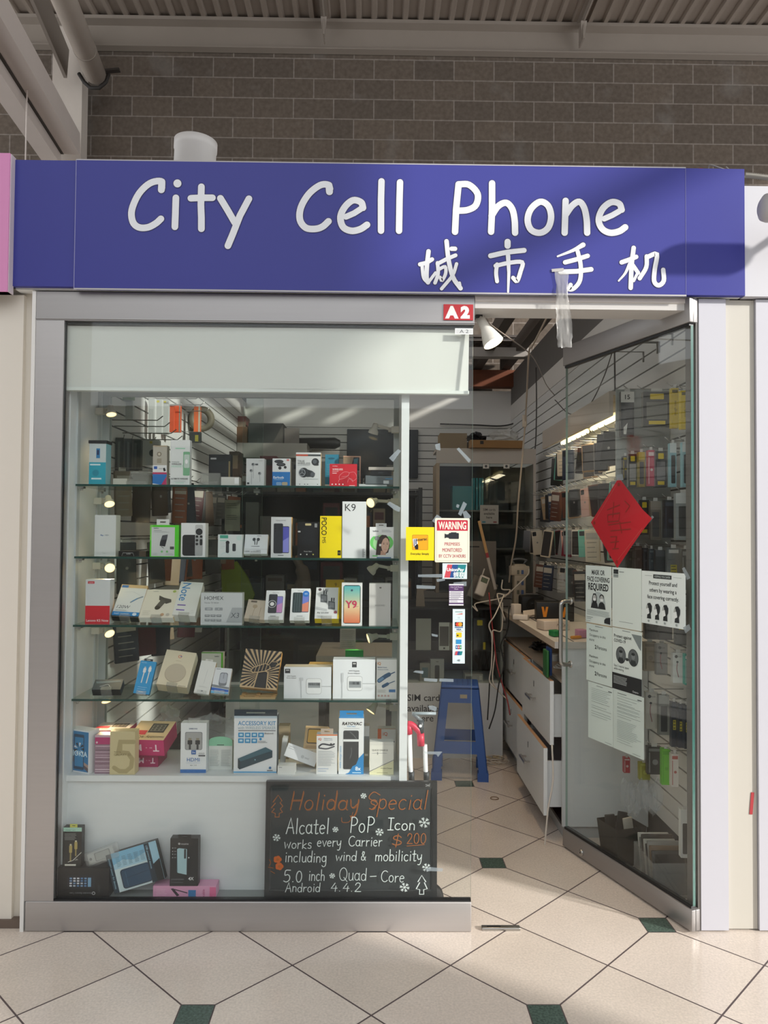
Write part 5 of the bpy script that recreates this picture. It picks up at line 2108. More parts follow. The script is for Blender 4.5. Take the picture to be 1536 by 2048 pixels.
def ledge_box(name, label, x0, x1, yt, yb, Y, d, body, art, side=None, tilt=0, roll=0, tab=None, group=G6):
    """pack on the window ledge; yb = picture height of its foot"""
    P0, P1 = at(x0, (yt + yb) / 2, Y), at(x1, (yt + yb) / 2, Y)
    zb, zt = at((x0 + x1) / 2, yb, Y).z, at((x0 + x1) / 2, yt, Y).z
    w, h = P1.x - P0.x, zt - zb
    mb = MB()
    mb.box(-w / 2, w / 2, 0, d, 0, h, mat(body, .42) if isinstance(body, str) else body, None, {'right': mat(side, .42), 'left': mat(side, .42)} if side else None)
    if art:
        art(Face(mb, (-w / 2, 0, h), (1, 0, 0), (0, 0, -1), (0, -1, 0), w, h))
    o = mb.build(name, None, ((P0.x + P1.x) / 2, Y, zb), (-math.radians(tilt), math.radians(roll), 0))
    if tab:
        hang_tab(o, w, h, .0006, tab)
    return tag(o, label, 'box', group)


def art_lt(f):
    f.rect(0, 0, 1, .10, '#a9d3c0')
    f.text('charge + sync', .4, .06, .03, '#3c5a4c', fit=.6)
    f.lines(.08, .75, .16, .30, 5, '#8b8f8c', .014)
    for u, v in ((.42, .45), (.70, .36)):
        f.rrect(u - .08, v, u + .08, v + .18, '#b9a565', .002)
        f.rect(u - .05, v - .04, u + .05, v, '#d6cfae')
        f.rect(u - .04, v + .18, u + .04, .85 - (u - .42) * .5, '#9a8a55')
    f.line([(.3, .86), (.55, .82), (1, .62)], .002, '#d9d9d0')
    f.text('1.2M', .72, .80, .035, '#d9d9d0')
    f.rect(.12, .91, .72, .955, '#d6d3c9')


def art_bat(f):
    f.rrect(.22, .22, .74, .62, '#24262b', .010)
    f.rect(.26, .27, .68, .56, '#1b1f30')
    for r_ in range(4):
        for c in range(5):
            f.rrect(.27 + c * .068, .285 + r_ * .072, .315 + c * .068, .33 + r_ * .072, random.choice(('#d9dde3', '#7f9fc4', '#b9c3cf', '#5f86b4')), .001)
    f.rect(.61, .28, .67, .55, '#7fa9c9')
    f.text('Extended Battery Case', .48, .74, .05, '#8d8f91', rot=180, fit=.42)
    f.oval(.72, .74, .03, '#c9cacb')
    f.oval(.72, .74, .02, '#2a2b2d')
    f.rrect(.55, .90, .67, .99, '#8d8f8f', .002)
    f.rrect(.80, .5, .84, .72, '#2d2e30', .002)


ledge_box('battery_case_box', 'black box showing a handset with app icons lying on the window ledge', 110, 218, 1736, 1803.5, .034, .058, '#151517', art_bat)
o = ledge_box('cable_box', 'black cable box with gold plugs and yellow tab standing on the app icon box', 126, 163, 1655, 1735, .045, .030, '#1c1d1e', art_lt, side='#101112', tab=(mat('#c9c95a', .5), .35, .75, .012))


def art_solar(f):
    f.rect(0, 0, .10, 1, '#17303f')
    f.text('portable power for devices', .05, .5, .05, '#9fc9dc', rot=90, fit=.85)
    f.rect(.10, 0, 1, 1, '#a9cfe0')
    f.poly([(.10, 0), (.76, 0), (.76, .2), (.5, .3), (.3, .22), (.10, .3)], '#7fb8d6')
    f.rect(.10, .42, .80, 1, '#cfe0e3')
    for k in range(5):
        f.lines(.17 + k * .12, .26 + k * .12, .14, .36, 7, '#6f8fa0', .012)
    f.rect(.76, 0, .86, 1, '#1d2c38')
    f.text('USB powered devices', .81, .35, .05, '#9fc9dc', rot=90, fit=.6)
    f.rect(.86, 0, 1, .55, '#9cc4d8')
    f.poly([(.86, .55), (1, .45), (1, 1), (.86, 1)], '#14181c')
    f.rrect(.20, .46, .78, .95, '#1e3042', .010)
    f.rrect(.22, .48, .76, .93, '#2f4c66', .008)
    f.line([(.28, .70), (.72, .66)], .0015, '#1e3042')
    f.line([(.30, .52), (.30, .90)], .001, '#4f7896')


Pm = at(268, 1738, .046)
w_, h_ = at(326, 1738, .046).x - at(222, 1738, .046).x, at(268, 1706, .046).z - at(268, 1783, .046).z
mb = MB()
mb.box(-w_ / 2, w_ / 2, 0, .03, -h_ / 2, h_ / 2, mat('#15181b', .45))
art_solar(Face(mb, (-w_ / 2, 0, h_ / 2), (1, 0, 0), (0, 0, -1), (0, -1, 0), w_, h_))
o = mb.build('solar_charger_box', None, (Pm.x + .005, .044, Pm.z + .008), (-.10, math.radians(-17), 0))
tag(o, 'blue and white solar charger box lying slanted between the black boxes on the ledge', 'box', G6)


def art_mor(f):
    f.oval(.32, .11, .035, '#e3e3e3')
    f.oval(.32, .11, .018, '#1a1b1c')
    f.text('mophie', .52, .11, .038, '#c9cacb')
    for v in (.20, .27, .33, .40):
        f.oval(.09, v, .02, '#a9abac')
        f.rect(.14, v - .008, .22, v + .008, '#7f8284')
    f.poly([(.25, .22), (.32, .20), (.60, .22), (.60, .76), (.28, .72)], '#a9c9d0')
    f.poly([(.25, .22), (.28, .72), (.25, .70)], '#5f7f88')
    f.poly([(.60, .20), (.75, .22), (.75, .74), (.60, .76)], '#0d0e0f')
    f.rrect(.5, .22, .57, .42, '#2a2c2e', .002)
    f.oval(.67, .40, .025, '#c9cacb')
    f.text('powerstation', .06, .85, .035, '#8d9092', 'l')
    f.text('4X', .76, .84, .065, '#e3e5e6', bold=.02)
    f.lines(.06, .5, .92, .92, 1, '#6b6e70', .008)


o = ledge_box('power_bank_box', 'black power bank box with a pale blue slab picture standing on the pink pack', 340, 396, 1681, 1776, .034, .036, '#1b1c1e', art_mor, side='#131415', tab=(mat('#1b1c1e', .5), .28, .74, .014))
o.location.z = max(o.location.z, ZL + .0425)


def art_pink(f):
    f.poly([(.28, .25), (.32, .2), (.42, .8), (.38, .9)], '#3b2b36')
    f.line([(.34, .3), (.54, .6)], .004, '#4a3a48', 3)
    f.rect(.56, .35, .68, .98, '#3f7fb8')
    f.text('cable', .80, .6, .22, '#b53a72', rot=-90)
    f.lines(.05, .22, .3, .8, 5, '#f0c9dc', .03)
    f.rect(.90, .1, 1, .9, '#e66f9c')


mb = MB()
X0, X1 = at(306, 1785, .036).x, at(432, 1785, .036).x
mb.box(X0, X1, .036, .090, ZL, ZL + .042, mat('#e3a3c4', .45))
art_pink(Face(mb, (X0, .036, ZL + .042), (1, 0, 0), (0, 0, -1), (0, -1, 0), X1 - X0, .042))
tag(mb.build('cable_pack'), 'pink cable pack lying flat at the foot of the black power bank box', 'box', G6)

Pm = at(203, 1711, .05)
o = empty('phone_case_pack', (Pm.x, .050, Pm.z), (-.12, math.radians(-20), 0))
tag(o, 'clear blister pack with a grey phone case lying slanted on the black case box', 'box', G6)
mb = MB()
mb.rbox(-.066, .066, 0, .016, -.028, .028, BLISTER, .007)
mb.build('blister', o)
mb = MB()
mb.rbox(-.055, .045, .003, .012, -.021, .021, mat('#c9ccc9', .4), .006)
f = Face(mb, (-.055, .003, .021), (1, 0, 0), (0, 0, -1), (0, -1, 0), .10, .042)
f.rrect(.28, .12, .88, .85, '#8d918f', .004)
f.rrect(.32, .18, .84, .79, '#b5b8b4', .003)
f.oval(.12, .5, .05, '#777a78')
mb.build('phone_case', o)

# ------------------------------------------------------------------ chalkboard
cb = empty('chalkboard', (0, 0, 0))
tag(cb, 'black framed chalkboard with white and orange handwriting standing in the window', 'chalkboard')
CY = 0.034
tl, tr_, bl_, br_ = at(533, 1562, CY + .02), at(872, 1562, CY + .02), at(528, 1802, CY), at(876, 1802, CY)
w_ = (tr_.x - tl.x + br_.x - bl_.x) / 2
zb_ = ZL + .002
h_ = (tl.z - zb_)
xc_ = (tl.x + tr_.x + bl_.x + br_.x) / 4
tl_ang = math.atan2(.016, h_)
cb.location = (xc_, CY, zb_)
cb.rotation_euler = (-tl_ang, 0, 0)
FRM = mat('#25282a', 0.35)
mb = MB()
fwid = .017
for (a, b, c, d) in ((-w_ / 2, w_ / 2, h_ - .019, h_), (-w_ / 2, w_ / 2, 0, .022), (-w_ / 2, -w_ / 2 + fwid, .022, h_ - .019), (w_ / 2 - fwid, w_ / 2, .022, h_ - .019)):
    mb.box(a, b, 0, .022, c, d, FRM)
for (a, b, c, d) in ((-w_ / 2 + fwid, w_ / 2 - fwid, h_ - .024, h_ - .019), (-w_ / 2 + fwid, w_ / 2 - fwid, .022, .027), (-w_ / 2 + fwid, -w_ / 2 + fwid + .004, .027, h_ - .024), (w_ / 2 - fwid - .004, w_ / 2 - fwid, .027, h_ - .024)):
    mb.box(a, b, .003, .022, c, d, mat('#3a3e40', .4))
f = Face(mb, (-w_ / 2, 0, h_), (1, 0, 0), (0, 0, -1), (0, -1, 0), w_, h_)
f.text('JVC', .945, .030, .018, '#b9bbbb', bold=.02, rot=180)
mb.build('frame', cb)
mb = MB()
mb.box(-w_ / 2 + fwid, w_ / 2 - fwid, .006, .016, .022, h_ - .019, mat('#2e3436', .75, noise=.12, scale=7))
f = Face(mb, (-w_ / 2, .006, h_), (1, 0, 0), (0, 0, -1), (0, -1, 0), w_, h_)
CW, CO, CO2 = mat('#dfe8e6', .8), mat('#a3602c', .85), mat('#c4632a', .85)
# picture -> board coordinates, from the enlarged view (x 480 + x/3.2, y 1530 + y/3.2)
BU = lambda x: (x - 172.0) / (1250.0 - 172.0)
BV = lambda y: (y - 100.0) / (865.0 - 100.0)
px_ = w_ / 345.0
hand(f, 'Holiday', BU(320), BV(290), .155, CO, 1.8 * px_, end=BU(755), slant=.12, rise=.0)
hand(f, 'Holiday', BU(322), BV(293), .155, CO, 1.0 * px_, end=BU(758), slant=.13, rise=.0)
hand(f, 'special', BU(820), BV(285), .155, CO, 1.8 * px_, end=BU(1185), slant=.16)
f.line([(BU(890), BV(190)), (BU(850), BV(170)), (BU(820), BV(210)), (BU(875), BV(245)), (BU(840), BV(285))], 1.6 * px_, CO, 4)
hand(f, 'Alcatel', BU(302), BV(450), .135, CW, 2.0 * px_, end=BU(570), rise=.02)
hand(f, 'PoP', BU(700), BV(438), .135, CW, 1.9 * px_, end=BU(855))
hand(f, 'Icon', BU(940), BV(420), .10, CW, 1.9 * px_, end=BU(1112))
hand(f, 'Works', BU(292), BV(545), .085, CW, 1.5 * px_, end=BU(462))
hand(f, 'every', BU(498), BV(530), .085, CW, 1.5 * px_, end=BU(648))
hand(f, 'Carrier', BU(695), BV(528), .088, CW, 1.5 * px_, end=BU(905))
hand(f, 'including', BU(298), BV(633), .09, CW, 1.6 * px_, end=BU(558))
hand(f, 'wind', BU(616), BV(622), .085, CW, 1.5 * px_, end=BU(745))
hand(f, '&', BU(772), BV(620), .08, CW, 1.5 * px_)
hand(f, 'mobilicity', BU(862), BV(622), .095, CW, 1.6 * px_, end=BU(1155))
hand(f, '5.0', BU(292), BV(762), .10, CW, 1.8 * px_, end=BU(406))
hand(f, 'inch', BU(448), BV(752), .095, CW, 1.6 * px_, end=BU(548))
hand(f, 'Quad', BU(638), BV(750), .11, CW, 1.3 * px_, end=BU(808))
hand(f, '-', BU(826), BV(755), .10, CW, 1.5 * px_, end=BU(872))
hand(f, 'Core', BU(900), BV(760), .095, CW, 1.4 * px_, end=BU(1045))
hand(f, 'Android', BU(304), BV(825), .078, CW, 1.5 * px_, end=BU(520))
hand(f, '4.4.2', BU(586), BV(822), .078, CW, 1.5 * px_, end=BU(775))
hand(f, '$', BU(965), BV(520), .11, CO, 1.8 * px_, end=BU(1030))
hand(f, '200', BU(1060), BV(505), .095, CO, 1.6 * px_, end=BU(1180))
f.line([(BU(1060), BV(522)), (BU(1170), BV(512))], 1.2 * px_, CO)
f.line([(BU(720), BV(300)), (BU(700), BV(360)), (BU(655), BV(365)), (BU(650), BV(335))], 1.2 * px_, CO, 4)


def flake(x, y, r):
    for k in range(6):
        a = pi * k / 3 + .2
        c, s_ = math.cos(a), math.sin(a)
        P = lambda q, t=0: (BU(x + r * (q * c - t * s_)), BV(y + r * (q * s_ + t * c)))
        f.line([P(0), P(1)], 1.2 * px_, CW)
        for q in (.55, .8):
            f.line([P(q - .0), P(q + .22, .25)], .9 * px_, CW)
            f.line([P(q - .0), P(q + .22, -.25)], .9 * px_, CW)


for x, y, r_ in ((786, 190, 17), (612, 412, 17), (888, 427, 23), (1168, 362, 32), (246, 462, 22), (596, 710, 16), (1046, 783, 28), (1182, 652, 25)):
    flake(x, y, r_)


def tree_mark(pts, m, wd):
    f.line([(BU(x), BV(y)) for x, y in pts], wd, m, 0, True)


tree_mark([(1152, 702), (1128, 745), (1140, 748), (1118, 790), (1140, 795), (1138, 825), (1165, 825), (1164, 795), (1186, 790), (1168, 748), (1178, 745)], CW, 1.3 * px_)
tree_mark([(254, 178), (222, 225), (238, 230), (212, 262), (232, 268), (215, 290), (238, 298), (236, 322), (262, 322), (262, 298), (282, 290), (268, 268), (284, 250), (266, 228), (278, 215)], CO, 1.4 * px_)
for x, y in ((256, 600), (268, 645)):
    for k in range(5):
        a = 2 * pi * k / 5
        f.oval(BU(x + 13 * math.cos(a)), BV(y + 11 * math.sin(a)), .012, CO2)
    f.oval(BU(x), BV(y), .008, CO)
for pts in ([(205, 600), (215, 620), (205, 640)], [(200, 650), (230, 655)], [(215, 675), (240, 690)]):
    f.line([(BU(x), BV(y)) for x, y in pts], 1.2 * px_, CO, 3)
mb.build('slate', cb)


# ------------------------------------------------------------------ stickers on the inside of the front glass
GY = 0.0058


def sticker(name, label, x0, x1, y0, y1, body, art=None, cat='sticker', rad=.0015, group=None, edge=None):
    A, Bp = at(x0, y0, GY), at(x1, y1, GY)
    w, h = Bp.x - A.x, A.z - Bp.z
    mb = MB()
    f = Face(mb, (0, -.0005, 0), (1, 0, 0), (0, 0, -1), (0, -1, 0), w, h, 0)
    mb.box(0, w, -.0004, -.0001, -h, 0, mat(body, .5)) if rad < .002 else None
    if rad >= .002:
        f.rrect(0, 0, 1, 1, body, rad)
    if art:
        art(f)
    o = mb.build(name, None, (A.x, GY, A.z))
    return tag(o, label, cat, group)


def art_interac(f):
    f.rrect(.22, .23, .79, .69, '#b8860f', .004)
    f.rrect(.235, .245, .775, .68, '#e9a417', .004)
    f.poly([(.24, .36), (.40, .34), (.42, .50), (.28, .60)], '#eef0ee')
    f.poly([(.28, .36), (.31, .36), (.31, .56), (.28, .58)], '#26306a')
    f.poly([(.34, .36), (.37, .36), (.38, .50), (.34, .53)], '#26306a')
    f.poly([(.30, .58), (.40, .50), (.44, .55), (.44, .67), (.34, .67)], '#171412')
    f.text('Interac', .555, .365, .085, '#33301c', rot=-7, bold=.02, fit=.44)
    f.text('Everyday Simply', .5, .80, .060, '#4a4612', fit=.76, bold=.01)


sticker('payment_sticker', 'yellow square payment sticker with an orange emblem on the window glass', 812, 868, 1054, 1121, '#eed60e', art_interac)


def art_warn(f):
    f.rrect(.015, .012, .985, .988, '#e9e6d3', .006)
    f.rrect(.05, .04, .95, .965, '#a6a38f', .005)
    f.rrect(.056, .045, .944, .96, '#e7e5d3', .005)
    f.rect(.056, .08, .944, .285, '#c2263e')
    f.rrect(.056, .045, .944, .20, '#c2263e', .005)
    f.text('WARNING', .5, .165, .165, '#f2ead9', fit=.80, bold=.03)
    f.rrect(.40, .335, .69, .47, '#20242a', .003)
    f.rect(.46, .32, .62, .35, '#20242a')
    f.poly([(.40, .36), (.34, .37), (.28, .35), (.28, .46), (.34, .44), (.40, .45)], '#20242a')
    f.text('PREMISES', .5, .585, .075, '#bb4252', fit=.44)
    f.text('MONITORED', .5, .72, .085, '#bb4252', fit=.56)
    f.text('BY CCTV', .30, .855, .075, '#bb4252', fit=.36)
    f.text('24 HOURS', .70, .855, .075, '#bb4252', fit=.38)


sticker('warning_sign', 'white and red warning sign with a black camera on the window glass', 870, 939, 1036, 1125, '#e3e0cc', art_warn, 'sign', .005)


def art_union(f):
    f.poly([(.18, .06), (.98, .06), (.86, .94), (.06, .94)], '#e6eef0')
    f.poly([(.20, .08), (.40, .08), (.32, .92), (.07, .92)], '#c94a56')
    f.poly([(.40, .08), (.66, .08), (.56, .92), (.30, .92)], '#1f4d8c')
    f.poly([(.64, .08), (.97, .08), (.86, .92), (.54, .92)], '#178087')
    f.text('UnionPay', .52, .40, .20, '#eef4f4', fit=.72, bold=.03, slant=.1)
    f.text('银联', .66, .74, .26, '#eef4f4', bold=.02, slant=.1)


sticker('payment_sticker', 'white payment sticker with a red, blue and green slanted emblem under the warning sign', 885, 934, 1126.5, 1158, '#d5e4e6', art_union)


def art_hours(f):
    f.rect(0, 0, 1, .06, '#e3e3e6')
    f.rect(0, .06, 1, .30, '#553766')
    f.text('City Cell Phone', .5, .14, .06, '#d9cfe0', fit=.84)
    f.text('Hours', .5, .23, .05, '#d9cfe0', bold=.02)
    for v in (.33, .43, .53, .63):
        f.rect(.02, v, .98, v + .08, '#dcdce2')
        f.lines(.1, .9, v + .04, v + .04, 1, '#77747d', .022, .3)
    f.rect(.02, .74, .98, .87, '#dcdce2')
    f.lines(.08, .7, .77, .83, 2, '#8b8891', .018)
    f.rect(0, .94, 1, 1, '#e3e3e6')


sticker('hours_card', 'small purple and white opening hours card on the window glass', 898, 927, 1168, 1211, '#5d4470', art_hours, 'sign')


def art_pay(f):
    f.rect(.2, .045, .8, .06, '#7f9a94')
    f.poly([(.2, .10), (.8, .075), (.8, .10)], '#c9655a')
    f.line([(.42, .15), (.46, .16), (.42, .17)], .001, '#6f8f96', 3)
    f.line([(.5, .145), (.56, .16), (.5, .175)], .001, '#6f8f96', 3)
    f.lines(.2, .8, .195, .195, 1, '#a9c0c6', .006)
    f.rect(.18, .24, .84, .32, '#2a2320')
    f.oval(.41, .28, .16, '#d4402f')
    f.oval(.61, .28, .16, '#e8a02c')
    f.rect(.18, .33, .84, .345, '#274a8c')
    f.text('VISA', .5, .375, .032, '#27407c', bold=.02)
    f.rect(.18, .405, .84, .412, '#d9a04a')
    f.rrect(.30, .43, .74, .52, '#e6c51c', .002)
    f.rect(.34, .47, .48, .50, '#4a3a12')
    f.rect(.28, .56, .72, .64, '#2f8fc9')
    for c, u in (('#2a6fb0', .26), ('#c23a4c', .42), ('#2f9456', .58)):
        f.rrect(u, .665, u + .15, .735, c, .002)
        f.rect(u + .03, .69, u + .12, .71, '#e6eaea')
    f.poly([(.26, .775), (.45, .775), (.38, .845), (.18, .845)], '#c94a56')
    f.poly([(.43, .775), (.62, .775), (.54, .845), (.36, .845)], '#1f4d8c')
    f.poly([(.6, .775), (.82, .775), (.74, .845), (.52, .845)], '#178087')
    for k in range(4):
        r_ = .03 + .05 * k
        f.line([(.36 + r_ * 1.0, .94 - r_ * .12), (.39 + r_ * 1.2, .94), (.36 + r_, .94 + r_ * .12)], .0012, '#3a4550', 3)


sticker('payment_strip', 'tall narrow white strip of payment card emblems on the window glass', 905.5, 929.5, 1218, 1327, '#d6e9ee', art_pay)
sticker('unit_sticker', 'tiny white unit sticker with A 2 at the top corner of the window glass', 910, 946, 656.5, 669, '#e3e6e6', lambda f: (f.rect(.06, .15, .94, .85, '#d0d3d3'), f.text('A 2', .5, .5, .55, '#55585a', sx=1.3)))

TAPES = [
    ('holding the upper left corner of the warning sign', [(864, 1042), (874, 1029), (883, 1035), (871, 1047)]),
    ('curling above the warning sign', [(916, 1028), (927, 1003), (934, 1008), (922, 1032)]),
    ('tiny scrap above the warning sign', [(912, 1014), (914, 1008), (919, 1010), (917, 1016)]),
    ('holding the upper right corner of the warning sign', [(925, 1024), (932, 1021), (942, 1033), (934, 1044), (929, 1038)]),
    ('left of the red and green payment sticker', [(836, 1149), (884, 1148), (884, 1155), (836, 1154)]),
    ('just under the left corner of the red and green payment sticker', [(873, 1158), (890, 1157), (890, 1161), (874, 1164)]),
    ('two hands left of the opening hours card', [(833, 1170), (871, 1172), (870, 1178), (833, 1177)]),
    ('holding the top of the opening hours card', [(907, 1165), (933, 1163), (933, 1172), (926, 1172), (926, 1168), (907, 1168)]),
    ('beside the white handset in the showcase', [(863, 1267), (876, 1270), (875, 1274), (864, 1272)]),
    ('pointed scrap left of the payment strip low down', [(826, 1344), (831, 1341), (847, 1342), (846, 1348)]),
    ('first of the two strips over the edge of the showcase', [(848, 1356), (875, 1358), (874, 1364), (848, 1362)]),
    ('second of the two strips over the edge of the showcase', [(879, 1357), (907, 1358), (907, 1364), (879, 1363)]),
    ('crumpled on the glass before the seat of the stool', [(856, 1412), (866, 1411), (874, 1415), (872, 1423), (860, 1419)]),
    ('before the legs of the stool', [(849, 1503), (878, 1503), (885, 1503), (876, 1514), (873, 1509), (850, 1508)]),
    ('greenish strip at the right edge of the chalkboard', [(852, 1737), (860, 1734), (886, 1737), (885, 1743), (853, 1742)]),
    ('slanting high up beside the cardboard box', [(913, 898), (918, 895), (942, 920), (938, 926)]),
    ('square piece high up above the warning sign', [(870, 889), (880, 886), (881, 901), (872, 899)]),
    ('on the window beside the topmost lamp of the white upright', [(778, 916), (796, 898), (802, 902), (786, 924)]),
    ('on the window beside the second lamp of the white upright', [(774, 1008), (779, 1003), (801, 1015), (799, 1024), (790, 1021)]),
]
for t, pts in TAPES:
    mb = MB()
    c = at(sum(p[0] for p in pts) / len(pts), sum(p[1] for p in pts) / len(pts), GY)
    P = [at(x, y, GY - .0004) - c for x, y in pts]
    mb.poly(P, TAPE)
    tag(mb.build('clear_tape', None, c), 'piece of clear tape ' + t, 'tape', 'clear tape on the window')

# plastic strip taped to the sign, hanging over the doorway
mb = MB()
rows = 22
rnd = random.Random(5)
L_, R_ = [], []
for i in range(rows + 1):
    t = i / rows
    y = 541 + (695 - 541) * t
    xl = 1109 + 7 * t + 2.0 * math.sin(t * 7) + rnd.uniform(-1, 1)
    xr_ = 1137 + 6 * t - 2.5 * math.sin(t * 6) + rnd.uniform(-1, 1)
    n = 7
    row = []
    for j in range(n + 1):
        p = at(xl + (xr_ - xl) * j / n, y + rnd.uniform(-.8, .8), -.038)
        row.append(mb.bm.verts.new((p.x, -.038 + (.006 * math.sin(j * 2.6 + i * .35) + rnd.uniform(-.003, .003)) * min(1, t * 3), p.z)))
    L_.append(row)
km = mb.mi(FILMY)
for a, b in zip(L_, L_[1:]):
    for j in range(len(a) - 1):
        fa = mb.bm.faces.new((a[j], a[j + 1], b[j + 1], b[j]))
        fa.material_index = km
        fa.smooth = True
tag(mb.build('plastic_strip'), 'crinkled clear plastic strip taped to the sign and hanging over the doorway', 'plastic strip')
mb = MB()
c = at(1116, 542, -.031)
mb.poly([at(x, y, -.0345) - c for x, y in ((1103, 538), (1127, 536), (1128, 541), (1104, 544))], mat('#b9b6b4', .5))
tag(mb.build('clear_tape', None, c), 'short tape holding the plastic strip to the blue sign', 'tape')


# ------------------------------------------------------------------ little lamps of the display
LAMPW = mat('#e6e3da', 0.45)
GLOW = mat('#ffdc9c', 0.4, emit=2.2)


def spot(px, py, Yp, xw, zoff, aim, label, lit=True):
    """clip spotlight: head at the picture point, clamped on the cabinet wall at xw"""
    hp = at(px, py, Yp)
    o = empty('clip_spotlight', hp)
    tag(o, label, 'lamp', 'small clip spotlights of the display')
    d = Vector(aim).normalized()
    q = d.to_track_quat('Z', 'Y').to_matrix().to_4x4()
    mb = MB()
    mb.lathe([(.004, -.030), (.011, -.026), (.013, -.006), (.020, .004), (.0215, .014), (.0205, .016), (.0195, .0145)], LAMPW, 18, q)
    lh = mb.build('lamp_head', o)
    mb = MB()
    mb.lathe([(.0194, .0138), (.012, .0128), (0, .0122)], GLOW if lit else mat('#cfc9bb', .3), 18, q)
    mb.build('bulb', lh)
    dx = xw - hp.x
    back = d * -.022
    sgn = 1 if dx > 0 else -1
    mb = MB()
    mb.bar(back, (dx - sgn * .03, .01, zoff), .006, .012, LAMPW)
    mb.lathe([(.008, -.006), (.008, .006)], LAMPW, 12, Matrix.Translation(back) @ Matrix.Rotation(pi / 2, 4, 'X'))
    mb.build('arm', o)
    mb = MB()
    mb.box(min(dx, dx - sgn * .032), max(dx, dx - sgn * .032), -.002, .026, zoff - .013, zoff + .013, LAMPW)
    mb.box(dx - sgn * .045, dx - sgn * .032, .004, .02, zoff - .009, zoff + .009, mat('#cfcbc0', .5))
    mb.build('clamp', o)
    if lit:
        lamp('SPOT', hp + d * .03, 1.5, (1.0, .74, .42), .02, d, 95)
    return o


ORD = ('topmost', 'second', 'third', 'fourth', 'lowest')
for i, (x, y, aim) in enumerate(((222, 823, (.25, -.35, -1)), (218, 1003, (.35, -.55, -.75)), (219, 1133, (.35, -.75, -.35)), (217, 1263, (.45, -.5, -.45)), (212, 1396, (.4, -.5, -.8)))):
    spot(x, y, .31, XC0 + .001, .002, aim, ORD[i] + ' small white clip spotlight on the white left wall of the cabinet')
for i, (x, y, aim, lit) in enumerate(((748, 860, (-.3, .25, -1), True), (745, 1004, (-.5, -.65, -.25), True), (746, 1138, (-.75, .15, -.7), False), (743, 1275, (-.9, -.25, -.25), True), (745, 1417, (-.55, -.35, -.75), True))):
    spot(x, y, .33, a.x if False else XC1 - .001, .003, aim, ORD[i] + ' small white clip spotlight on the white upright side of the cabinet', lit)


# ================================================================== THE GLASS DOOR, standing open inwards
DF, DH = Vector((0.9005, 0.753, 0)), Vector((1.177, -0.003, 0))
DEX = (DH - DF).normalized()
DW = (DH - DF).length
DN = Vector((-DEX.y * -1, DEX.x * -1, 0)) * -1
DN = Vector((DEX.y, -DEX.x, 0))
if DN.y > 0:
    DN = -DN
DROT = math.atan2(DEX.y, DEX.x)


def atD(px, py, k=0.0066):
    d = ray(px, py)
    o = DF + DN * k
    t = (o - CAM).dot(DN) / d.dot(DN)
    return CAM + d * t


def on_door(px, py, k=0.0066):
    p = atD(px, py, k)
    return (p - DF).dot(DEX), p.z


door = struct(empty('door_1', DF, (0, 0, DROT)))
zt1 = at(1387, 598, -.003).z
zt0 = at(1387, 646, -.003).z
zb1 = at(1387, 1817, -.003).z
mb = MB()
mb.rbox(0, DW + .012, -.019, .019, zt0, zt1, ALU_H, .002)
mb.box(.002, DW, -.010, .010, zt0 - .010, zt0, BLACK)
mb.box(DW + .0121, DW + .0127, -.001, .001, zt0, zt1, mat('#55534f', .5))
mb.build('top_rail', door)
mb = MB()
mb.rbox(0, DW + .012, -.019, .019, .010, zb1, ALU_H, .002)
mb.box(.002, DW, -.010, .010, zb1, zb1 + .010, BLACK)
mb.box(DW + .0121, DW + .0127, -.001, .001, .010, zb1, mat('#55534f', .5))
mb.build('bottom_rail', door)
mb = MB()
mb.box(.004, DW + .004, -.006, .006, zb1 + .0105, zt0 - .0105, GLASS, None, {'right': mat('#1d5a50', .2), 'left': EDGE_PALE})
mb.build('glass_pane', door)
mb = MB()
lu = on_door(1163, 1705, .019)
T = Matrix.Translation((lu[0], -.019, lu[1])) @ Matrix.Rotation(pi / 2, 4, 'X')
mb.lathe([(.014, -.0), (.014, .006), (.011, .008), (0, .008)], STEEL, 18, T)
mb.lathe([(.004, .0082), (0, .0083)], BLACK, 8, T)
mb.build('lock', door)
hu = on_door(1151, 1204)
hl = on_door(1150, 1331)
mb = MB()
u_ = .045
off = .060
zA, zB = hu[1], hl[1]
path = [(u_, -.006, zA), (u_, -off * .6, zA), (u_, -off * .93, zA - .008), (u_, -off, zA - .03), (u_, -off, (zA + zB) / 2), (u_, -off, zB + .03), (u_, -off * .93, zB + .008), (u_, -off * .6, zB), (u_, -.006, zB)]
mb.tube(smooth_path(path, 5), .0095, STEEL, 12)
for z in (zA, zB):
    mb.lathe([(.016, 0), (.016, .004), (.010, .005)], STEEL, 16, Matrix.Translation((u_, -.006, z)) @ Matrix.Rotation(pi / 2, 4, 'X'))
mb.build('handle', door)
# floor spring latch beside the fixed pane
mb = MB()
g0, g1 = atZ(963, 1857, .004), atZ(1040, 1857, .004)
mb.rbox(g0.x, g1.x, g0.y - .012, g0.y + .012, .0008, .012, STEEL, .003)
mb.box(g0.x + .02, g0.x + .07, g0.y - .003, g0.y + .003, .012, .0125, BLACK)
tag(mb.build('floor_latch'), 'steel latch plate set on the floor at the doorway threshold', 'latch')

PAPER = '#dbe7e3'


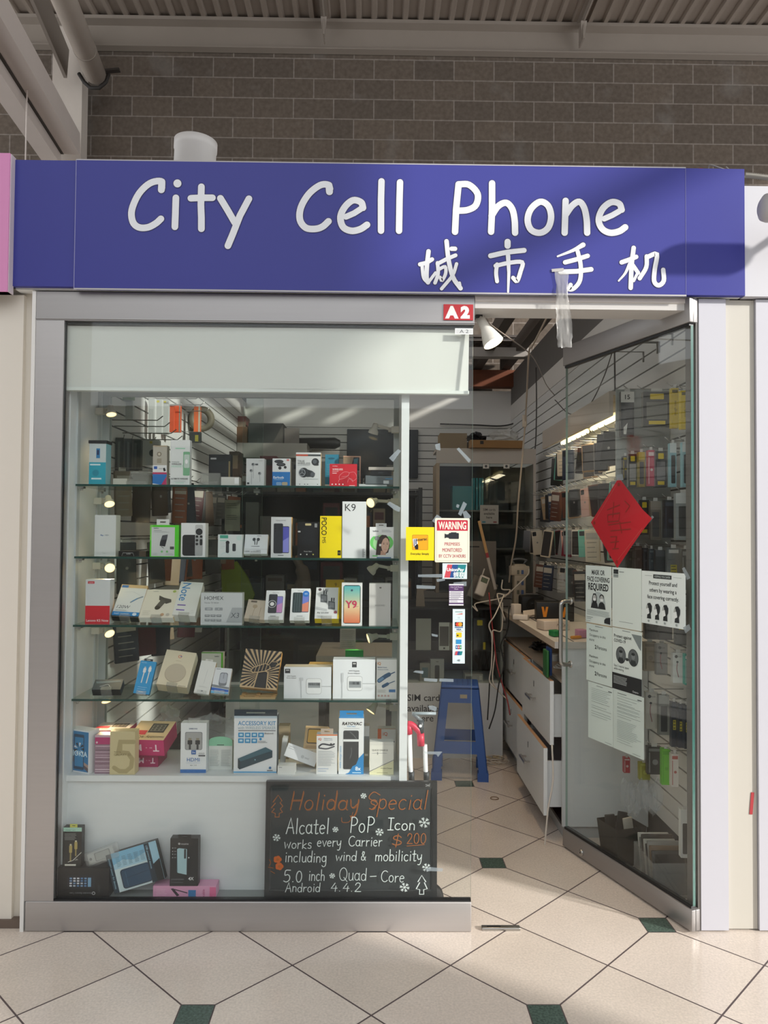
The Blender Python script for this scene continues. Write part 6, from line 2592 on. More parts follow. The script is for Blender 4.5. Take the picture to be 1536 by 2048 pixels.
def on_door_thing(name, label, cat, x0, x1, yt, yb, body, art=None, k=.0066, th=.0004, rad=None):
    """sheet on the door glass: left / right picture edges, top and foot heights read at the left edge"""
    u0, zt = on_door(x0, yt, k)
    u1, _ = on_door(x1, yt, k)
    _, zb = on_door(x0, yb, k)
    w, h = u1 - u0, zt - zb
    mb = MB()
    if body:
        mb.box(0, w, -th, 0, -h, 0, mat(body, .6))
    f = Face(mb, (0, -th, 0), (1, 0, 0), (0, 0, -1), (0, -1, 0), w, h)
    if art:
        art(f)
    p = DF + DEX * u0 + DN * k
    o = mb.build(name, None, (p.x, p.y, zt), (0, 0, DROT))
    return tag(o, label, cat)


INK = '#2e3436'
SG = '#8e999a'


def art_mask(f):
    f.text('MASK OR', .5, .115, .082, INK, fit=.50, bold=.02)
    f.text('FACE COVERING', .5, .235, .082, INK, fit=.86, bold=.02)
    f.text('REQUIRED', .5, .365, .115, INK, fit=.78, bold=.03)
    pts = [(.5 + .28 * math.cos(math.radians(a)), .66 - .21 * math.sin(math.radians(a))) for a in range(0, 181, 12)]
    f.poly([(.78, .74)] + pts + [(.22, .74)], '#b3bfbf')
    for u, hair in ((.36, 1), (.64, 0)):
        f.poly([(u - .15, .74), (u - .10, .65), (u - .04, .62), (u + .04, .62), (u + .10, .65), (u + .15, .74)], '#2a2e31')
        if hair:
            f.poly([(u - .08, .66), (u - .09, .55), (u - .05, .485), (u + .05, .485), (u + .09, .55), (u + .08, .66)], '#24282b')
        else:
            f.oval(u, .535, .085, '#24282b', .05)
        f.oval(u, .56, .065, '#b5bab8', .055)
        f.rect(u - .055, .565, u + .055, .605, '#e6eded')
    f.lines(.06, .94, .78, .86, 5, SG, .006, .05)
    f.lines(.04, .3, .905, .935, 2, '#6a7375', .006)
    f.poly([(.74, .92), (.80, .88), (.96, .86), (.96, .98), (.74, .97)], '#2a2e31')
    f.rect(0, .97, .2, .975, '#6a7375')


on_door_thing('notice_paper', 'white notice with large black mask wording and two masked heads, upper row', 'paper', 1171.5, 1223, 1130, 1243, PAPER, art_mask)


def art_p2(f):
    f.rect(.05, .035, .22, .11, INK)
    for k in range(3):
        f.rect(.05, .12 + k * .018, .22, .13 + k * .018, '#4e5658')
    f.rect(.25, .065, .42, .08, SG)
    f.lines(.25, .72, .90, .90, 1, SG, .007, 0)


on_door_thing('notice_paper', 'mostly blank white sheet between the mask notice and the landscape notice', 'paper', 1224.5, 1283, 1134, 1252, PAPER, art_p2)


def art_p3(f):
    f.rect(.28, .055, .70, .13, INK)
    f.text('KEEPING YOU SAFER', .49, .0925, .035, '#c9d6d4', fit=.36)
    f.rect(.08, .085, .25, .09, SG)
    f.rect(.74, .085, .92, .09, SG)
    f.text('Protect yourself and', .50, .22, .072, INK, fit=.64, bold=.01)
    f.text('others by wearing a', .50, .35, .072, INK, fit=.62, bold=.01)
    f.text('face covering correctly.', .50, .48, .072, INK, fit=.72, bold=.01)
    for u in (.18, .37, .56, .82):
        f.poly([(u - .05, .90), (u - .04, .82), (u - .06, .76), (u - .065, .68), (u - .03, .61), (u + .03, .60), (u + .07, .66), (u + .065, .75), (u + .04, .80), (u + .05, .90)], '#24292c')
        f.poly([(u - .075, .72), (u - .01, .70), (u + .01, .80), (u - .05, .83), (u - .07, .80)], '#e6eded')
        f.poly([(u - .06, .66), (u - .03, .64), (u - .02, .70), (u - .07, .72)], '#aeb5b3')
        f.oval(u - .01, .945, .022, '#9aa5a5', .022)
    f.rect(.69, .6, .693, .93, SG)


on_door_thing('notice_paper', 'landscape notice about wearing a face covering with four dark heads', 'paper', 1283.5, 1371, 1141, 1245, '#dfe9e8', art_p3)


def art_p4(f):
    f.lines(.35, .65, .03, .03, 1, SG, .012, 0)
    for v in (.10, .56):
        f.text('Maximum', .12, v, .045, '#4c5456', 'l', fit=.36)
        f.text('Occupancy in this', .12, v + .09, .045, '#4c5456', 'l', fit=.64)
        f.text('store:', .12, v + .17, .045, '#4c5456', 'l')
        f.text('2', .34, v + .285, .065, '#1f2426', 'l', bold=.03)
        f.text('Persons', .43, v + .285, .06, '#33393b', 'l', fit=.44)


on_door_thing('notice_paper', 'white sheet with maximum occupancy printed twice under the mask notice', 'paper', 1173, 1224.5, 1246, 1359, '#d3e2dd', art_p4, .0062)


def art_p5(f):
    f.lines(.35, .62, .03, .05, 1, SG, .012, 0)
    f.poly([(.66, .055), (.99, .055), (.97, .29), (.90, .25)], '#7f8a8b')
    f.text('Protect against', .06, .125, .05, INK, 'l', fit=.60, bold=.015)
    f.text('COVID-19', .06, .20, .05, INK, 'l', fit=.40, bold=.015)
    for u in (.30, .72):
        f.oval(u, .42, .17, '#33393b', .135)
        f.oval(u, .42, .155, '#62696b', .125)
        f.poly([(u - .11, .52), (u - .07, .46), (u + .07, .46), (u + .11, .52), (u + .06, .54), (u - .06, .54)], '#33393b')
        f.oval(u, .40, .06, '#7d8586', .05)
        f.oval(u, .365, .06, '#2a2f31', .022)
    f.rect(.44, .46, .60, .475, INK)
    f.rect(.48, .445, .55, .49, INK)
    f.text('Stay 2 metres apart', .06, .60, .035, '#4c5456', 'l', fit=.52)
    f.text('while waiting', .06, .65, .035, '#4c5456', 'l', fit=.34)
    f.rect(.0, .72, 1, .98, '#26292b')
    f.lines(.05, .55, .77, .88, 6, '#aeb8b8', .009)
    f.text('Ontario', .80, .94, .03, '#dfe6e6')


on_door_thing('notice_paper', 'white notice with two round head drawings and a black bottom band', 'paper', 1225, 1284, 1254, 1378, PAPER, art_p5, .0062)


def art_p6(f):
    f.lines(.35, .6, .04, .04, 1, SG, .012, 0)
    f.rect(.82, .07, .96, .085, '#4c5456')
    for a, b in ((.10, .26), (.29, .33), (.40, .44), (.50, .58)):
        f.lines(.14, .96, a, b, max(2, int((b - a) * 40)), '#9aa7a6', .006, .3)
    f.rect(.7, .96, .95, .967, SG)


on_door_thing('notice_paper', 'white sheet of fine print under the occupancy sheet, lower row', 'paper', 1176.5, 1226, 1362, 1474, '#d3e2dd', art_p6, .0058)


def art_p7(f):
    f.rect(.80, .06, .93, .075, '#4c5456')
    f.lines(.15, .45, .05, .05, 1, '#6a7375', .01, 0)
    for a, b in ((.09, .18), (.22, .24), (.28, .30), (.34, .36), (.40, .44), (.50, .78), (.82, .86)):
        f.lines(.14, .92, a, b, max(2, int((b - a) * 40)), '#9aa7a6', .006, .45)
    f.rect(.65, .96, .9, .967, SG)


on_door_thing('notice_paper', 'white sheet of fine print under the notice with the black band', 'paper', 1226.5, 1288, 1377, 1495, PAPER, art_p7, .0054)

# red new year diamond
mb = MB()
c = atD(1238, 1045, .0066)
P = []
for x, y in ((1238, 955), (1270, 998), (1288, 1020), (1306, 1037), (1285, 1062), (1262, 1095), (1235, 1136), (1208, 1090), (1182, 1045), (1210, 1000)):
    u, z = on_door(x, y, .0068)
    P.append((u, z))
cu, cz = on_door(1238, 1045)
pts = [((u - cu), -.0006 - (.004 if i in (2, 3) else 0), z - cz) for i, (u, z) in enumerate(P)]
RED = mat('#bf1f2c', .45)
ctr = (0, -.0006, 0)
for i in range(len(pts)):
    mb.poly([ctr, pts[i], pts[(i + 1) % len(pts)]], RED)
f = Face(mb, (0, -.0008, 0), (1, 0, 0), (0, 0, -1), (0, -1, 0), 1, 1, .0004)
GO, GO2 = mat('#8f3026', .5), mat('#d07a6a', .5)
Uc = lambda x, y: (lambda q: (q[0] - cu, -(q[1] - cz)))(on_door(x, y, .0068))
f.line([Uc(1191, 1040), Uc(1233, 970)], .0012, GO2)
f.line([Uc(1236, 1120), Uc(1288, 1052)], .0012, GO2)
for x, y in ((1238, 969), (1189, 1046), (1288, 1044), (1234, 1124)):
    a, b = Uc(x, y)
    f.oval(a, b, .008, GO)
for s_ in ([(1215, 1020), (1240, 1010)], [(1228, 1005), (1226, 1034)], [(1216, 1030), (1240, 1026), (1238, 1042), (1216, 1044), (1216, 1030)], [(1250, 1002), (1260, 1012), (1252, 1024)], [(1218, 1050), (1262, 1044)], [(1240, 1044), (1244, 1066)], [(1222, 1062), (1262, 1058)], [(1222, 1074), (1234, 1073), (1230, 1096)], [(1222, 1085), (1238, 1083)], [(1226, 1098), (1238, 1097)]):
    f.line([Uc(x, y) for x, y in s_], .0045, GO)
o = mb.build('paper_diamond', None, tuple(DF + DEX * cu + DN * .0068 + Vector((0, 0, cz))), (0, 0, DROT))
tag(o, 'red paper diamond with dull gold characters stuck to the open glass door', 'decoration')
for t, q in (('at the top of the red diamond', ((1232, 950), (1245, 948), (1247, 960), (1234, 961))), ('at the curled corner of the red diamond', ((1296, 1041), (1304, 1031), (1308, 1034), (1300, 1045))), ('at the upper corner of the landscape notice', ((1364, 1137), (1369, 1134), (1381, 1156), (1374, 1160))), ('at the lower corner of the landscape notice', ((1366, 1255), (1378, 1248), (1382, 1258), (1371, 1267)))):
    mb = MB()
    c = atD(q[0][0], q[0][1], .0078)
    mb.poly([atD(x, y, .0078) - c for x, y in q], TAPE)
    tag(mb.build('clear_tape', None, c), 'piece of clear tape ' + t, 'tape', 'clear tape on the door')

# ================================================================== INSIDE THE SHOP
DG, MDG = mat('#2a2a2b', .6), mat('#4a4a4b', .55)
# ---- drawer counter along the right wall
CX, CYn, CYf, CZ = 0.885, 0.84, 2.40, 0.905
cn = empty('drawer_counter', (CX, CYn, 0))
tag(cn, 'white drawer counter with drawers hanging open along the right wall', 'counter')
WOOD = mat('#b98f6a', .6)
mb = MB()
mb.box(.02, .43, 0, .018, .06, CZ, LAMINATE)
mb.box(.02, .43, CYf - CYn - .018, CYf - CYn, .06, CZ, LAMINATE)
mb.box(.41, .43, .018, CYf - CYn - .018, .06, CZ, LAMINATE)
mb.box(.02, .41, .018, CYf - CYn - .018, .735, .750, mat('#cdbba6', .5))
mb.box(.02, .41, .018, CYf - CYn - .018, .06, .075, DG)
mb.box(.02, .41, .70, .718, .075, .735, LAMINATE)
mb.box(.03, .43, .02, CYf - CYn - .02, .0, .06, mat('#b7b9ba', .5))
mb.build('carcass', cn)
for (y0, y1, z0, z1, out, open_) in ((.02, .705, .44, .745, .035, .03), (.02, .705, .105, .425, .065, .05), (.715, 1.50, .44, .735, .004, 0), (.715, 1.50, .105, .425, .022, .02)):
    d_ = empty('drawer', (0, 0, 0))
    d_.parent = cn
    mb = MB()
    mb.box(-out, -out + .018, y0, y1, z0, z1, LAMINATE, None, {'top': WOOD, 'front': WHITE})
    mb.build('drawer_front', d_)
    if open_:
        mb = MB()
        mb.box(-out + .0185, .38, y0 + .03, y0 + .042, z0 + .03, z1 - .07, WHITE)
        mb.box(-out + .0185, .38, y1 - .042, y1 - .03, z0 + .03, z1 - .07, WHITE)
        mb.box(-out + .0185, .38, y0 + .043, y1 - .043, z0 + .03, z0 + .036, mat('#8c1f2a', .7) if z0 < .2 else WHITE)
        mb.build('drawer_box', d_)
    mb = MB()
    ym, zm = (y0 + y1) / 2 + .03, (z0 + z1) / 2
    mb.bar((-out - .028, ym - .07, zm), (-out - .028, ym + .07, zm), .012, .012, STEEL)
    for s_ in (-.05, .05):
        mb.bar((-out - .028, ym + s_, zm), (-out, ym + s_, zm), .008, .008, STEEL)
    mb.build('handle', d_)
    mb = MB()
    mb.box(-out - .001, -out + .001, ym - .006, ym + .006, z1 - .10, z1 - .07, BLACK)
    mb.build('keyhole', d_)
mb = MB()
mb.box(CX - .02, XR - .002, CYn - .012, CYf + .03, CZ + .0005, CZ + .032, mat('#d6cfc6', .4), None, {'left': mat('#c9b7a3', .5), 'front': mat('#cfcac2', .5)})
mb.box(CX + .07, CX + .075, CYn, CYf, CZ + .032, CZ + .034, mat('#4c4a47', .5))
tag(mb.build('worktop'), 'pale continuous worktop on the white drawer counter', 'worktop')
CT = CZ + .034

# ---- glass showcase across the back
SX0, SX1, SY0, SY1 = -.95, .84, 2.14, 2.62
sc_ = empty('glass_showcase', (0, SY0, 0))
tag(sc_, 'wide glass showcase on a white base standing across the shop', 'showcase')
zc1 = at(880, 1366, SY0).z
zc2 = at(880, 1216, SY0).z
mb = MB()
mb.box(SX0, SX1, 0, SY1 - SY0, 0.0, zc1, LAMINATE)
f = Face(mb, (0, 0, zc1), (1, 0, 0), (0, 0, -1), (0, -1, 0), 1, 1)
for t, (x, y) in (('SIM cards', (815, 1395)), ('available', (815, 1416)), ('here', (834, 1436))):
    p = at(x, y, SY0)
    f.text(t, p.x, zc1 - p.z, .042, '#34383b', 'l', bold=.008)
mb.build('base', sc_)
mb = MB()
mb.box(SX0, SX1, 0.002, .007, zc1 + .0005, zc2 - .012, CASE_GLASS)
mb.build('glass_front', sc_)
mb = MB()
mb.box(SX0, SX1, 0, SY1 - SY0, zc2 - .0115, zc2, BLACK)
mb.build('top', sc_)
mb = MB()
mb.box(SX0, SX1, SY1 - SY0 - .012, SY1 - SY0, zc1 + .0005, zc2 - .012, DG)
mb.box(SX0, SX1, .02, SY1 - SY0 - .013, zc1 + .20, zc1 + .206, DG)
for x in (SX0, SX1 - .015):
    mb.box(x, x + .015, 0.0075, SY1 - SY0 - .013, zc1 + .0005, zc2 - .012, mat('#8f8d89', .4))
mb.build('frame', sc_)


def standing(name, label, x0, x1, yt, yb, Y, d, body, art=None, cat='box', group=None, zmin=None, rz=0, **fc):
    """upright thing whose front fills a picture rectangle on the plane Y"""
    A, Bq = at(x0, yt, Y), at(x1, yb, Y)
    w, zb = Bq.x - A.x, Bq.z
    if zmin is not None:
        zb = zmin
    h = A.z - zb
    mb = MB()
    mb.box(-w / 2, w / 2, 0, d, 0, h, mat(body, .5) if isinstance(body, str) else body, None, {k: mat(v, .5) for k, v in fc.items()})
    if art:
        art(Face(mb, (-w / 2, 0, h), (1, 0, 0), (0, 0, -1), (0, -1, 0), w, h))
    o = mb.build(name, None, ((A.x + Bq.x) / 2, Y, zb), (0, 0, math.radians(rz)))
    return tag(o, label, cat, group)


zsh = zc1 + .207
GS = 'things in the glass showcase'


def art_dummy(f):
    f.rrect(.0, .0, 1, 1, '#d6d4cf', .006)
    f.rect(.07, .14, .93, .85, '#5c5550')
    f.oval(.5, .93, .09, '#2c2c2e', .035)


standing('paper_card', 'plain grey card standing in the showcase left of the white handset', 832, 862, 1237, 1289, SY0 + .03, .003, '#a7a49d', None, 'card', GS, zsh)
standing('phone_dummy', 'white handset with a dark screen standing in the showcase', 878, 899, 1245, 1289, SY0 + .03, .006, '#cfcdc8', art_dummy, 'phone', GS, zsh)
standing('phone_box', 'pale box with a dark oval print on the showcase floor behind the stool', 861, 888, 1318, 1364, SY0 + .05, .05, '#b5b1ab', lambda f: (f.rrect(.32, .28, .66, .88, '#55504c', .008), f.rect(.4, .1, .6, .14, '#7d7973')), 'box', GS, zc1 + .001)
standing('phone_box', 'greyish box with a bluish print on the showcase floor next to the pale box', 840, 860, 1326, 1364, SY0 + .05, .05, '#8f8a80', lambda f: f.rrect(.2, .25, .8, .8, '#5a7378', .004), 'box', GS, zc1 + .001)
standing('flat_carton', 'flat white carton lying on the showcase floor', 930, 966, 1348, 1362, SY0 + .05, .12, '#a9a59f', lambda f: (f.rect(.05, .3, .4, .7, '#4a4744'), f.rect(.8, .2, .95, .8, '#c9c4bb')), 'box', GS, zc1 + .001)
standing('phone_box', 'black box with a yellow tag on the showcase shelf near the drawers', 947, 971, 1237, 1285, SY0 + .04, .05, '#35363a', lambda f: (f.rrect(.3, .05, .75, .22, '#c9b020', .004), f.rect(.8, .75, 1, .98, '#c9b020')), 'box', GS, zsh)
standing('phone_box', 'tan box on the showcase shelf beside the white handset', 900, 908, 1246, 1289, SY0 + .06, .05, '#9c8464', None, 'box', GS, zsh)
standing('speaker', 'black floor standing computer case at the end of the showcase', 972, 996, 1288, 1420, SY0 - .0, .18, '#1c1c1e', None, 'computer', None, zc1 + .001) if False else None

# ---- blue plastic stool
st = empty('plastic_stool', (0, 0, 0))
tag(st, 'blue moulded plastic stool standing behind the window glass', 'stool')
BLU = mat('#3d62a8', .4)
pst = atZ(919, 1545, 0)
st.location = (pst.x, pst.y, 0)
st.rotation_euler = (0, 0, math.radians(-6))
SH = at(919, 1372, pst.y - .12).z
ta, ba = .112, .168                      # half widths at the seat and at the floor


def hw_(z):
    return ba + (ta - ba) * z / SH


mb = MB()
mb.rbox(-ta, ta, -ta, ta, SH - .02, SH, BLU, .009)
rg = []
for k in range(6):
    a = -.08 + k * .032
    mb.box(a - .004, a + .004, -ta + .03, ta - .03, SH, SH + .0015, mat('#294c98', .4))
mb.build('seat', st)
for sx in (-1, 1):
    for sy in (-1, 1):
        mb = MB()
        z0, z1 = 0.0005, SH - .0205
        n = 6
        prev = None
        # L-shaped leg leaning outwards, a thicker foot at the bottom
        for k in range(n):
            za_, zb_ = z0 + (z1 - z0) * k / n, z0 + (z1 - z0) * (k + 1) / n
            for (wx, wy) in ((.052, .006), (.006, .052)):
                A = [(sx * hw_(za_), sy * hw_(za_)), (sx * (hw_(za_) - wx), sy * hw_(za_)), (sx * (hw_(za_) - wx), sy * (hw_(za_) - wy)), (sx * hw_(za_), sy * (hw_(za_) - wy))]
                Bq = [(sx * hw_(zb_), sy * hw_(zb_)), (sx * (hw_(zb_) - wx), sy * hw_(zb_)), (sx * (hw_(zb_) - wx), sy * (hw_(zb_) - wy)), (sx * hw_(zb_), sy * (hw_(zb_) - wy))]
                for i in range(4):
                    j = (i + 1) % 4
                    mb.poly([(*A[i], za_), (*A[j], za_), (*Bq[j], zb_), (*Bq[i], zb_)], BLU)
                if k == 0:
                    mb.poly([(*q, za_) for q in A], BLU)
        t_ = hw_(.04)
        mb.box(min(sx * (t_ + .004), sx * (t_ - .06)), max(sx * (t_ + .004), sx * (t_ - .06)), min(sy * (t_ + .004), sy * (t_ - .06)), max(sy * (t_ + .004), sy * (t_ - .06)), 0.0006, .05, BLU)
        mb.build('leg', st)
for nm, zA_, zB_ in (('upper_band', SH - .10, SH - .0207), ('lower_band', .155, .225)):
    mb = MB()
    for q in range(4):
        R_ = Matrix.Rotation(q * pi / 2, 4, 'Z')
        a0, a1 = hw_(zA_) - .001, hw_(zB_) - .001
        mb.poly([R_ @ Vector(p) for p in ((-a0, -a0, zA_), (a0, -a0, zA_), (a1, -a1, zB_), (-a1, -a1, zB_))], BLU)
        mb.poly([R_ @ Vector(p) for p in ((-a0, -a0 + .006, zA_), (a0, -a0 + .006, zA_), (a1, -a1 + .006, zB_), (-a1, -a1 + .006, zB_))], BLU)
        mb.poly([R_ @ Vector(p) for p in ((-a0, -a0, zA_), (a0, -a0, zA_), (a0, -a0 + .006, zA_), (-a0, -a0 + .006, zA_))], BLU)
    mb.build(nm, st)
mb = MB()
aa = hw_(SH - .06)
mb.box(.0, .042, -aa - .004, -aa - .0025, SH - .072, SH - .05, mat('#b5a98f', .6))
mb.build('price_label', st)['label'] = 'faded beige price label'

# ---- folded hand cart beside the display
ct = empty('folding_cart', (0, 0, 0))
tag(ct, 'folded white hand cart with red fittings leaning behind the chalkboard', 'cart')
CYc = .20
PT = lambda x, y, Y=CYc: at(x, y, Y)
mb = MB()
mb.tube([PT(850, 1489), PT(852, 1560), PT(853, 1775)], .0085, mat('#e4e6e6', .35), 12)
mb.build('pole', ct)
mb = MB()
mb.tube([PT(819, 1462), PT(822, 1560), PT(824, 1775)], .0085, mat('#e4e6e6', .35), 12)
mb.build('pole', ct)
REDP = mat('#c2304a', .4)
mb = MB()
mb.tube(smooth_path([PT(815, 1448), PT(824, 1450), PT(838, 1463), PT(841, 1474)], 4), [.013] * 13, REDP, 10)
mb.tube([PT(841, 1466), PT(842, 1491)], .0145, REDP, 12)
mb.tube([PT(817, 1448), PT(819, 1468)], .0125, REDP, 12)
mb.build('bracket', ct)
mb = MB()
mb.tube([PT(841, 1466), PT(842, 1440)], .012, mat('#3a4145', .4), 12)
mb.cyl(PT(841, 1452, CYc - .014), PT(841, 1452, CYc - .010), .006, mat('#d9d9d9', .4), 10)
mb.tube([PT(843, 1442), PT(826, 1427)], .008, mat('#6a7276', .4), 10)
mb.build('joint', ct)
mb = MB()
mb.tube([PT(824, 1427), PT(872, 1427)], .006, mat('#98a4aa', .4), 10)
mb.build('handlebar', ct)
mb = MB()
for x in (822, 852):
    mb.tube([PT(x + 1, 1543), PT(x + 1, 1560)], .0115, mat('#33383b', .5), 12)
mb.build('sleeve', ct)
mb = MB()
wc = PT(873, 1770, .10)
wc.z = .112 if wc.z < .112 else wc.z
wr = .052
mb.lathe([(wr * .3, -.02), (wr * .9, -.02), (wr, -.012), (wr, .012), (wr * .9, .02), (wr * .3, .02)], RUBBER, 26, Matrix.Translation((wc.x - .02, .150, wr + .001)) @ Matrix.Rotation(pi / 2, 4, 'X'))
mb.lathe([(wr * .3, -.021), (0, -.021)], mat('#77797a', .4), 16, Matrix.Translation((wc.x - .02, .150, wr + .001)) @ Matrix.Rotation(pi / 2, 4, 'X'))
mb.build('wheel', ct)
mb = MB()
b0 = PT(824, 1775)
b1 = PT(853, 1775)
mb.box(b0.x - .03, wc.x - .02, .172, .23, .045, .06, mat('#33383b', .5))
mb.tube([b0, (b0.x, CYc, .06)], .0085, mat('#e4e6e6', .35), 12)
mb.tube([b1, (b1.x, CYc, .06)], .0085, mat('#e4e6e6', .35), 12)
mb.build('foot_plate', ct)

# ---- back corner: wall cupboard with glass fronts, boxes on top
BYc = 2.98
kb = empty('wall_cupboard', (0, BYc, 0))
tag(kb, 'pale wall cupboard with sliding glass fronts at the back of the shop', 'cupboard')
k0, k1 = at(873, 900, BYc), at(1072, 900, BYc)
zk_top, zk_b, zk_f = at(975, 897, BYc).z, at(975, 927, BYc).z, 1.0
CREAM = mat('#b9aea2', .55)
mb = MB()
mb.box(k0.x, k1.x, 0, .34, zk_top - .02, zk_top, CREAM)
mb.box(k0.x, k1.x, 0, .02, zk_b, zk_top - .02, CREAM)
mb.box(k0.x, k0.x + .025, 0, .34, zk_f, zk_b, mat('#a38f77', .6))
mb.box(k1.x - .02, k1.x, 0, .34, zk_f, zk_b, CREAM)
mb.box(k0.x + .025, k1.x - .02, .33, .34, zk_f, zk_b, MDG)
for z in (zk_f, zk_f + .33, zk_f + .62):
    mb.box(k0.x + .025, k1.x - .02, .02, .33, z, z + .012, mat('#6f6a64', .5))
mb.build('carcass', kb)
for a_, b_, y_ in ((k0.x + .026, (k0.x + k1.x) / 2 + .03, .006), ((k0.x + k1.x) / 2 - .03, k1.x - .021, .014)):
    mb = MB()
    mb.box(a_, b_, y_, y_ + .005, zk_f + .013, zk_b - .001, CASE_GLASS, None, {'right': EDGE_PALE, 'left': EDGE_PALE})
    mb.build('glass_front', kb)
for x, t in ((972, 'first'), (1013, 'second')):
    standing('price_tag', 'small square white tag hanging on the cupboard edge, the %s from its left' % t, x - 6, x + 6, 928, 937, BYc - .004, .0015, '#cfc8bd', lambda f: f.oval(.5, .5, .22, '#4a4a48'), 'tag')
for i, x in enumerate((946, 952, 958, 963)):
    standing('notebook', 'teal book standing in the glass cupboard, number %d of its row' % (i + 1), x, x + 4, 956, 977, BYc + .12, .10, '#2f8f96', None, 'book', 'teal books in the glass cupboard', zk_f + .633)
standing('flat_carton', 'flat teal folder lying in the glass cupboard left of the standing books', 905, 944, 972, 977, BYc + .08, .16, '#2d8890', None, 'folder', None, zk_f + .633)
standing('carton', 'dark carton in the middle of the glass cupboard', 1022, 1040, 963, 978, BYc + .12, .1, '#242424', None, 'box', None, zk_f + .633)


def art_sim(f):
    f.text('SIM cards', .5, .24, .12, '#4a4540', bold=.006, fit=.78)
    f.text('available', .5, .45, .12, '#4a4540', bold=.02, fit=.72)
    f.text('here', .5, .65, .12, '#4a4540', bold=.02)
    f.rect(.12, .86, .3, .94, '#3f7f8a')
    f.rect(.72, .86, .9, .94, '#8a4a4a')


standing('notice_paper', 'pale notice about SIM cards on the glass of the wall cupboard', 960, 997, 1010, 1048, BYc - .006, .001, '#aea79b', art_sim, 'paper')
KR = mat('#8f6a3f', .75, noise=.08, scale=9)
o = standing('cardboard_box', 'long open cardboard box lying on top of the wall cupboard', 941, 1047, 880, 918, BYc - .05, .22, KR, lambda f: (f.rect(.18, .10, .245, .55, '#241d16'), f.rect(0, .02, 1, .05, '#a8834f')), 'box', None, zk_top + .0008, rz=3)
o = standing('cardboard_box', 'rounded brown cardboard carton on the wall cupboard behind the window glass', 880, 934, 866, 896, BYc + .03, .2, mat('#7d6848', .75), None, 'box', None, zk_top + .0008)
mb = MB()
crumple(mb, (0, 0, .045), .10, .07, .05, FILMY, 21)
tag(mb.build('plastic_bag', None, (at(1010, 880, BYc + .06).x, BYc + .06, at(1010, 880, BYc).z - .012)), 'clear crumpled bag in the long cardboard box', 'bag')
mb = MB()
crumple(mb, (0, 0, .03), .07, .06, .04, BLACK, 23)
tag(mb.build('cloth_bundle', None, (at(952, 880, BYc + .06).x, BYc + .06, at(952, 880, BYc).z - .008)), 'black bundle in the long cardboard box near its left end', 'bundle')

# ---- hood with tubes over the wall racks
hx = 1.05
hz0, hz1 = 1.985, 2.095
hd = empty('lamp_hood', (hx, .58, hz0))
tag(hd, 'long pale lamp hood over the racks on the right wall', 'hood')
mb = MB()
mb.box(0, .018, 0, 1.36, 0, hz1 - hz0, CREAM)
mb.box(.0185, XR - hx - .001, 0, 1.36, hz1 - hz0 - .018, hz1 - hz0, CREAM)
mb.build('hood_board', hd)
for y0_ in (.10, .74):
    fo = empty('fluorescent_lamp', (hx + .11, .58 + y0_, hz0 + .0))
    tag(fo, 'lit fluorescent tube lamp under the hood, the one ' + ('nearer the door' if y0_ < .3 else 'farther from the door'), 'lamp')
    mb = MB()
    mb.box(-.03, .03, 0, .56, .045, .0915, mat('#d6d0c0', .5))
    hs_ = mb.build('housing', fo)
    mb = MB()
    mb.cyl((0, .01, .03), (0, .55, .03), .013, mat('#fff0b8', .4, emit=2.6), 14)
    mb.build('tube', hs_)
    lamp('AREA', (hx + .12, .58 + y0_ + .28, hz0 + .010), 2.2, (1.0, .86, .6), .06, None, size_y=.5).rotation_euler = (0, .2, 0)
mb = MB()
PANEL = mat('#a5aaa6', .5)
mb.box(1.075, XR - .002, .560, .572, 1.12, 2.10, PANEL)
tag(mb.build('rack_end_panel'), 'grey end panel standing out from the right wall behind the open door', 'panel')

# ---- phone cases on hooks along the right wall
PAL = [('black', '#1d1d1f'), ('black', '#222022'), ('charcoal', '#37373a'), ('tan', '#a98d6c'), ('cream', '#cdbfa9'), ('mint', '#6fb3a0'), ('wine red', '#6e1f30'), ('pale pink', '#c9a196'), ('brown', '#5a3527'), ('clear', 'B'), ('navy', '#232c40'), ('grey', '#77777a'), ('white', '#d6d2ca')]
HOOK = {}


def hooks(X, L, y, z, label):
    if L not in HOOK:
        mb = MB()
        mb.tube([(0, 0, 0), (L, 0, 0), (L * 1.08, 0, .016)], .0022, WIRE, 6)
        o = mb.build('wall_hook')
        HOOK[L] = o
    else:
        o = HOOK[L].copy()
        COL.objects.link(o)
    o.location = (X, y, z)
    tag(o, label, 'hook', label + 's')


rnd = random.Random(31)
ROWN = ('top', 'second', 'third', 'lowest')


def case_thing(name, label, cat, group, loc, rot, w, h, d, c, kind):
    mb = MB()
    body = BLISTER if c == 'B' else mat(c, .45)
    mb.rbox(-w / 2, w / 2, 0, d, -h, 0, body, min(.004, d * .4))
    f = Face(mb, (-w / 2, 0, 0), (1, 0, 0), (0, 0, -1), (0, -1, 0), w, h)
    if kind == 0:                        # back of a case with its camera cut-out
        f.rrect(.10, .05, .46, .22, '#101012', .004)
        f.oval(.5, .5, .08, '#8a8580')
    elif kind == 1:                      # open tray of a case
        f.rrect(.08, .05, .92, .95, '#2a2523', .005)
    elif kind == 2:                      # card in a bag
        f.rect(.1, .1, .9, .3, '#b5ada0')
        f.lines(.15, .85, .4, .85, 4, '#8a857c', .02)
    o = mb.build(name, None, loc, rot)
    mb = MB()
    mb.box(-w * .22, w * .22, d * .4, d * .4 + .001, 0, .018, mat('#c9c4ba', .4))
    mb.build('hang_tab', o)
    return tag(o, label, cat, group)


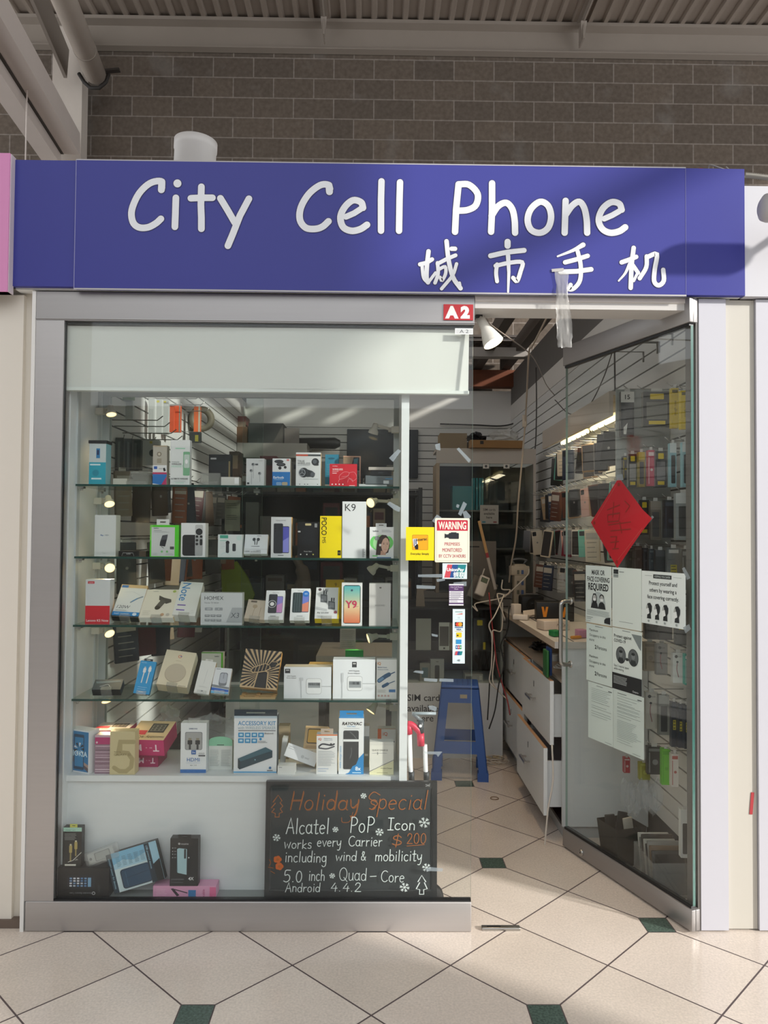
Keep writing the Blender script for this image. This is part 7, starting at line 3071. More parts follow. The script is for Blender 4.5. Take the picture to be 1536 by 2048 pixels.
for r_, (zt_, ya, yb, n) in enumerate(((1.925, .66, 1.92, 14), (1.70, .66, 2.30, 17), (1.475, .66, 2.75, 20), (1.255, .66, 2.2, 14))):
    for k in range(n):
        y = ya + (yb - ya) * k / (n - 1)
        cname, c = rnd.choice(PAL)
        h = rnd.uniform(.135, .175)
        w = rnd.uniform(.066, .082)
        x = rnd.uniform(1.07, 1.16)
        case_thing('hanging_phone_case', '%s phone case, number %d from the door in the %s row of wall hooks' % (cname, k + 1, ROWN[r_]), 'phone case', 'phone cases on the %s row of the right wall' % ROWN[r_],
                   (x, y, zt_), (rnd.uniform(-.08, .08), rnd.uniform(-.12, .12), math.radians(rnd.uniform(-75, -20))), w, h, rnd.uniform(.012, .024), c, rnd.choice((0, 0, 1, 2, 3)))
        hooks(XR, -.25, y, zt_ + .014, 'chrome wall hook carrying the %s row of phone cases' % ROWN[r_])

# ---- packs beside the door: hung facing the doorway
YL, BL2 = '#d3b81e', '#7fb4bf'


def art_pack(c1, c2, kind):
    def a(f):
        if kind == 'yellowtag':
            f.rrect(.25, .06, .75, .22, YL, .003)
            f.rect(.12, .30, .88, .80, c2)
            f.rect(.2, .84, .8, .94, YL)
        elif kind == 'header':
            f.rect(0, 0, 1, .24, '#d6d6d0')
            f.text('15', .5, .12, .10, '#2a2a2a', bold=.02)
            f.rect(.15, .34, .85, .9, c2)
            f.poly([(.2, .8), (.5, .7), (.4, .95), (.2, .95)], '#d6d6d0')
        elif kind == 'spine':
            f.rect(0, 0, 1, 1, c1)
            f.text('tough case', .5, .5, .06, c2, rot=-90, fit=.6)
            f.rect(.1, .04, .9, .12, c2)
        elif kind == 'window':
            f.rect(.0, .0, 1, .22, c2)
            f.rrect(.18, .28, .82, .92, '#3a3c3d', .004)
        elif kind == 'ear':
            f.oval(.3, .12, .14, '#3a3c3d')
            f.text('buds', .62, .12, .04, '#4a4a4a')
            f.line([(.4, .3), (.35, .55), (.5, .8)], .003, '#8c4a52', 4)
            f.oval(.4, .3, .10, '#3a3c3d')
        elif kind == 'label':
            f.rect(.25, .40, .75, .62, '#b3a83c')
            f.lines(.3, .7, .44, .58, 3, '#4a4a3a', .02)
            f.rect(.12, .04, .88, .12, c2)
        elif kind == 'strip':
            f.rect(.1, .06, .9, .16, c2)
            f.rect(.1, .2, .2, .94, c2)
            f.oval(.55, .55, .2, c2)
    return a


GD = 'packs hanging on the wall just behind the door'
PK = [
    ('white headed black pack in the top row nearest the grey panel edge', 1242, 1268, 783, 873, .50, '#2b2c2e', 'header', '#3d3e41'),
    ('wide dark pack with yellow tags in the top row', 1287, 1341, 783, 853, .40, '#3b3b39', 'yellowtag', '#6a6a64'),
    ('first narrow yellow pack in the top row', 1343, 1357, 776, 856, .30, '#c9b02a', 'spine', '#5a5116'),
    ('second narrow yellow pack in the top row', 1362, 1378, 781, 858, .24, '#d3ba30', 'spine', '#5a5116'),
    ('slim charcoal pack with a yellow dot in the second row', 1246, 1256, 912, 960, .51, '#38393b', 'strip', '#b9a524'),
    ('black pack with yellow tag above scissors-like tools in the second row', 1257, 1274, 908, 974, .46, '#2a2a2a', 'yellowtag', '#8b8b88'),
    ('olive yellow pack in the second row', 1277, 1290, 904, 974, .42, '#8d7c2c', 'window', '#b9a634'),
    ('pink pack in the second row', 1296, 1309, 900, 972, .38, '#b8485f', 'strip', '#d9c3c3'),
    ('dark pack with a yellow emblem in the second row', 1311, 1333, 902, 974, .36, '#404143', 'yellowtag', '#77777a'),
    ('first pale blue pack in the second row', 1340, 1353, 886, 974, .28, '#8fb9c2', 'window', '#d3dcdc'),
    ('second pale blue pack in the second row', 1365, 1380, 884, 974, .22, '#97c0c8', 'window', '#d3dcdc'),
    ('black pack with a round yellow emblem in the third row', 1280, 1298, 1000, 1070, .44, '#302f2d', 'yellowtag', '#4a4844'),
    ('brownish clear pack in the third row', 1301, 1322, 1002, 1080, .38, '#6d665c', 'window', '#8d867a'),
    ('navy black pack in the third row', 1329, 1350, 1000, 1076, .30, '#20262f', 'strip', '#39424f'),
    ('large clear and white pack with a barcode card in the third row', 1352, 1383, 986, 1080, .22, '#8d9494', 'window', '#c9cecd'),
    ('first brown pack in the fourth row', 1254, 1266, 1096, 1136, .52, '#5a5348', 'strip', '#7d7668'),
    ('second brown pack in the fourth row', 1268, 1284, 1092, 1140, .46, '#4c3d33', 'strip', '#6d5c50'),
    ('blue black pack in the fourth row', 1287, 1296, 1096, 1142, .44, '#232c35', 'strip', '#48535c'),
    ('slate pack in the fourth row', 1298, 1309, 1098, 1142, .40, '#39444c', 'strip', '#6a757c'),
    ('dark grey pack in the fourth row', 1311, 1331, 1100, 1160, .34, '#3c3d3d', 'window', '#55585a'),
    ('clear pack with a white card in the fourth row', 1335, 1360, 1096, 1180, .28, '#666b6b', 'label', '#c9c9c4'),
    ('narrow grey pack in the fourth row near the door edge', 1364, 1379, 1098, 1180, .22, '#515656', 'strip', '#8d9292'),
    ('black pack in the fifth row', 1290, 1314, 1216, 1278, .42, '#2c2b2a', 'strip', '#4f4c48'),
    ('charcoal pack in the fifth row', 1318, 1344, 1212, 1280, .34, '#353535', 'window', '#5d5d5a'),
    ('clear pack with a pale tag in the fifth row', 1352, 1376, 1210, 1290, .24, '#5c6060', 'label', '#c0c0bb'),
    ('tan card pack in the sixth row', 1288, 1312, 1284, 1342, .42, '#a3937a', 'strip', '#7a6c58'),
    ('grey card pack with a dark earpiece in the sixth row', 1313, 1335, 1288, 1350, .36, '#8c8a85', 'ear', '#4a4a4a'),
    ('white earphone pack with a teal edge in the sixth row', 1346, 1368, 1306, 1366, .26, '#d6d8d4', 'ear', '#36a493'),
    ('teal and white pack next to the white earphone pack', 1370, 1380, 1308, 1370, .22, '#36a493', 'strip', '#d6d8d4'),
    ('white pack with a red dot in the seventh row', 1292, 1316, 1384, 1458, .42, '#c9c6bc', 'ear', '#a8524a'),
    ('clear grey pack in the seventh row', 1318, 1338, 1390, 1470, .36, '#83857f', 'window', '#a3a59f'),
    ('first navy pack with a yellow label in the seventh row', 1343, 1355, 1404, 1494, .28, '#2b3440', 'label', '#3d4856'),
    ('second navy pack with a yellow label in the seventh row', 1357, 1367, 1408, 1496, .25, '#2b3440', 'label', '#3d4856'),
    ('third navy pack with a yellow label in the seventh row', 1369, 1380, 1410, 1498, .22, '#2b3440', 'label', '#3d4856'),
    ('red pack in the eighth row beside the plastic bags', 1248, 1260, 1516, 1546, .54, '#a32f3a', 'strip', '#c9b8b8'),
    ('olive pack in the eighth row', 1279, 1300, 1526, 1560, .46, '#8b8f2a', 'strip', '#a9ad4a'),
    ('black pack with silver tool in the eighth row', 1295, 1323, 1494, 1549, .40, '#2c2d30', 'strip', '#77797c'),
    ('bright green pack in the eighth row', 1324, 1341, 1498, 1570, .35, '#63bf24', 'strip', '#52a81c'),
    ('narrow white box with a red mark in the eighth row', 1343, 1357, 1508, 1574, .28, '#d3cfc8', 'strip', '#a8524a'),
    ('white box with a dark appliance picture hanging low beside the door hinge', 1362, 1380, 1620, 1716, .22, '#d3d6d3', 'window', '#d3d6d3'),
]
for lab, x0_, x1_, yt, yb, Y, body, kind, c2 in PK:
    A, Bq = at(x0_, yt, Y), at(x1_, yb, Y)
    w, h = Bq.x - A.x, A.z - Bq.z
    mb = MB()
    mb.box(-w / 2, w / 2, 0, .028, -h, 0, mat(body, .4), None, {'left': mat(c2, .4)} if kind in ('header', 'yellowtag') else None)
    art_pack(body, c2, kind)(Face(mb, (-w / 2, 0, 0), (1, 0, 0), (0, 0, -1), (0, -1, 0), w, h))
    o = mb.build('hanging_pack', None, ((A.x + Bq.x) / 2, Y, A.z), (0, 0, math.radians(-4)))
    tag(o, lab, 'pack', GD)
    mb = MB()
    mb.box(-w * .2, w * .2, .004, .005, 0, .014, mat('#c9c9c4', .4))
    mb.build('hang_tab', o)
# hooks of these packs, one wire each, run back to the wall
for k, (x, y, Y) in enumerate(((1290, 778, .40), (1262, 778, .50), (1350, 772, .30), (1370, 776, .24), (1265, 903, .46), (1302, 896, .38), (1322, 898, .36), (1346, 882, .28), (1372, 880, .22), (1290, 996, .44), (1340, 996, .30), (1368, 982, .22), (1275, 1090, .46), (1305, 1094, .40), (1347, 1092, .28), (1300, 1212, .42), (1330, 1208, .34), (1364, 1206, .24), (1300, 1280, .42), (1357, 1302, .26), (1304, 1380, .42), (1349, 1400, .28), (1308, 1490, .40), (1350, 1504, .28))):
    p = at(x, y, Y)
    mb = MB()
    mb.tube([(XR, Y + .012, p.z + .002), (p.x - .01, Y + .012, p.z + .002), (p.x - .03, Y + .008, p.z + .016)], .0022, WIRE, 6)
    tag(mb.build('wall_hook'), 'chrome wire wall hook carrying packs behind the open door', 'hook', 'wire hooks on the wall behind the open door')
for k, (x, y) in enumerate(((1346, 668), (1320, 684), (1288, 704), (1316, 686))):
    p = atX(x, y, XR)
    mb = MB()
    mb.tube([(XR, p.y, p.z), (XR - .17, p.y, p.z), (XR - .19, p.y, p.z + .012)], .0025, WIRE, 6)
    mb.tube([(XR - .004, p.y, p.z), (XR - .004, p.y, p.z - .05)], .004, WIRE, 6)
    tag(mb.build('wall_hook'), 'empty chrome wire hook high on the right wall', 'hook', 'empty wire hooks high on the right wall')
# clear bags hanging low
for k in range(7):
    p = at(1250 + k * 11, 1562 + (k % 3) * 6, .52 - k * .02)
    mb = MB()
    crumple(mb, (0, 0, -.055), .022, .02, .062, BAGM, 50 + k, 9, 7, .22)
    tag(mb.build('hanging_bag', None, p), 'small clear bag with a cable, number %d of the low row beside the counter' % (k + 1), 'bag', 'clear bags hanging low beside the counter')

# bins on the floor behind the door
p = atZ(1262, 1722, 0)
BYb = .66
bc = at(1255, 1700, BYb)
bn = empty('waste_bin', (1.11, .605, 0.0005))
tag(bn, 'black open bin with packaging on the floor behind the open door', 'bin')
mb = MB()
for q in range(4):
    R_ = Matrix.Rotation(q * pi / 2 + .3, 4, 'Z')
    mb.poly([R_ @ Vector(v) for v in ((-.06, -.06, 0), (.06, -.06, 0), (.076, -.076, .17), (-.076, -.076, .17))], mat('#2a2b2b', .5))
    mb.poly([R_ @ Vector(v) for v in ((-.057, -.057, .004), (.057, -.057, .004), (.073, -.073, .17), (-.073, -.073, .17))], mat('#232424', .5))
R_ = Matrix.Rotation(.3, 4, 'Z')
mb.poly([R_ @ Vector(v) for v in ((-.06, -.06, 0.001), (.06, -.06, 0.001), (.06, .06, 0.001), (-.06, .06, 0.001))], mat('#2a2b2b', .5))
mb.build('bin_body', bn)
for k, (dx, dy, dz, rx, ry, c) in enumerate(((-.045, .0, .125, .0, -.1, '#262627'), (.0, .015, .13, -.1, .2, '#2d2d2e'), (.03, -.02, .12, .0, -.15, '#b9b3a6'))):
    mb = MB()
    mb.rbox(-.022, .022, -.006, .006, -.08, .08, mat(c, .45), .003)
    tag(mb.build('phone_case', None, (1.11 + dx, .605 + dy, dz), (rx, ry, .1 * k)), ('black case standing upright in the black bin', 'charcoal case leaning across the black bin', 'pale case in the front of the black bin')[k], 'phone case')
bt = empty('plastic_tub', (1.205, .36, .0005))
tag(bt, 'clear plastic tub of upright phone cases on the floor near the door hinge', 'tub')
mb = MB()
for (a, b, c, d) in ((-.085, .085, -.11, -.108), (-.085, .085, .108, .11), (-.085, -.083, -.108, .108), (.083, .085, -.108, .108)):
    mb.box(a, b, c, d, .002, .14, BLISTER)
mb.box(-.085, .085, -.11, .11, 0, .002, BLISTER)
mb.build('tub_body', bt)
for k in range(8):
    mb = MB()
    mb.rbox(-.066, .066, -.006, .006, 0, .165 + .01 * (k % 3), mat(('#33322f', '#6f5a42', '#8d8a84', '#2a2a2a', '#b3afa6', '#4a4038', '#77746e', '#c3bfb6')[k], .45), .003)
    f = Face(mb, (-.066, -.006, .165), (1, 0, 0), (0, 0, -1), (0, -1, 0), .132, .165)
    f.rrect(.08, .08, .92, .92, '#1f1d1b', .006)
    tag(mb.build('phone_case', None, (1.205, .28 + k * .023, .004), (-.22, 0, 0)), 'phone case standing in the clear tub, number %d from the front' % (k + 1), 'phone case', 'phone cases in the clear tub')

# ---- on the worktop and behind it
def on_top(name, label, px, py, Y, size, c, cat, rz=0, art=None, tilt=0, z=None):
    w, d, h = size
    x = X_at(px, z or CT, Y)
    mb = MB()
    mb.rbox(-w / 2, w / 2, -d / 2, d / 2, 0, h, mat(c, .45) if isinstance(c, str) else c, min(.004, h * .3))
    if art:
        art(Face(mb, (-w / 2, -d / 2, h), (1, 0, 0), (0, 0, -1), (0, -1, 0), w, h))
    return tag(mb.build(name, None, (x, Y, (z or CT) + .0005 + (w / 2 * math.sin(math.radians(abs(tilt))) if tilt else 0)), (0, math.radians(tilt), math.radians(rz))), label, cat)


on_top('food_box', 'pale cafe food box lying on the worktop', 1106, 1225, 1.30, (.15, .10, .05), '#d8c6b4', 'box', 12, lambda f: f.text('McCafé', .7, .45, .3, '#5a3a33', slant=.2))
on_top('sponge_pad', 'green pad on the worktop in front of the food box', 1110, 1245, 1.02, (.045, .05, .03), '#1f7a3f', 'pad', 20)
on_top('tape_box', 'small pink carton on the worktop beside the door edge', 1162, 1255, .98, (.045, .05, .04), '#c58aa8', 'box', 10)
on_top('adhesive_tube', 'orange tube lying on the worktop near its front end', 1152, 1270, .93, (.06, .018, .014), '#d8902a', 'tube', 25)
on_top('plug_adapter', 'white plug adapter standing on the worktop near the cables', 1032, 1225, 1.95, (.05, .05, .075), '#ded3c8', 'adapter', 15)
on_top('plug_adapter', 'low white extension block on the worktop in front of the standing adapter', 1042, 1236, 1.75, (.09, .05, .03), '#e0d6cc', 'adapter', -25)
tb = on_top('tool_bag', 'black tool bag with orange marks at the back of the worktop', 1108, 1205, 1.75, (.22, .14, .11), '#1b1a19', 'bag', -8, lambda f: [f.poly([(u, .25), (u + .06, .25), (u + .09, .55), (u + .12, .25), (u + .18, .25), (u + .13, .8), (u + .05, .8)], '#e08a1c') for u in (.14, .62)])
mb = MB()
mb.poly([(0, 0, 0), (.12, 0, .02), (.13, .08, .05), (.01, .08, .035)], mat('#cfc3b4', .6))
mb.poly([(0, 0, 0.001), (.05, -.02, .02), (.12, 0, .021)], mat('#bdb1a2', .6))
tag(mb.build('torn_packet', None, (X_at(1060, CT, 1.8) - .03, 1.84, CT + .001)), 'torn open white packet on the worktop behind the plug adapter', 'packet')
spk = empty('desk_speaker', (X_at(1062, CT, 2.2), 2.20, CT + .0005))
tag(spk, 'round black desk speaker at the far end of the worktop', 'speaker')
mb = MB()
mb.rbox(-.075, .075, -.05, .05, 0, .11, mat('#1e1c1b', .5), .012)
sb_ = mb.build('cabinet_body', spk)
mb = MB()
mb.lathe([(.045, 0), (.045, .006), (.036, .004), (.012, -.002), (0, .006)], mat('#121110', .4), 22, Matrix.Translation((0, -.0505, .055)) @ Matrix.Rotation(pi / 2, 4, 'X'))
mb.build('cone', sb_)
# items in the open slot under the worktop
zs_ = .751
mb = MB()
mb.lathe([(.03, 0), (.031, .03), (.028, .036), (0, .036)], WHITE, 18)
tag(mb.build('cable_puck', None, (1.0, 1.42, zs_)), 'round white puck in the open slot under the worktop', 'puck')
mb = MB()
for k in range(4):
    a0 = k * .9
    mb.tube([(.06 * math.cos(a0 + t * .55) + .01 * k, .06 * math.sin(a0 + t * .55), .006 + .006 * k + .002 * math.sin(t)) for t in range(12)], .003, WHITE, 6)
tag(mb.build('cable_coil', None, (1.0, 1.16, zs_ + .002)), 'coil of white cable in the open slot under the worktop', 'cable')
mb = MB()
crumple(mb, (0, 0, .032), .05, .06, .022, BLACK, 77, 12, 8, .35)
tag(mb.build('cable_tangle', None, (.98, 1.72, zs_ + .004)), 'tangle of black cables in the open slot at its far end', 'cable')
on_top('packet', 'green packet standing in the open slot beside the counter end', 1092, 1310, .95, (.012, .09, .13), '#2d6a34', 'packet', 0, None, 0, zs_)
on_top('packet', 'blue packet behind the green one in the open slot', 1098, 1300, 1.00, (.012, .09, .135), '#2a4d8c', 'packet', 0, None, 0, zs_)

# ---- behind the showcase: monitor, broom stick, card terminal, surge strip
ZT = zc2 + .0006
o = standing('monitor_back', 'grey back of a monitor standing on the showcase behind the card terminals', 925, 992, 1082, 1205, SY0 + .30, .05, '#6f675e', lambda f: (f.rect(.06, .08, .5, .10, '#1d1b19'), f.rect(.1, .3, .3, .4, '#857c72')), 'monitor', None, ZT)
mb = MB()
pa, pb = at(958, 1042, SY0 + .20), at(990, 1176, SY0 + .14)
mid = pa.lerp(pb, .48)
mb.bar(pa, mid, .018, .018, mat('#b98f5c', .6))
mb.bar(mid, mid.lerp(pb, .14), .018, .018, mat('#9c2a2e', .5))
mb.bar(mid.lerp(pb, .14), pb.lerp(pb + (pb - pa), .02), .018, .018, mat('#b3a79b', .5))
tag(mb.build('leaning_stick'), 'wooden stick with a red band leaning against the monitor', 'stick')
tm = empty('card_terminal', at(964, 1172, SY0 + .10), (math.radians(-20), math.radians(22), 0))
tag(tm, 'white handheld card terminal leaning on a grey case', 'terminal')
mb = MB()
mb.rbox(-.033, .033, -.015, .015, -.07, .07, mat('#d3c9be', .4), .008)
mb.cyl((-.022, 0, .068), (-.022, 0, .12), .004, mat('#d3c9be', .4), 8)
th_ = mb.build('terminal_body', tm)
mb = MB()
f = Face(mb, (-.022, -.0155, .055), (1, 0, 0), (0, 0, -1), (0, -1, 0), .044, .034)
f.rect(0, 0, 1, 1, '#37402f')
f.rect(.1, .1, .9, .9, '#59654a')
mb.build('screen', th_)
mb = MB()
M = Matrix.Translation(at(958, 1200, SY0 + .16)) @ Matrix.Rotation(math.radians(24), 4, 'Y') @ Matrix.Rotation(math.radians(-28), 4, 'X')
mb.rbox(-.09, .09, -.012, .012, -.01, .16, mat('#6d655b', .55), .006, M)
tag(mb.build('tablet_case'), 'grey slanted case behind the white card terminal', 'case')
sg_ = empty('surge_tower', (at(1038, 1180, SY0 + .22).x, SY0 + .22, ZT))
tag(sg_, 'beige socket tower with a grey carrying handle', 'socket tower')
zt_ = at(1038, 1128, SY0 + .22).z - ZT
mb = MB()
mb.rbox(-.04, .04, -.04, .04, 0, zt_, mat('#c4b39c', .5), .008)
mb.rbox(-.062, .062, -.045, .045, zt_ - .075, zt_ - .012, mat('#cdbda7', .5), .006)
f = Face(mb, (-.04, -.0455, zt_), (1, 0, 0), (0, 0, -1), (0, -1, 0), .08, zt_)
for v in (.14, .40, .62):
    f.rrect(.22, v, .42, v + .10, '#77705f', .003)
    f.rrect(.58, v, .78, v + .10, '#53699a', .003)
mb.build('tower_body', sg_)
mb = MB()
mb.tube(smooth_path([(-.055, 0, zt_ + .024), (-.02, 0, zt_ + .034), (.02, 0, zt_ + .034), (.055, 0, zt_ + .024)], 4), .006, mat('#77787a', .4), 8)
mb.tube([(-.03, 0, zt_ - .002), (-.05, 0, zt_ + .026)], .005, mat('#77787a', .4), 8)
mb.tube([(.03, 0, zt_ - .002), (.05, 0, zt_ + .026)], .005, mat('#77787a', .4), 8)
mb.build('carry_handle', sg_)
# heat gun like holder left on the showcase
mb = MB()
q = at(838, 1212, SY0 + .10)
mb.poly([(0, 0, 0), (.06, 0, 0), (.05, 0, .10), (.10, 0, .125), (.05, 0, .13), (.005, 0, .12)], mat('#7c7164', .6))
mb.poly([(0, .03, 0), (.06, .03, 0), (.05, .03, .10), (.10, .03, .125), (.05, .03, .13), (.005, .03, .12)], mat('#7c7164', .6))
mb.poly([(.005, 0, .12), (.05, 0, .13), (.05, .03, .13), (.005, .03, .12)], mat('#8c8174', .6))
mb.poly([(.05, 0, .13), (.10, 0, .125), (.10, .03, .125), (.05, .03, .13)], mat('#a39888', .6))
mb.poly([(0, 0, 0), (.005, 0, .12), (.005, .03, .12), (0, .03, 0)], mat('#7c7164', .6))
tag(mb.build('card_holder', None, (q.x - .02, SY0 + .10, ZT)), 'folded grey card holder on the showcase behind the window tape', 'holder')


# ---- cables
def cable(label, pts, r, c, name='cable', g=None):
    mb = MB()
    P = [at(x, y, Y) for x, y, Y in pts]
    mb.tube(smooth_path(P, 6), r, mat(c, .5), 6)
    return tag(mb.build(name), label, 'cable', g)


cable('long beige cable hanging from the joists down to the socket tower', [(1098, 626, 1.2), (1066, 690, 1.5), (1058, 705, 1.6), (1054, 780, 1.9), (1050, 850, 2.1), (1043, 930, 2.15), (1036, 1010, 2.2), (1032, 1075, 2.25), (1022, 1130, 2.3), (1018, 1165, 2.32)], .0055, '#b3a493', 'hanging_cable')
mb = MB()
q = at(1049, 842, 2.09)
mb.rbox(-.014, .014, -.009, .009, -.04, .04, mat('#bfb09d', .5), .006)
tag(mb.build('cord_switch', None, q), 'beige inline switch on the long hanging cable', 'switch')
cable('thin grey cable drooping from the track lamp to the right wall', [(958, 617, .10), (975, 640, .6), (990, 656, 1.0), (1055, 703, 1.6), (1075, 730, 2.0), (1093, 770, 2.5), (1112, 795, 2.8), (1118, 815, 2.7)], .0035, '#a59b92', 'hanging_cable')
cable('dark grey cable running upright along the corner of the wall', [(1072, 735, 3.2), (1073, 800, 3.2), (1072, 870, 3.2), (1070, 900, 3.2)], .005, '#3a3430', 'hanging_cable')
cable('black cable strung along the top slat of the back wall', [(880, 848, 4.5), (950, 850, 4.5), (1000, 852, 4.5), (1030, 846, 4.4), (1060, 830, 3.8), (1110, 790, 2.9)], .007, '#2c2825', 'hanging_cable')
cable('thin dark cable looping across the wall behind the door glass', [(1225, 703, .9), (1205, 760, 1.0), (1175, 815, 1.2), (1140, 828, 1.5), (1110, 800, 1.9)], .003, '#4a4541', 'hanging_cable')
cable('thin dark cable hanging straight behind the door glass', [(1229, 702, .85), (1230, 780, .85), (1231, 856, .85)], .004, '#3d3936', 'hanging_cable')
for i, (c, nm, pts) in enumerate((
    ('#cfc6ba', 'white cable dropping from the worktop to the floor', [(1005, 1205, 2.0), (1003, 1260, 1.98), (985, 1262, 1.96), (990, 1300, 1.95), (985, 1360, 1.9), (1000, 1385, 1.9), (1016, 1400, 1.85)]),
    ('#d6cec3', 'second white cable looping beside the drawers', [(1008, 1190, 2.0), (990, 1230, 1.9), (978, 1250, 1.9), (984, 1275, 1.9), (983, 1330, 1.9), (979, 1362, 1.9), (992, 1378, 1.88)]),
    ('#d0c8bc', 'white cable arching over the showcase toward the terminal', [(945, 1212, 2.1), (955, 1222, 2.1), (950, 1208, 2.1), (975, 1202, 2.1), (1008, 1194, 2.1), (1030, 1175, 2.1), (1055, 1150, 2.1), (1058, 1138, 2.15)]),
    ('#cdc4b8', 'white cable with a small loop beneath the socket tower', [(1005, 1160, 2.15), (1004, 1178, 2.1), (1020, 1180, 2.1), (1012, 1190, 2.05), (995, 1188, 2.05), (1000, 1210, 2.0), (1010, 1240, 1.98)]),
    ('#8f2a2c', 'red cable dropping past the drawers', [(978, 1185, 2.0), (982, 1230, 1.98), (988, 1280, 1.95), (994, 1330, 1.9), (1005, 1370, 1.85), (1015, 1402, 1.8), (1020, 1430, 1.75)]),
    ('#1c1b1a', 'black cable dropping past the far drawers', [(1018, 1212, 1.9), (1015, 1260, 1.9), (1002, 1290, 1.9), (1008, 1330, 1.88), (998, 1366, 1.85), (990, 1420, 1.8), (978, 1458, 1.78)]),
    ('#1f1e1d', 'second black cable hanging in front of the showcase base', [(980, 1345, 2.0), (978, 1390, 1.95), (975, 1440, 1.9)]),
    ('#d9d0c4', 'white cable hanging from the open near drawer down to the floor', [(1104, 1490, .80), (1106, 1560, .79), (1096, 1620, .78), (1088, 1700, .78), (1080, 1702, .8)]),
)):
    cable(nm, pts, .0042, c)
mb = MB()
rnd = random.Random(9)
p0 = atZ(990, 1522, .006)
for k in range(7):
    r_ = rnd.uniform(.03, .07)
    cx_, cy_ = rnd.uniform(-.06, .06), rnd.uniform(-.05, .05)
    a0 = rnd.uniform(0, 6)
    mb.tube([(cx_ + r_ * math.cos(a0 + t * .6), cy_ + r_ * .7 * math.sin(a0 + t * .6), .004 + .004 * k + .004 * math.sin(t)) for t in range(11)], .0035, mat(rnd.choice(('#d9cfc2', '#c9b78f', '#cfc6ba')), .5), 6)
o = mb.build('cable_heap', None, (p0.x, p0.y, .002))
tag(o, 'heap of pale cables on the floor beside the stool', 'cable')
mb = MB()
pr_ = atZ(989, 1597, .002)
mb.tube([(.022 * math.cos(t * pi / 9), .022 * math.sin(t * pi / 9), .003) for t in range(19)], .0018, mat('#8a6a4c', .5), 6)
tag(mb.build('rubber_band', None, (pr_.x, pr_.y, .001)), 'small ring lying on the tiles in the doorway', 'ring')

# ---- track lamp in the doorway
tl_ = empty('track_lamp', at(962, 640, .10))
tag(tl_, 'white cone shaped lamp hanging at the top of the doorway', 'lamp')
d = (at(990, 694, .42) - at(962, 640, .45))
d = Vector((.035, -.02, -.075)).normalized()
q = d.to_track_quat('Z', 'Y').to_matrix().to_4x4()
mb = MB()
mb.lathe([(0, -.02), (.017, -.018), (.0185, .035), (.022, .045), (.026, .055), (.036, .088), (.041, .108), (.039, .109)], LAMPW, 24, q)
lh = mb.build('lamp_head', tl_)
mb = MB()
mb.lathe([(.0388, .1085), (.02, .104), (0, .103)], mat('#ffefc4', .4, emit=6.0), 20, q)
mb.build('bulb', lh)
mb = MB()
ah = 2.2915 - tl_.location.z
mb.tube([(0, 0, 0), (-.008, 0, .015), (-.009, 0, ah - .012)], .007, LAMPW, 10)
mb.box(-.022, .004, -.015, .015, ah - .012, ah, mat('#2a2a2a', .5))
mb.build('mount_arm', tl_)
lamp('SPOT', Vector(tl_.location) + d * .13, 9, (1.0, .86, .62), .03, d, 80)

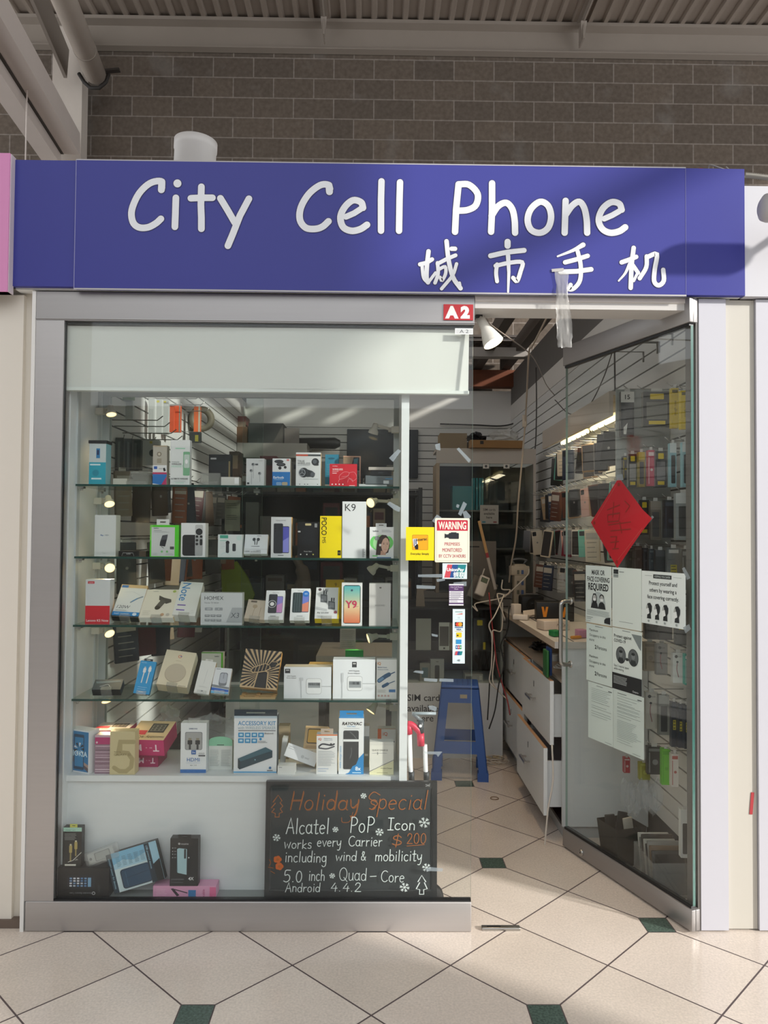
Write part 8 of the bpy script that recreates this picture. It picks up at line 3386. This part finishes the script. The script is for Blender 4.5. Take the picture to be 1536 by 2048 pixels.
# ---- seen through the window: left wall, back wall, added shade rack
HKG = 'wire hooks on the left wall'
for k, (x0_, y0_, x1_, y1_) in enumerate(((316, 795, 370, 789), (330, 801, 377, 796), (334, 806, 384, 801), (345, 812, 405, 810), (207, 854, 268, 852), (207, 859, 283, 857), (222, 866, 300, 863), (242, 873, 312, 869))):
    z = (1.45 + (1066 - y0_) * 4.3 / FPX) if k < 4 else (1.45 + (1066 - y0_) * 3.7 / FPX)
    Y = 1.35 + k * .12 if k < 4 else .72 + (k - 4) * .12
    mb = MB()
    mb.tube([(XL, Y, z), (XL + .24, Y, z), (XL + .265, Y, z + .02)], .0026, WIRE, 6)
    tag(mb.build('wall_hook'), 'bare chrome wire hook on the white left wall', 'hook', HKG)
GLW = 'packs hanging on the left wall'
for lab, x0_, x1_, yt, yb, Y, c, art in (
    ('green card high on the left wall at the window', 233, 266, 786, 799, .95, '#6d8f58', None),
    ('long white box hanging on the left wall under the green card', 248, 265, 799, 838, 1.0, '#d3d6d6', lambda f: f.rect(.1, .05, .9, .1, '#9aa0a0')),
    ('first clear white pack left of the orange packs', 297, 309, 797, 866, 1.30, '#d0d2d0', lambda f: f.rect(.1, .3, .8, .9, '#bfc2c0')),
    ('second clear white pack left of the orange packs', 311, 323, 798, 867, 1.36, '#c5c7c5', lambda f: f.rect(.2, .04, .6, .10, '#d3c43a')),
    ('third clear white pack left of the orange packs', 325, 336, 799, 868, 1.42, '#bfc1bf', lambda f: f.rect(.2, .04, .6, .10, '#d3c43a')),
    ('first orange pack on the left wall', 339, 347, 811, 864, 1.60, '#c9512e', None),
    ('second orange pack on the left wall', 348, 360, 811, 864, 1.64, '#d4582f', lambda f: f.rect(.8, 0, 1, 1, '#8d8a80')),
    ('orange pack beside the big tape roll', 388, 400, 813, 864, 2.1, '#d0622f', lambda f: f.rect(.7, 0, 1, 1, '#b5ab98')),
    ('black pack below the orange pack beside the tape roll', 379, 401, 863.5, 885, 2.1, '#26282a', lambda f: f.rect(.5, .3, .8, .9, '#8a8430')),
    ('white box with a dark round window on the left wall', 284, 318, 880, 930, 1.15, '#cfd0cc', lambda f: (f.oval(.62, .52, .2, '#2f2c2a'), f.rect(.45, .04, .6, .14, '#cdbd3c'))),
    ('dark hanging pack at the window, first of three under the bare hooks', 231, 246, 876, 944, .85, '#3d4042', lambda f: f.rect(.3, .1, .6, .95, '#6d7072')),
    ('dark hanging pack at the window, second of three under the bare hooks', 248, 263, 878, 943, .92, '#44474a', lambda f: f.rect(.4, .1, .7, .95, '#7d8082')),
    ('dark hanging pack at the window, third of three under the bare hooks', 265, 281, 880, 942, 1.0, '#34373a', lambda f: f.rect(.2, .1, .5, .95, '#64676a')),
):
    o = standing('hanging_pack', lab, x0_, x1_, yt, yb, Y, .03, c, art, 'pack', GLW)
    hooks(XL, o.location.x - XL + .015, Y + .015, at(x0_, yt, Y).z + .0025, 'chrome hook carrying a pack high on the left wall')
for k, (x, y, r_) in enumerate(((403, 838, .085), (383, 846, .055))):
    p = at(x, y, 2.3 + .05 * k)
    mb = MB()
    mb.lathe([(r_ * .55, -.02), (r_, -.02), (r_, .02), (r_ * .55, .02), (r_ * .55, -.02)], mat('#8d8672' if k == 0 else '#7d7663', .5), 28, Matrix.Translation(p) @ Matrix.Rotation(pi / 2, 4, 'X') @ Matrix.Rotation(.5, 4, 'Y'))
    tag(mb.build('hanging_tape_roll'), ('large' if k == 0 else 'smaller') + ' beige tape roll hanging beside the orange packs', 'tape roll')
rnd = random.Random(77)
DIM = [('black', '#1d1c1b'), ('dark grey', '#343433'), ('brown', '#4a3a2c'), ('grey', '#6a6862'), ('tan', '#82725c'), ('navy', '#232a36'), ('wine red', '#4f2226'), ('pale grey', '#8f8d86'), ('rust orange', '#8a4a24')]
for r_, (zt_, n) in enumerate(((1.72, 15), (1.40, 15), (1.06, 11))):
    for k in range(n):
        cname, c = rnd.choice(DIM)
        Y = .62 + k * (.17 if r_ == 0 else .152)
        hooks(XL, .25, Y, zt_ + .014, 'chrome hook carrying the %s row of packs on the left wall' % ('upper', 'middle', 'lower')[r_])
        case_thing('hanging_phone_case', '%s pack, number %d from the window in the %s row on the left wall' % (cname, k + 1, ('upper', 'middle', 'lower')[r_]), 'pack', 'packs on the %s row of the left wall' % ('upper', 'middle', 'lower')[r_],
                   (XL + rnd.uniform(.07, .22), Y, zt_), (0, rnd.uniform(-.1, .1), math.radians(rnd.uniform(5, 55))), rnd.uniform(.075, .11), rnd.uniform(.17, .24), .02, c, rnd.choice((0, 2, 3, 3)))
# high shelf on the back wall with old boxes
wsx0, wsx1 = XL + .004, at(614, 890, 4.05).x
mb = MB()
zs0, zs1 = at(540, 915, 4.05).z, at(540, 886, 4.05).z
mb.box(wsx0, wsx1, 4.05, YS - .003, zs0, zs1, mat('#a39f98', .5))
tag(mb.build('wall_shelf_unit'), 'pale boxed shelf on the back wall seen through the top of the display', 'shelf')
GB = 'old boxes on the high back shelf'
standing('cardboard_box', 'brown cardboard box on the high back shelf behind the tape roll', 428, 494, 853, 886, 4.06, .3, mat('#6a4a30', .75), None, 'box', GB, zs1 + .001)
standing('cardboard_box', 'flat reddish carton on the brown box of the high back shelf', 432, 492, 832, 846, 4.1, .2, '#7a4038', lambda f: f.rect(0, .5, 1, 1, '#8d7a68'), 'box', GB, at(460, 853, 4.06).z + .0015)
standing('carton', 'dark grey box on the high back shelf', 497, 566, 846, 884, 4.08, .3, '#3a3a38', lambda f: f.poly([(.7, 1), (1, 0), (1, 1)], '#5a564f'), 'box', GB, zs1 + .001)
standing('carton', 'pale open carton flap on the high back shelf', 569, 598, 856, 885, 4.08, .02, '#77706a', None, 'box', GB, zs1 + .001)
mb = MB()
p = at(634, 880, 4.1)
mb.lathe([(0, -.2), (.05, -.19), (.055, .15), (.03, .2), (0, .2)], mat('#1c1f20', .5), 16, Matrix.Translation((p.x, 4.35, p.z)) @ Matrix.Rotation(pi / 2, 4, 'Y'))
tag(mb.build('shelf_roll'), 'black rolled bag beside the high back shelf', 'bag')
mb = MB()
A, Bq = at(694, 858, YS - .05), at(836, 956, YS - .05)
mb.rbox(A.x, Bq.x, YS - .05, YS - .004, Bq.z, A.z, mat('#1b2530', .45), .006)
tag(mb.build('wall_screen'), 'dark blue screen panel mounted on the back wall', 'screen')
# dark rack and boxes added to stand in for shade deep in the shop
rk = empty('shade_rack', (-.40, 3.00, 0))
tag(rk, 'tall dark rack added to stand in for shade behind the display', 'rack')
RW, RD, RH = 1.5, .36, 1.80
for sx in (-1, 1):
    for sy in (0, 1):
        mb = MB()
        mb.box(sx * RW / 2 - .015, sx * RW / 2 + .015, sy * RD, sy * RD + .03, 0, RH, BLACK)
        mb.build('post', rk)
for k in range(5):
    mb = MB()
    mb.box(-RW / 2 + .016, RW / 2 - .016, 0, RD + .03, .1 + k * .41, .12 + k * .41, DG)
    mb.build('rack_shelf', rk)
mb = MB()
mb.box(-RW / 2 + .016, RW / 2 - .016, RD + .031, RD + .04, .05, RH, mat('#222222', .7))
mb.build('rack_back', rk)
rnd = random.Random(4)
for k in range(1, 5):
    x = -.40 - RW / 2 + .03
    i = 0
    while x < -.40 + RW / 2 - .12:
        w = rnd.uniform(.07, .17)
        h = rnd.uniform(.12, .33)
        cname, c = rnd.choice(DIM)
        i += 1
        mb = MB()
        mb.box(0, w, 0, .2, 0, h, mat(c, .6))
        f = Face(mb, (0, 0, h), (1, 0, 0), (0, 0, -1), (0, -1, 0), w, h)
        f.rect(.12, .1, .88, rnd.uniform(.2, .5), rnd.choice(DIM)[1])
        tag(mb.build('shade_rack_box', None, (x, 3.04, .1205 + k * .41)), '%s stock box, number %d from the left on the dark rack\'s %s shelf' % (cname, i, ('lowest', 'low', 'middle', 'upper', 'top')[k]), 'box', 'boxes added with the shade rack')
        x += w + .012
standing('notice_paper', 'tan sheet with two paragraphs stuck behind the glass at the second shelf', 450, 480, 1000, 1062, .4195, .001, '#7d7464', lambda f: (f.lines(.1, .9, .12, .25, 3, '#4a443b', .02), f.lines(.1, .9, .5, .62, 3, '#4a443b', .02)), 'paper')
mb = MB()
p = at(466, 1176, 2.975)
bs_ = (2.975 + 2.81) / (1.75 + 2.81)
pts = [(-.07, .13), (.02, .16), (.09, .06), (.13, -.04), (.10, -.12), (-.06, -.12)]
mb.prism([(x * bs_, y * bs_) for x, y in pts], -.02, .02, mat('#8aa018', .6), Matrix.Translation(p) @ Matrix.Rotation(pi / 2, 4, 'X'))
tag(mb.build('hanging_bag'), 'lime green cloth bag hanging behind the third shelf', 'bag')
mb = MB()
p = at(600, 1145, 2.92)
mb.tube(smooth_path([p + Vector((-.04, 0, .12)), p + Vector((.0, .0, .05)), p + Vector((.03, 0, -.05)), p + Vector((.0, 0, -.16))], 4), [.03] * 5 + [.05] * 4 + [.06] * 4, mat('#6d6155', .8), 12)
tag(mb.build('hanging_jacket'), 'grey brown jacket sleeve hanging behind the third shelf', 'jacket')
mb = MB()
a_, b_ = at(640, 1318, 1.5), at(800, 1318, 1.5)
mb.box(a_.x, b_.x - .02, 1.2, 1.7, at(700, 1312, 1.2).z - .03, at(700, 1312, 1.2).z, mat('#a59e94', .5))
zd = at(700, 1312, 1.2).z
for x in (a_.x + .03, b_.x - .06):
    for y in (1.24, 1.66):
        mb.box(x - .015, x + .015, y - .015, y + .015, 0.0005, zd - .03, MDG)
tag(mb.build('desk'), 'pale desk behind the display seen above the adapter boxes', 'desk')
standing('receipt_pad', 'white lined paper pad standing on the desk above the fourth shelf', 680, 711, 1258, 1300, 1.45, .02, '#a9a79f', lambda f: f.lines(.1, .9, .1, .9, 9, '#77756e', .02), 'paper pad', None, zd + .0006)
mb = MB()
p = at(258, 1290, .75)
mb.tube([p + Vector((-.02, 0, .035)), p + Vector((0, 0, .03)), p + Vector((.012, 0, -.02))], [.012, .016, .009], mat('#c9a62c', .5), 10)
mb.tube([p + Vector((-.02, 0, .035)), p + Vector((-.028, 0, .02))], [.012, .006], mat('#c9a62c', .5), 10)
tag(mb.build('hanging_scanner'), 'yellow hand tool hanging behind the fourth shelf', 'tool')
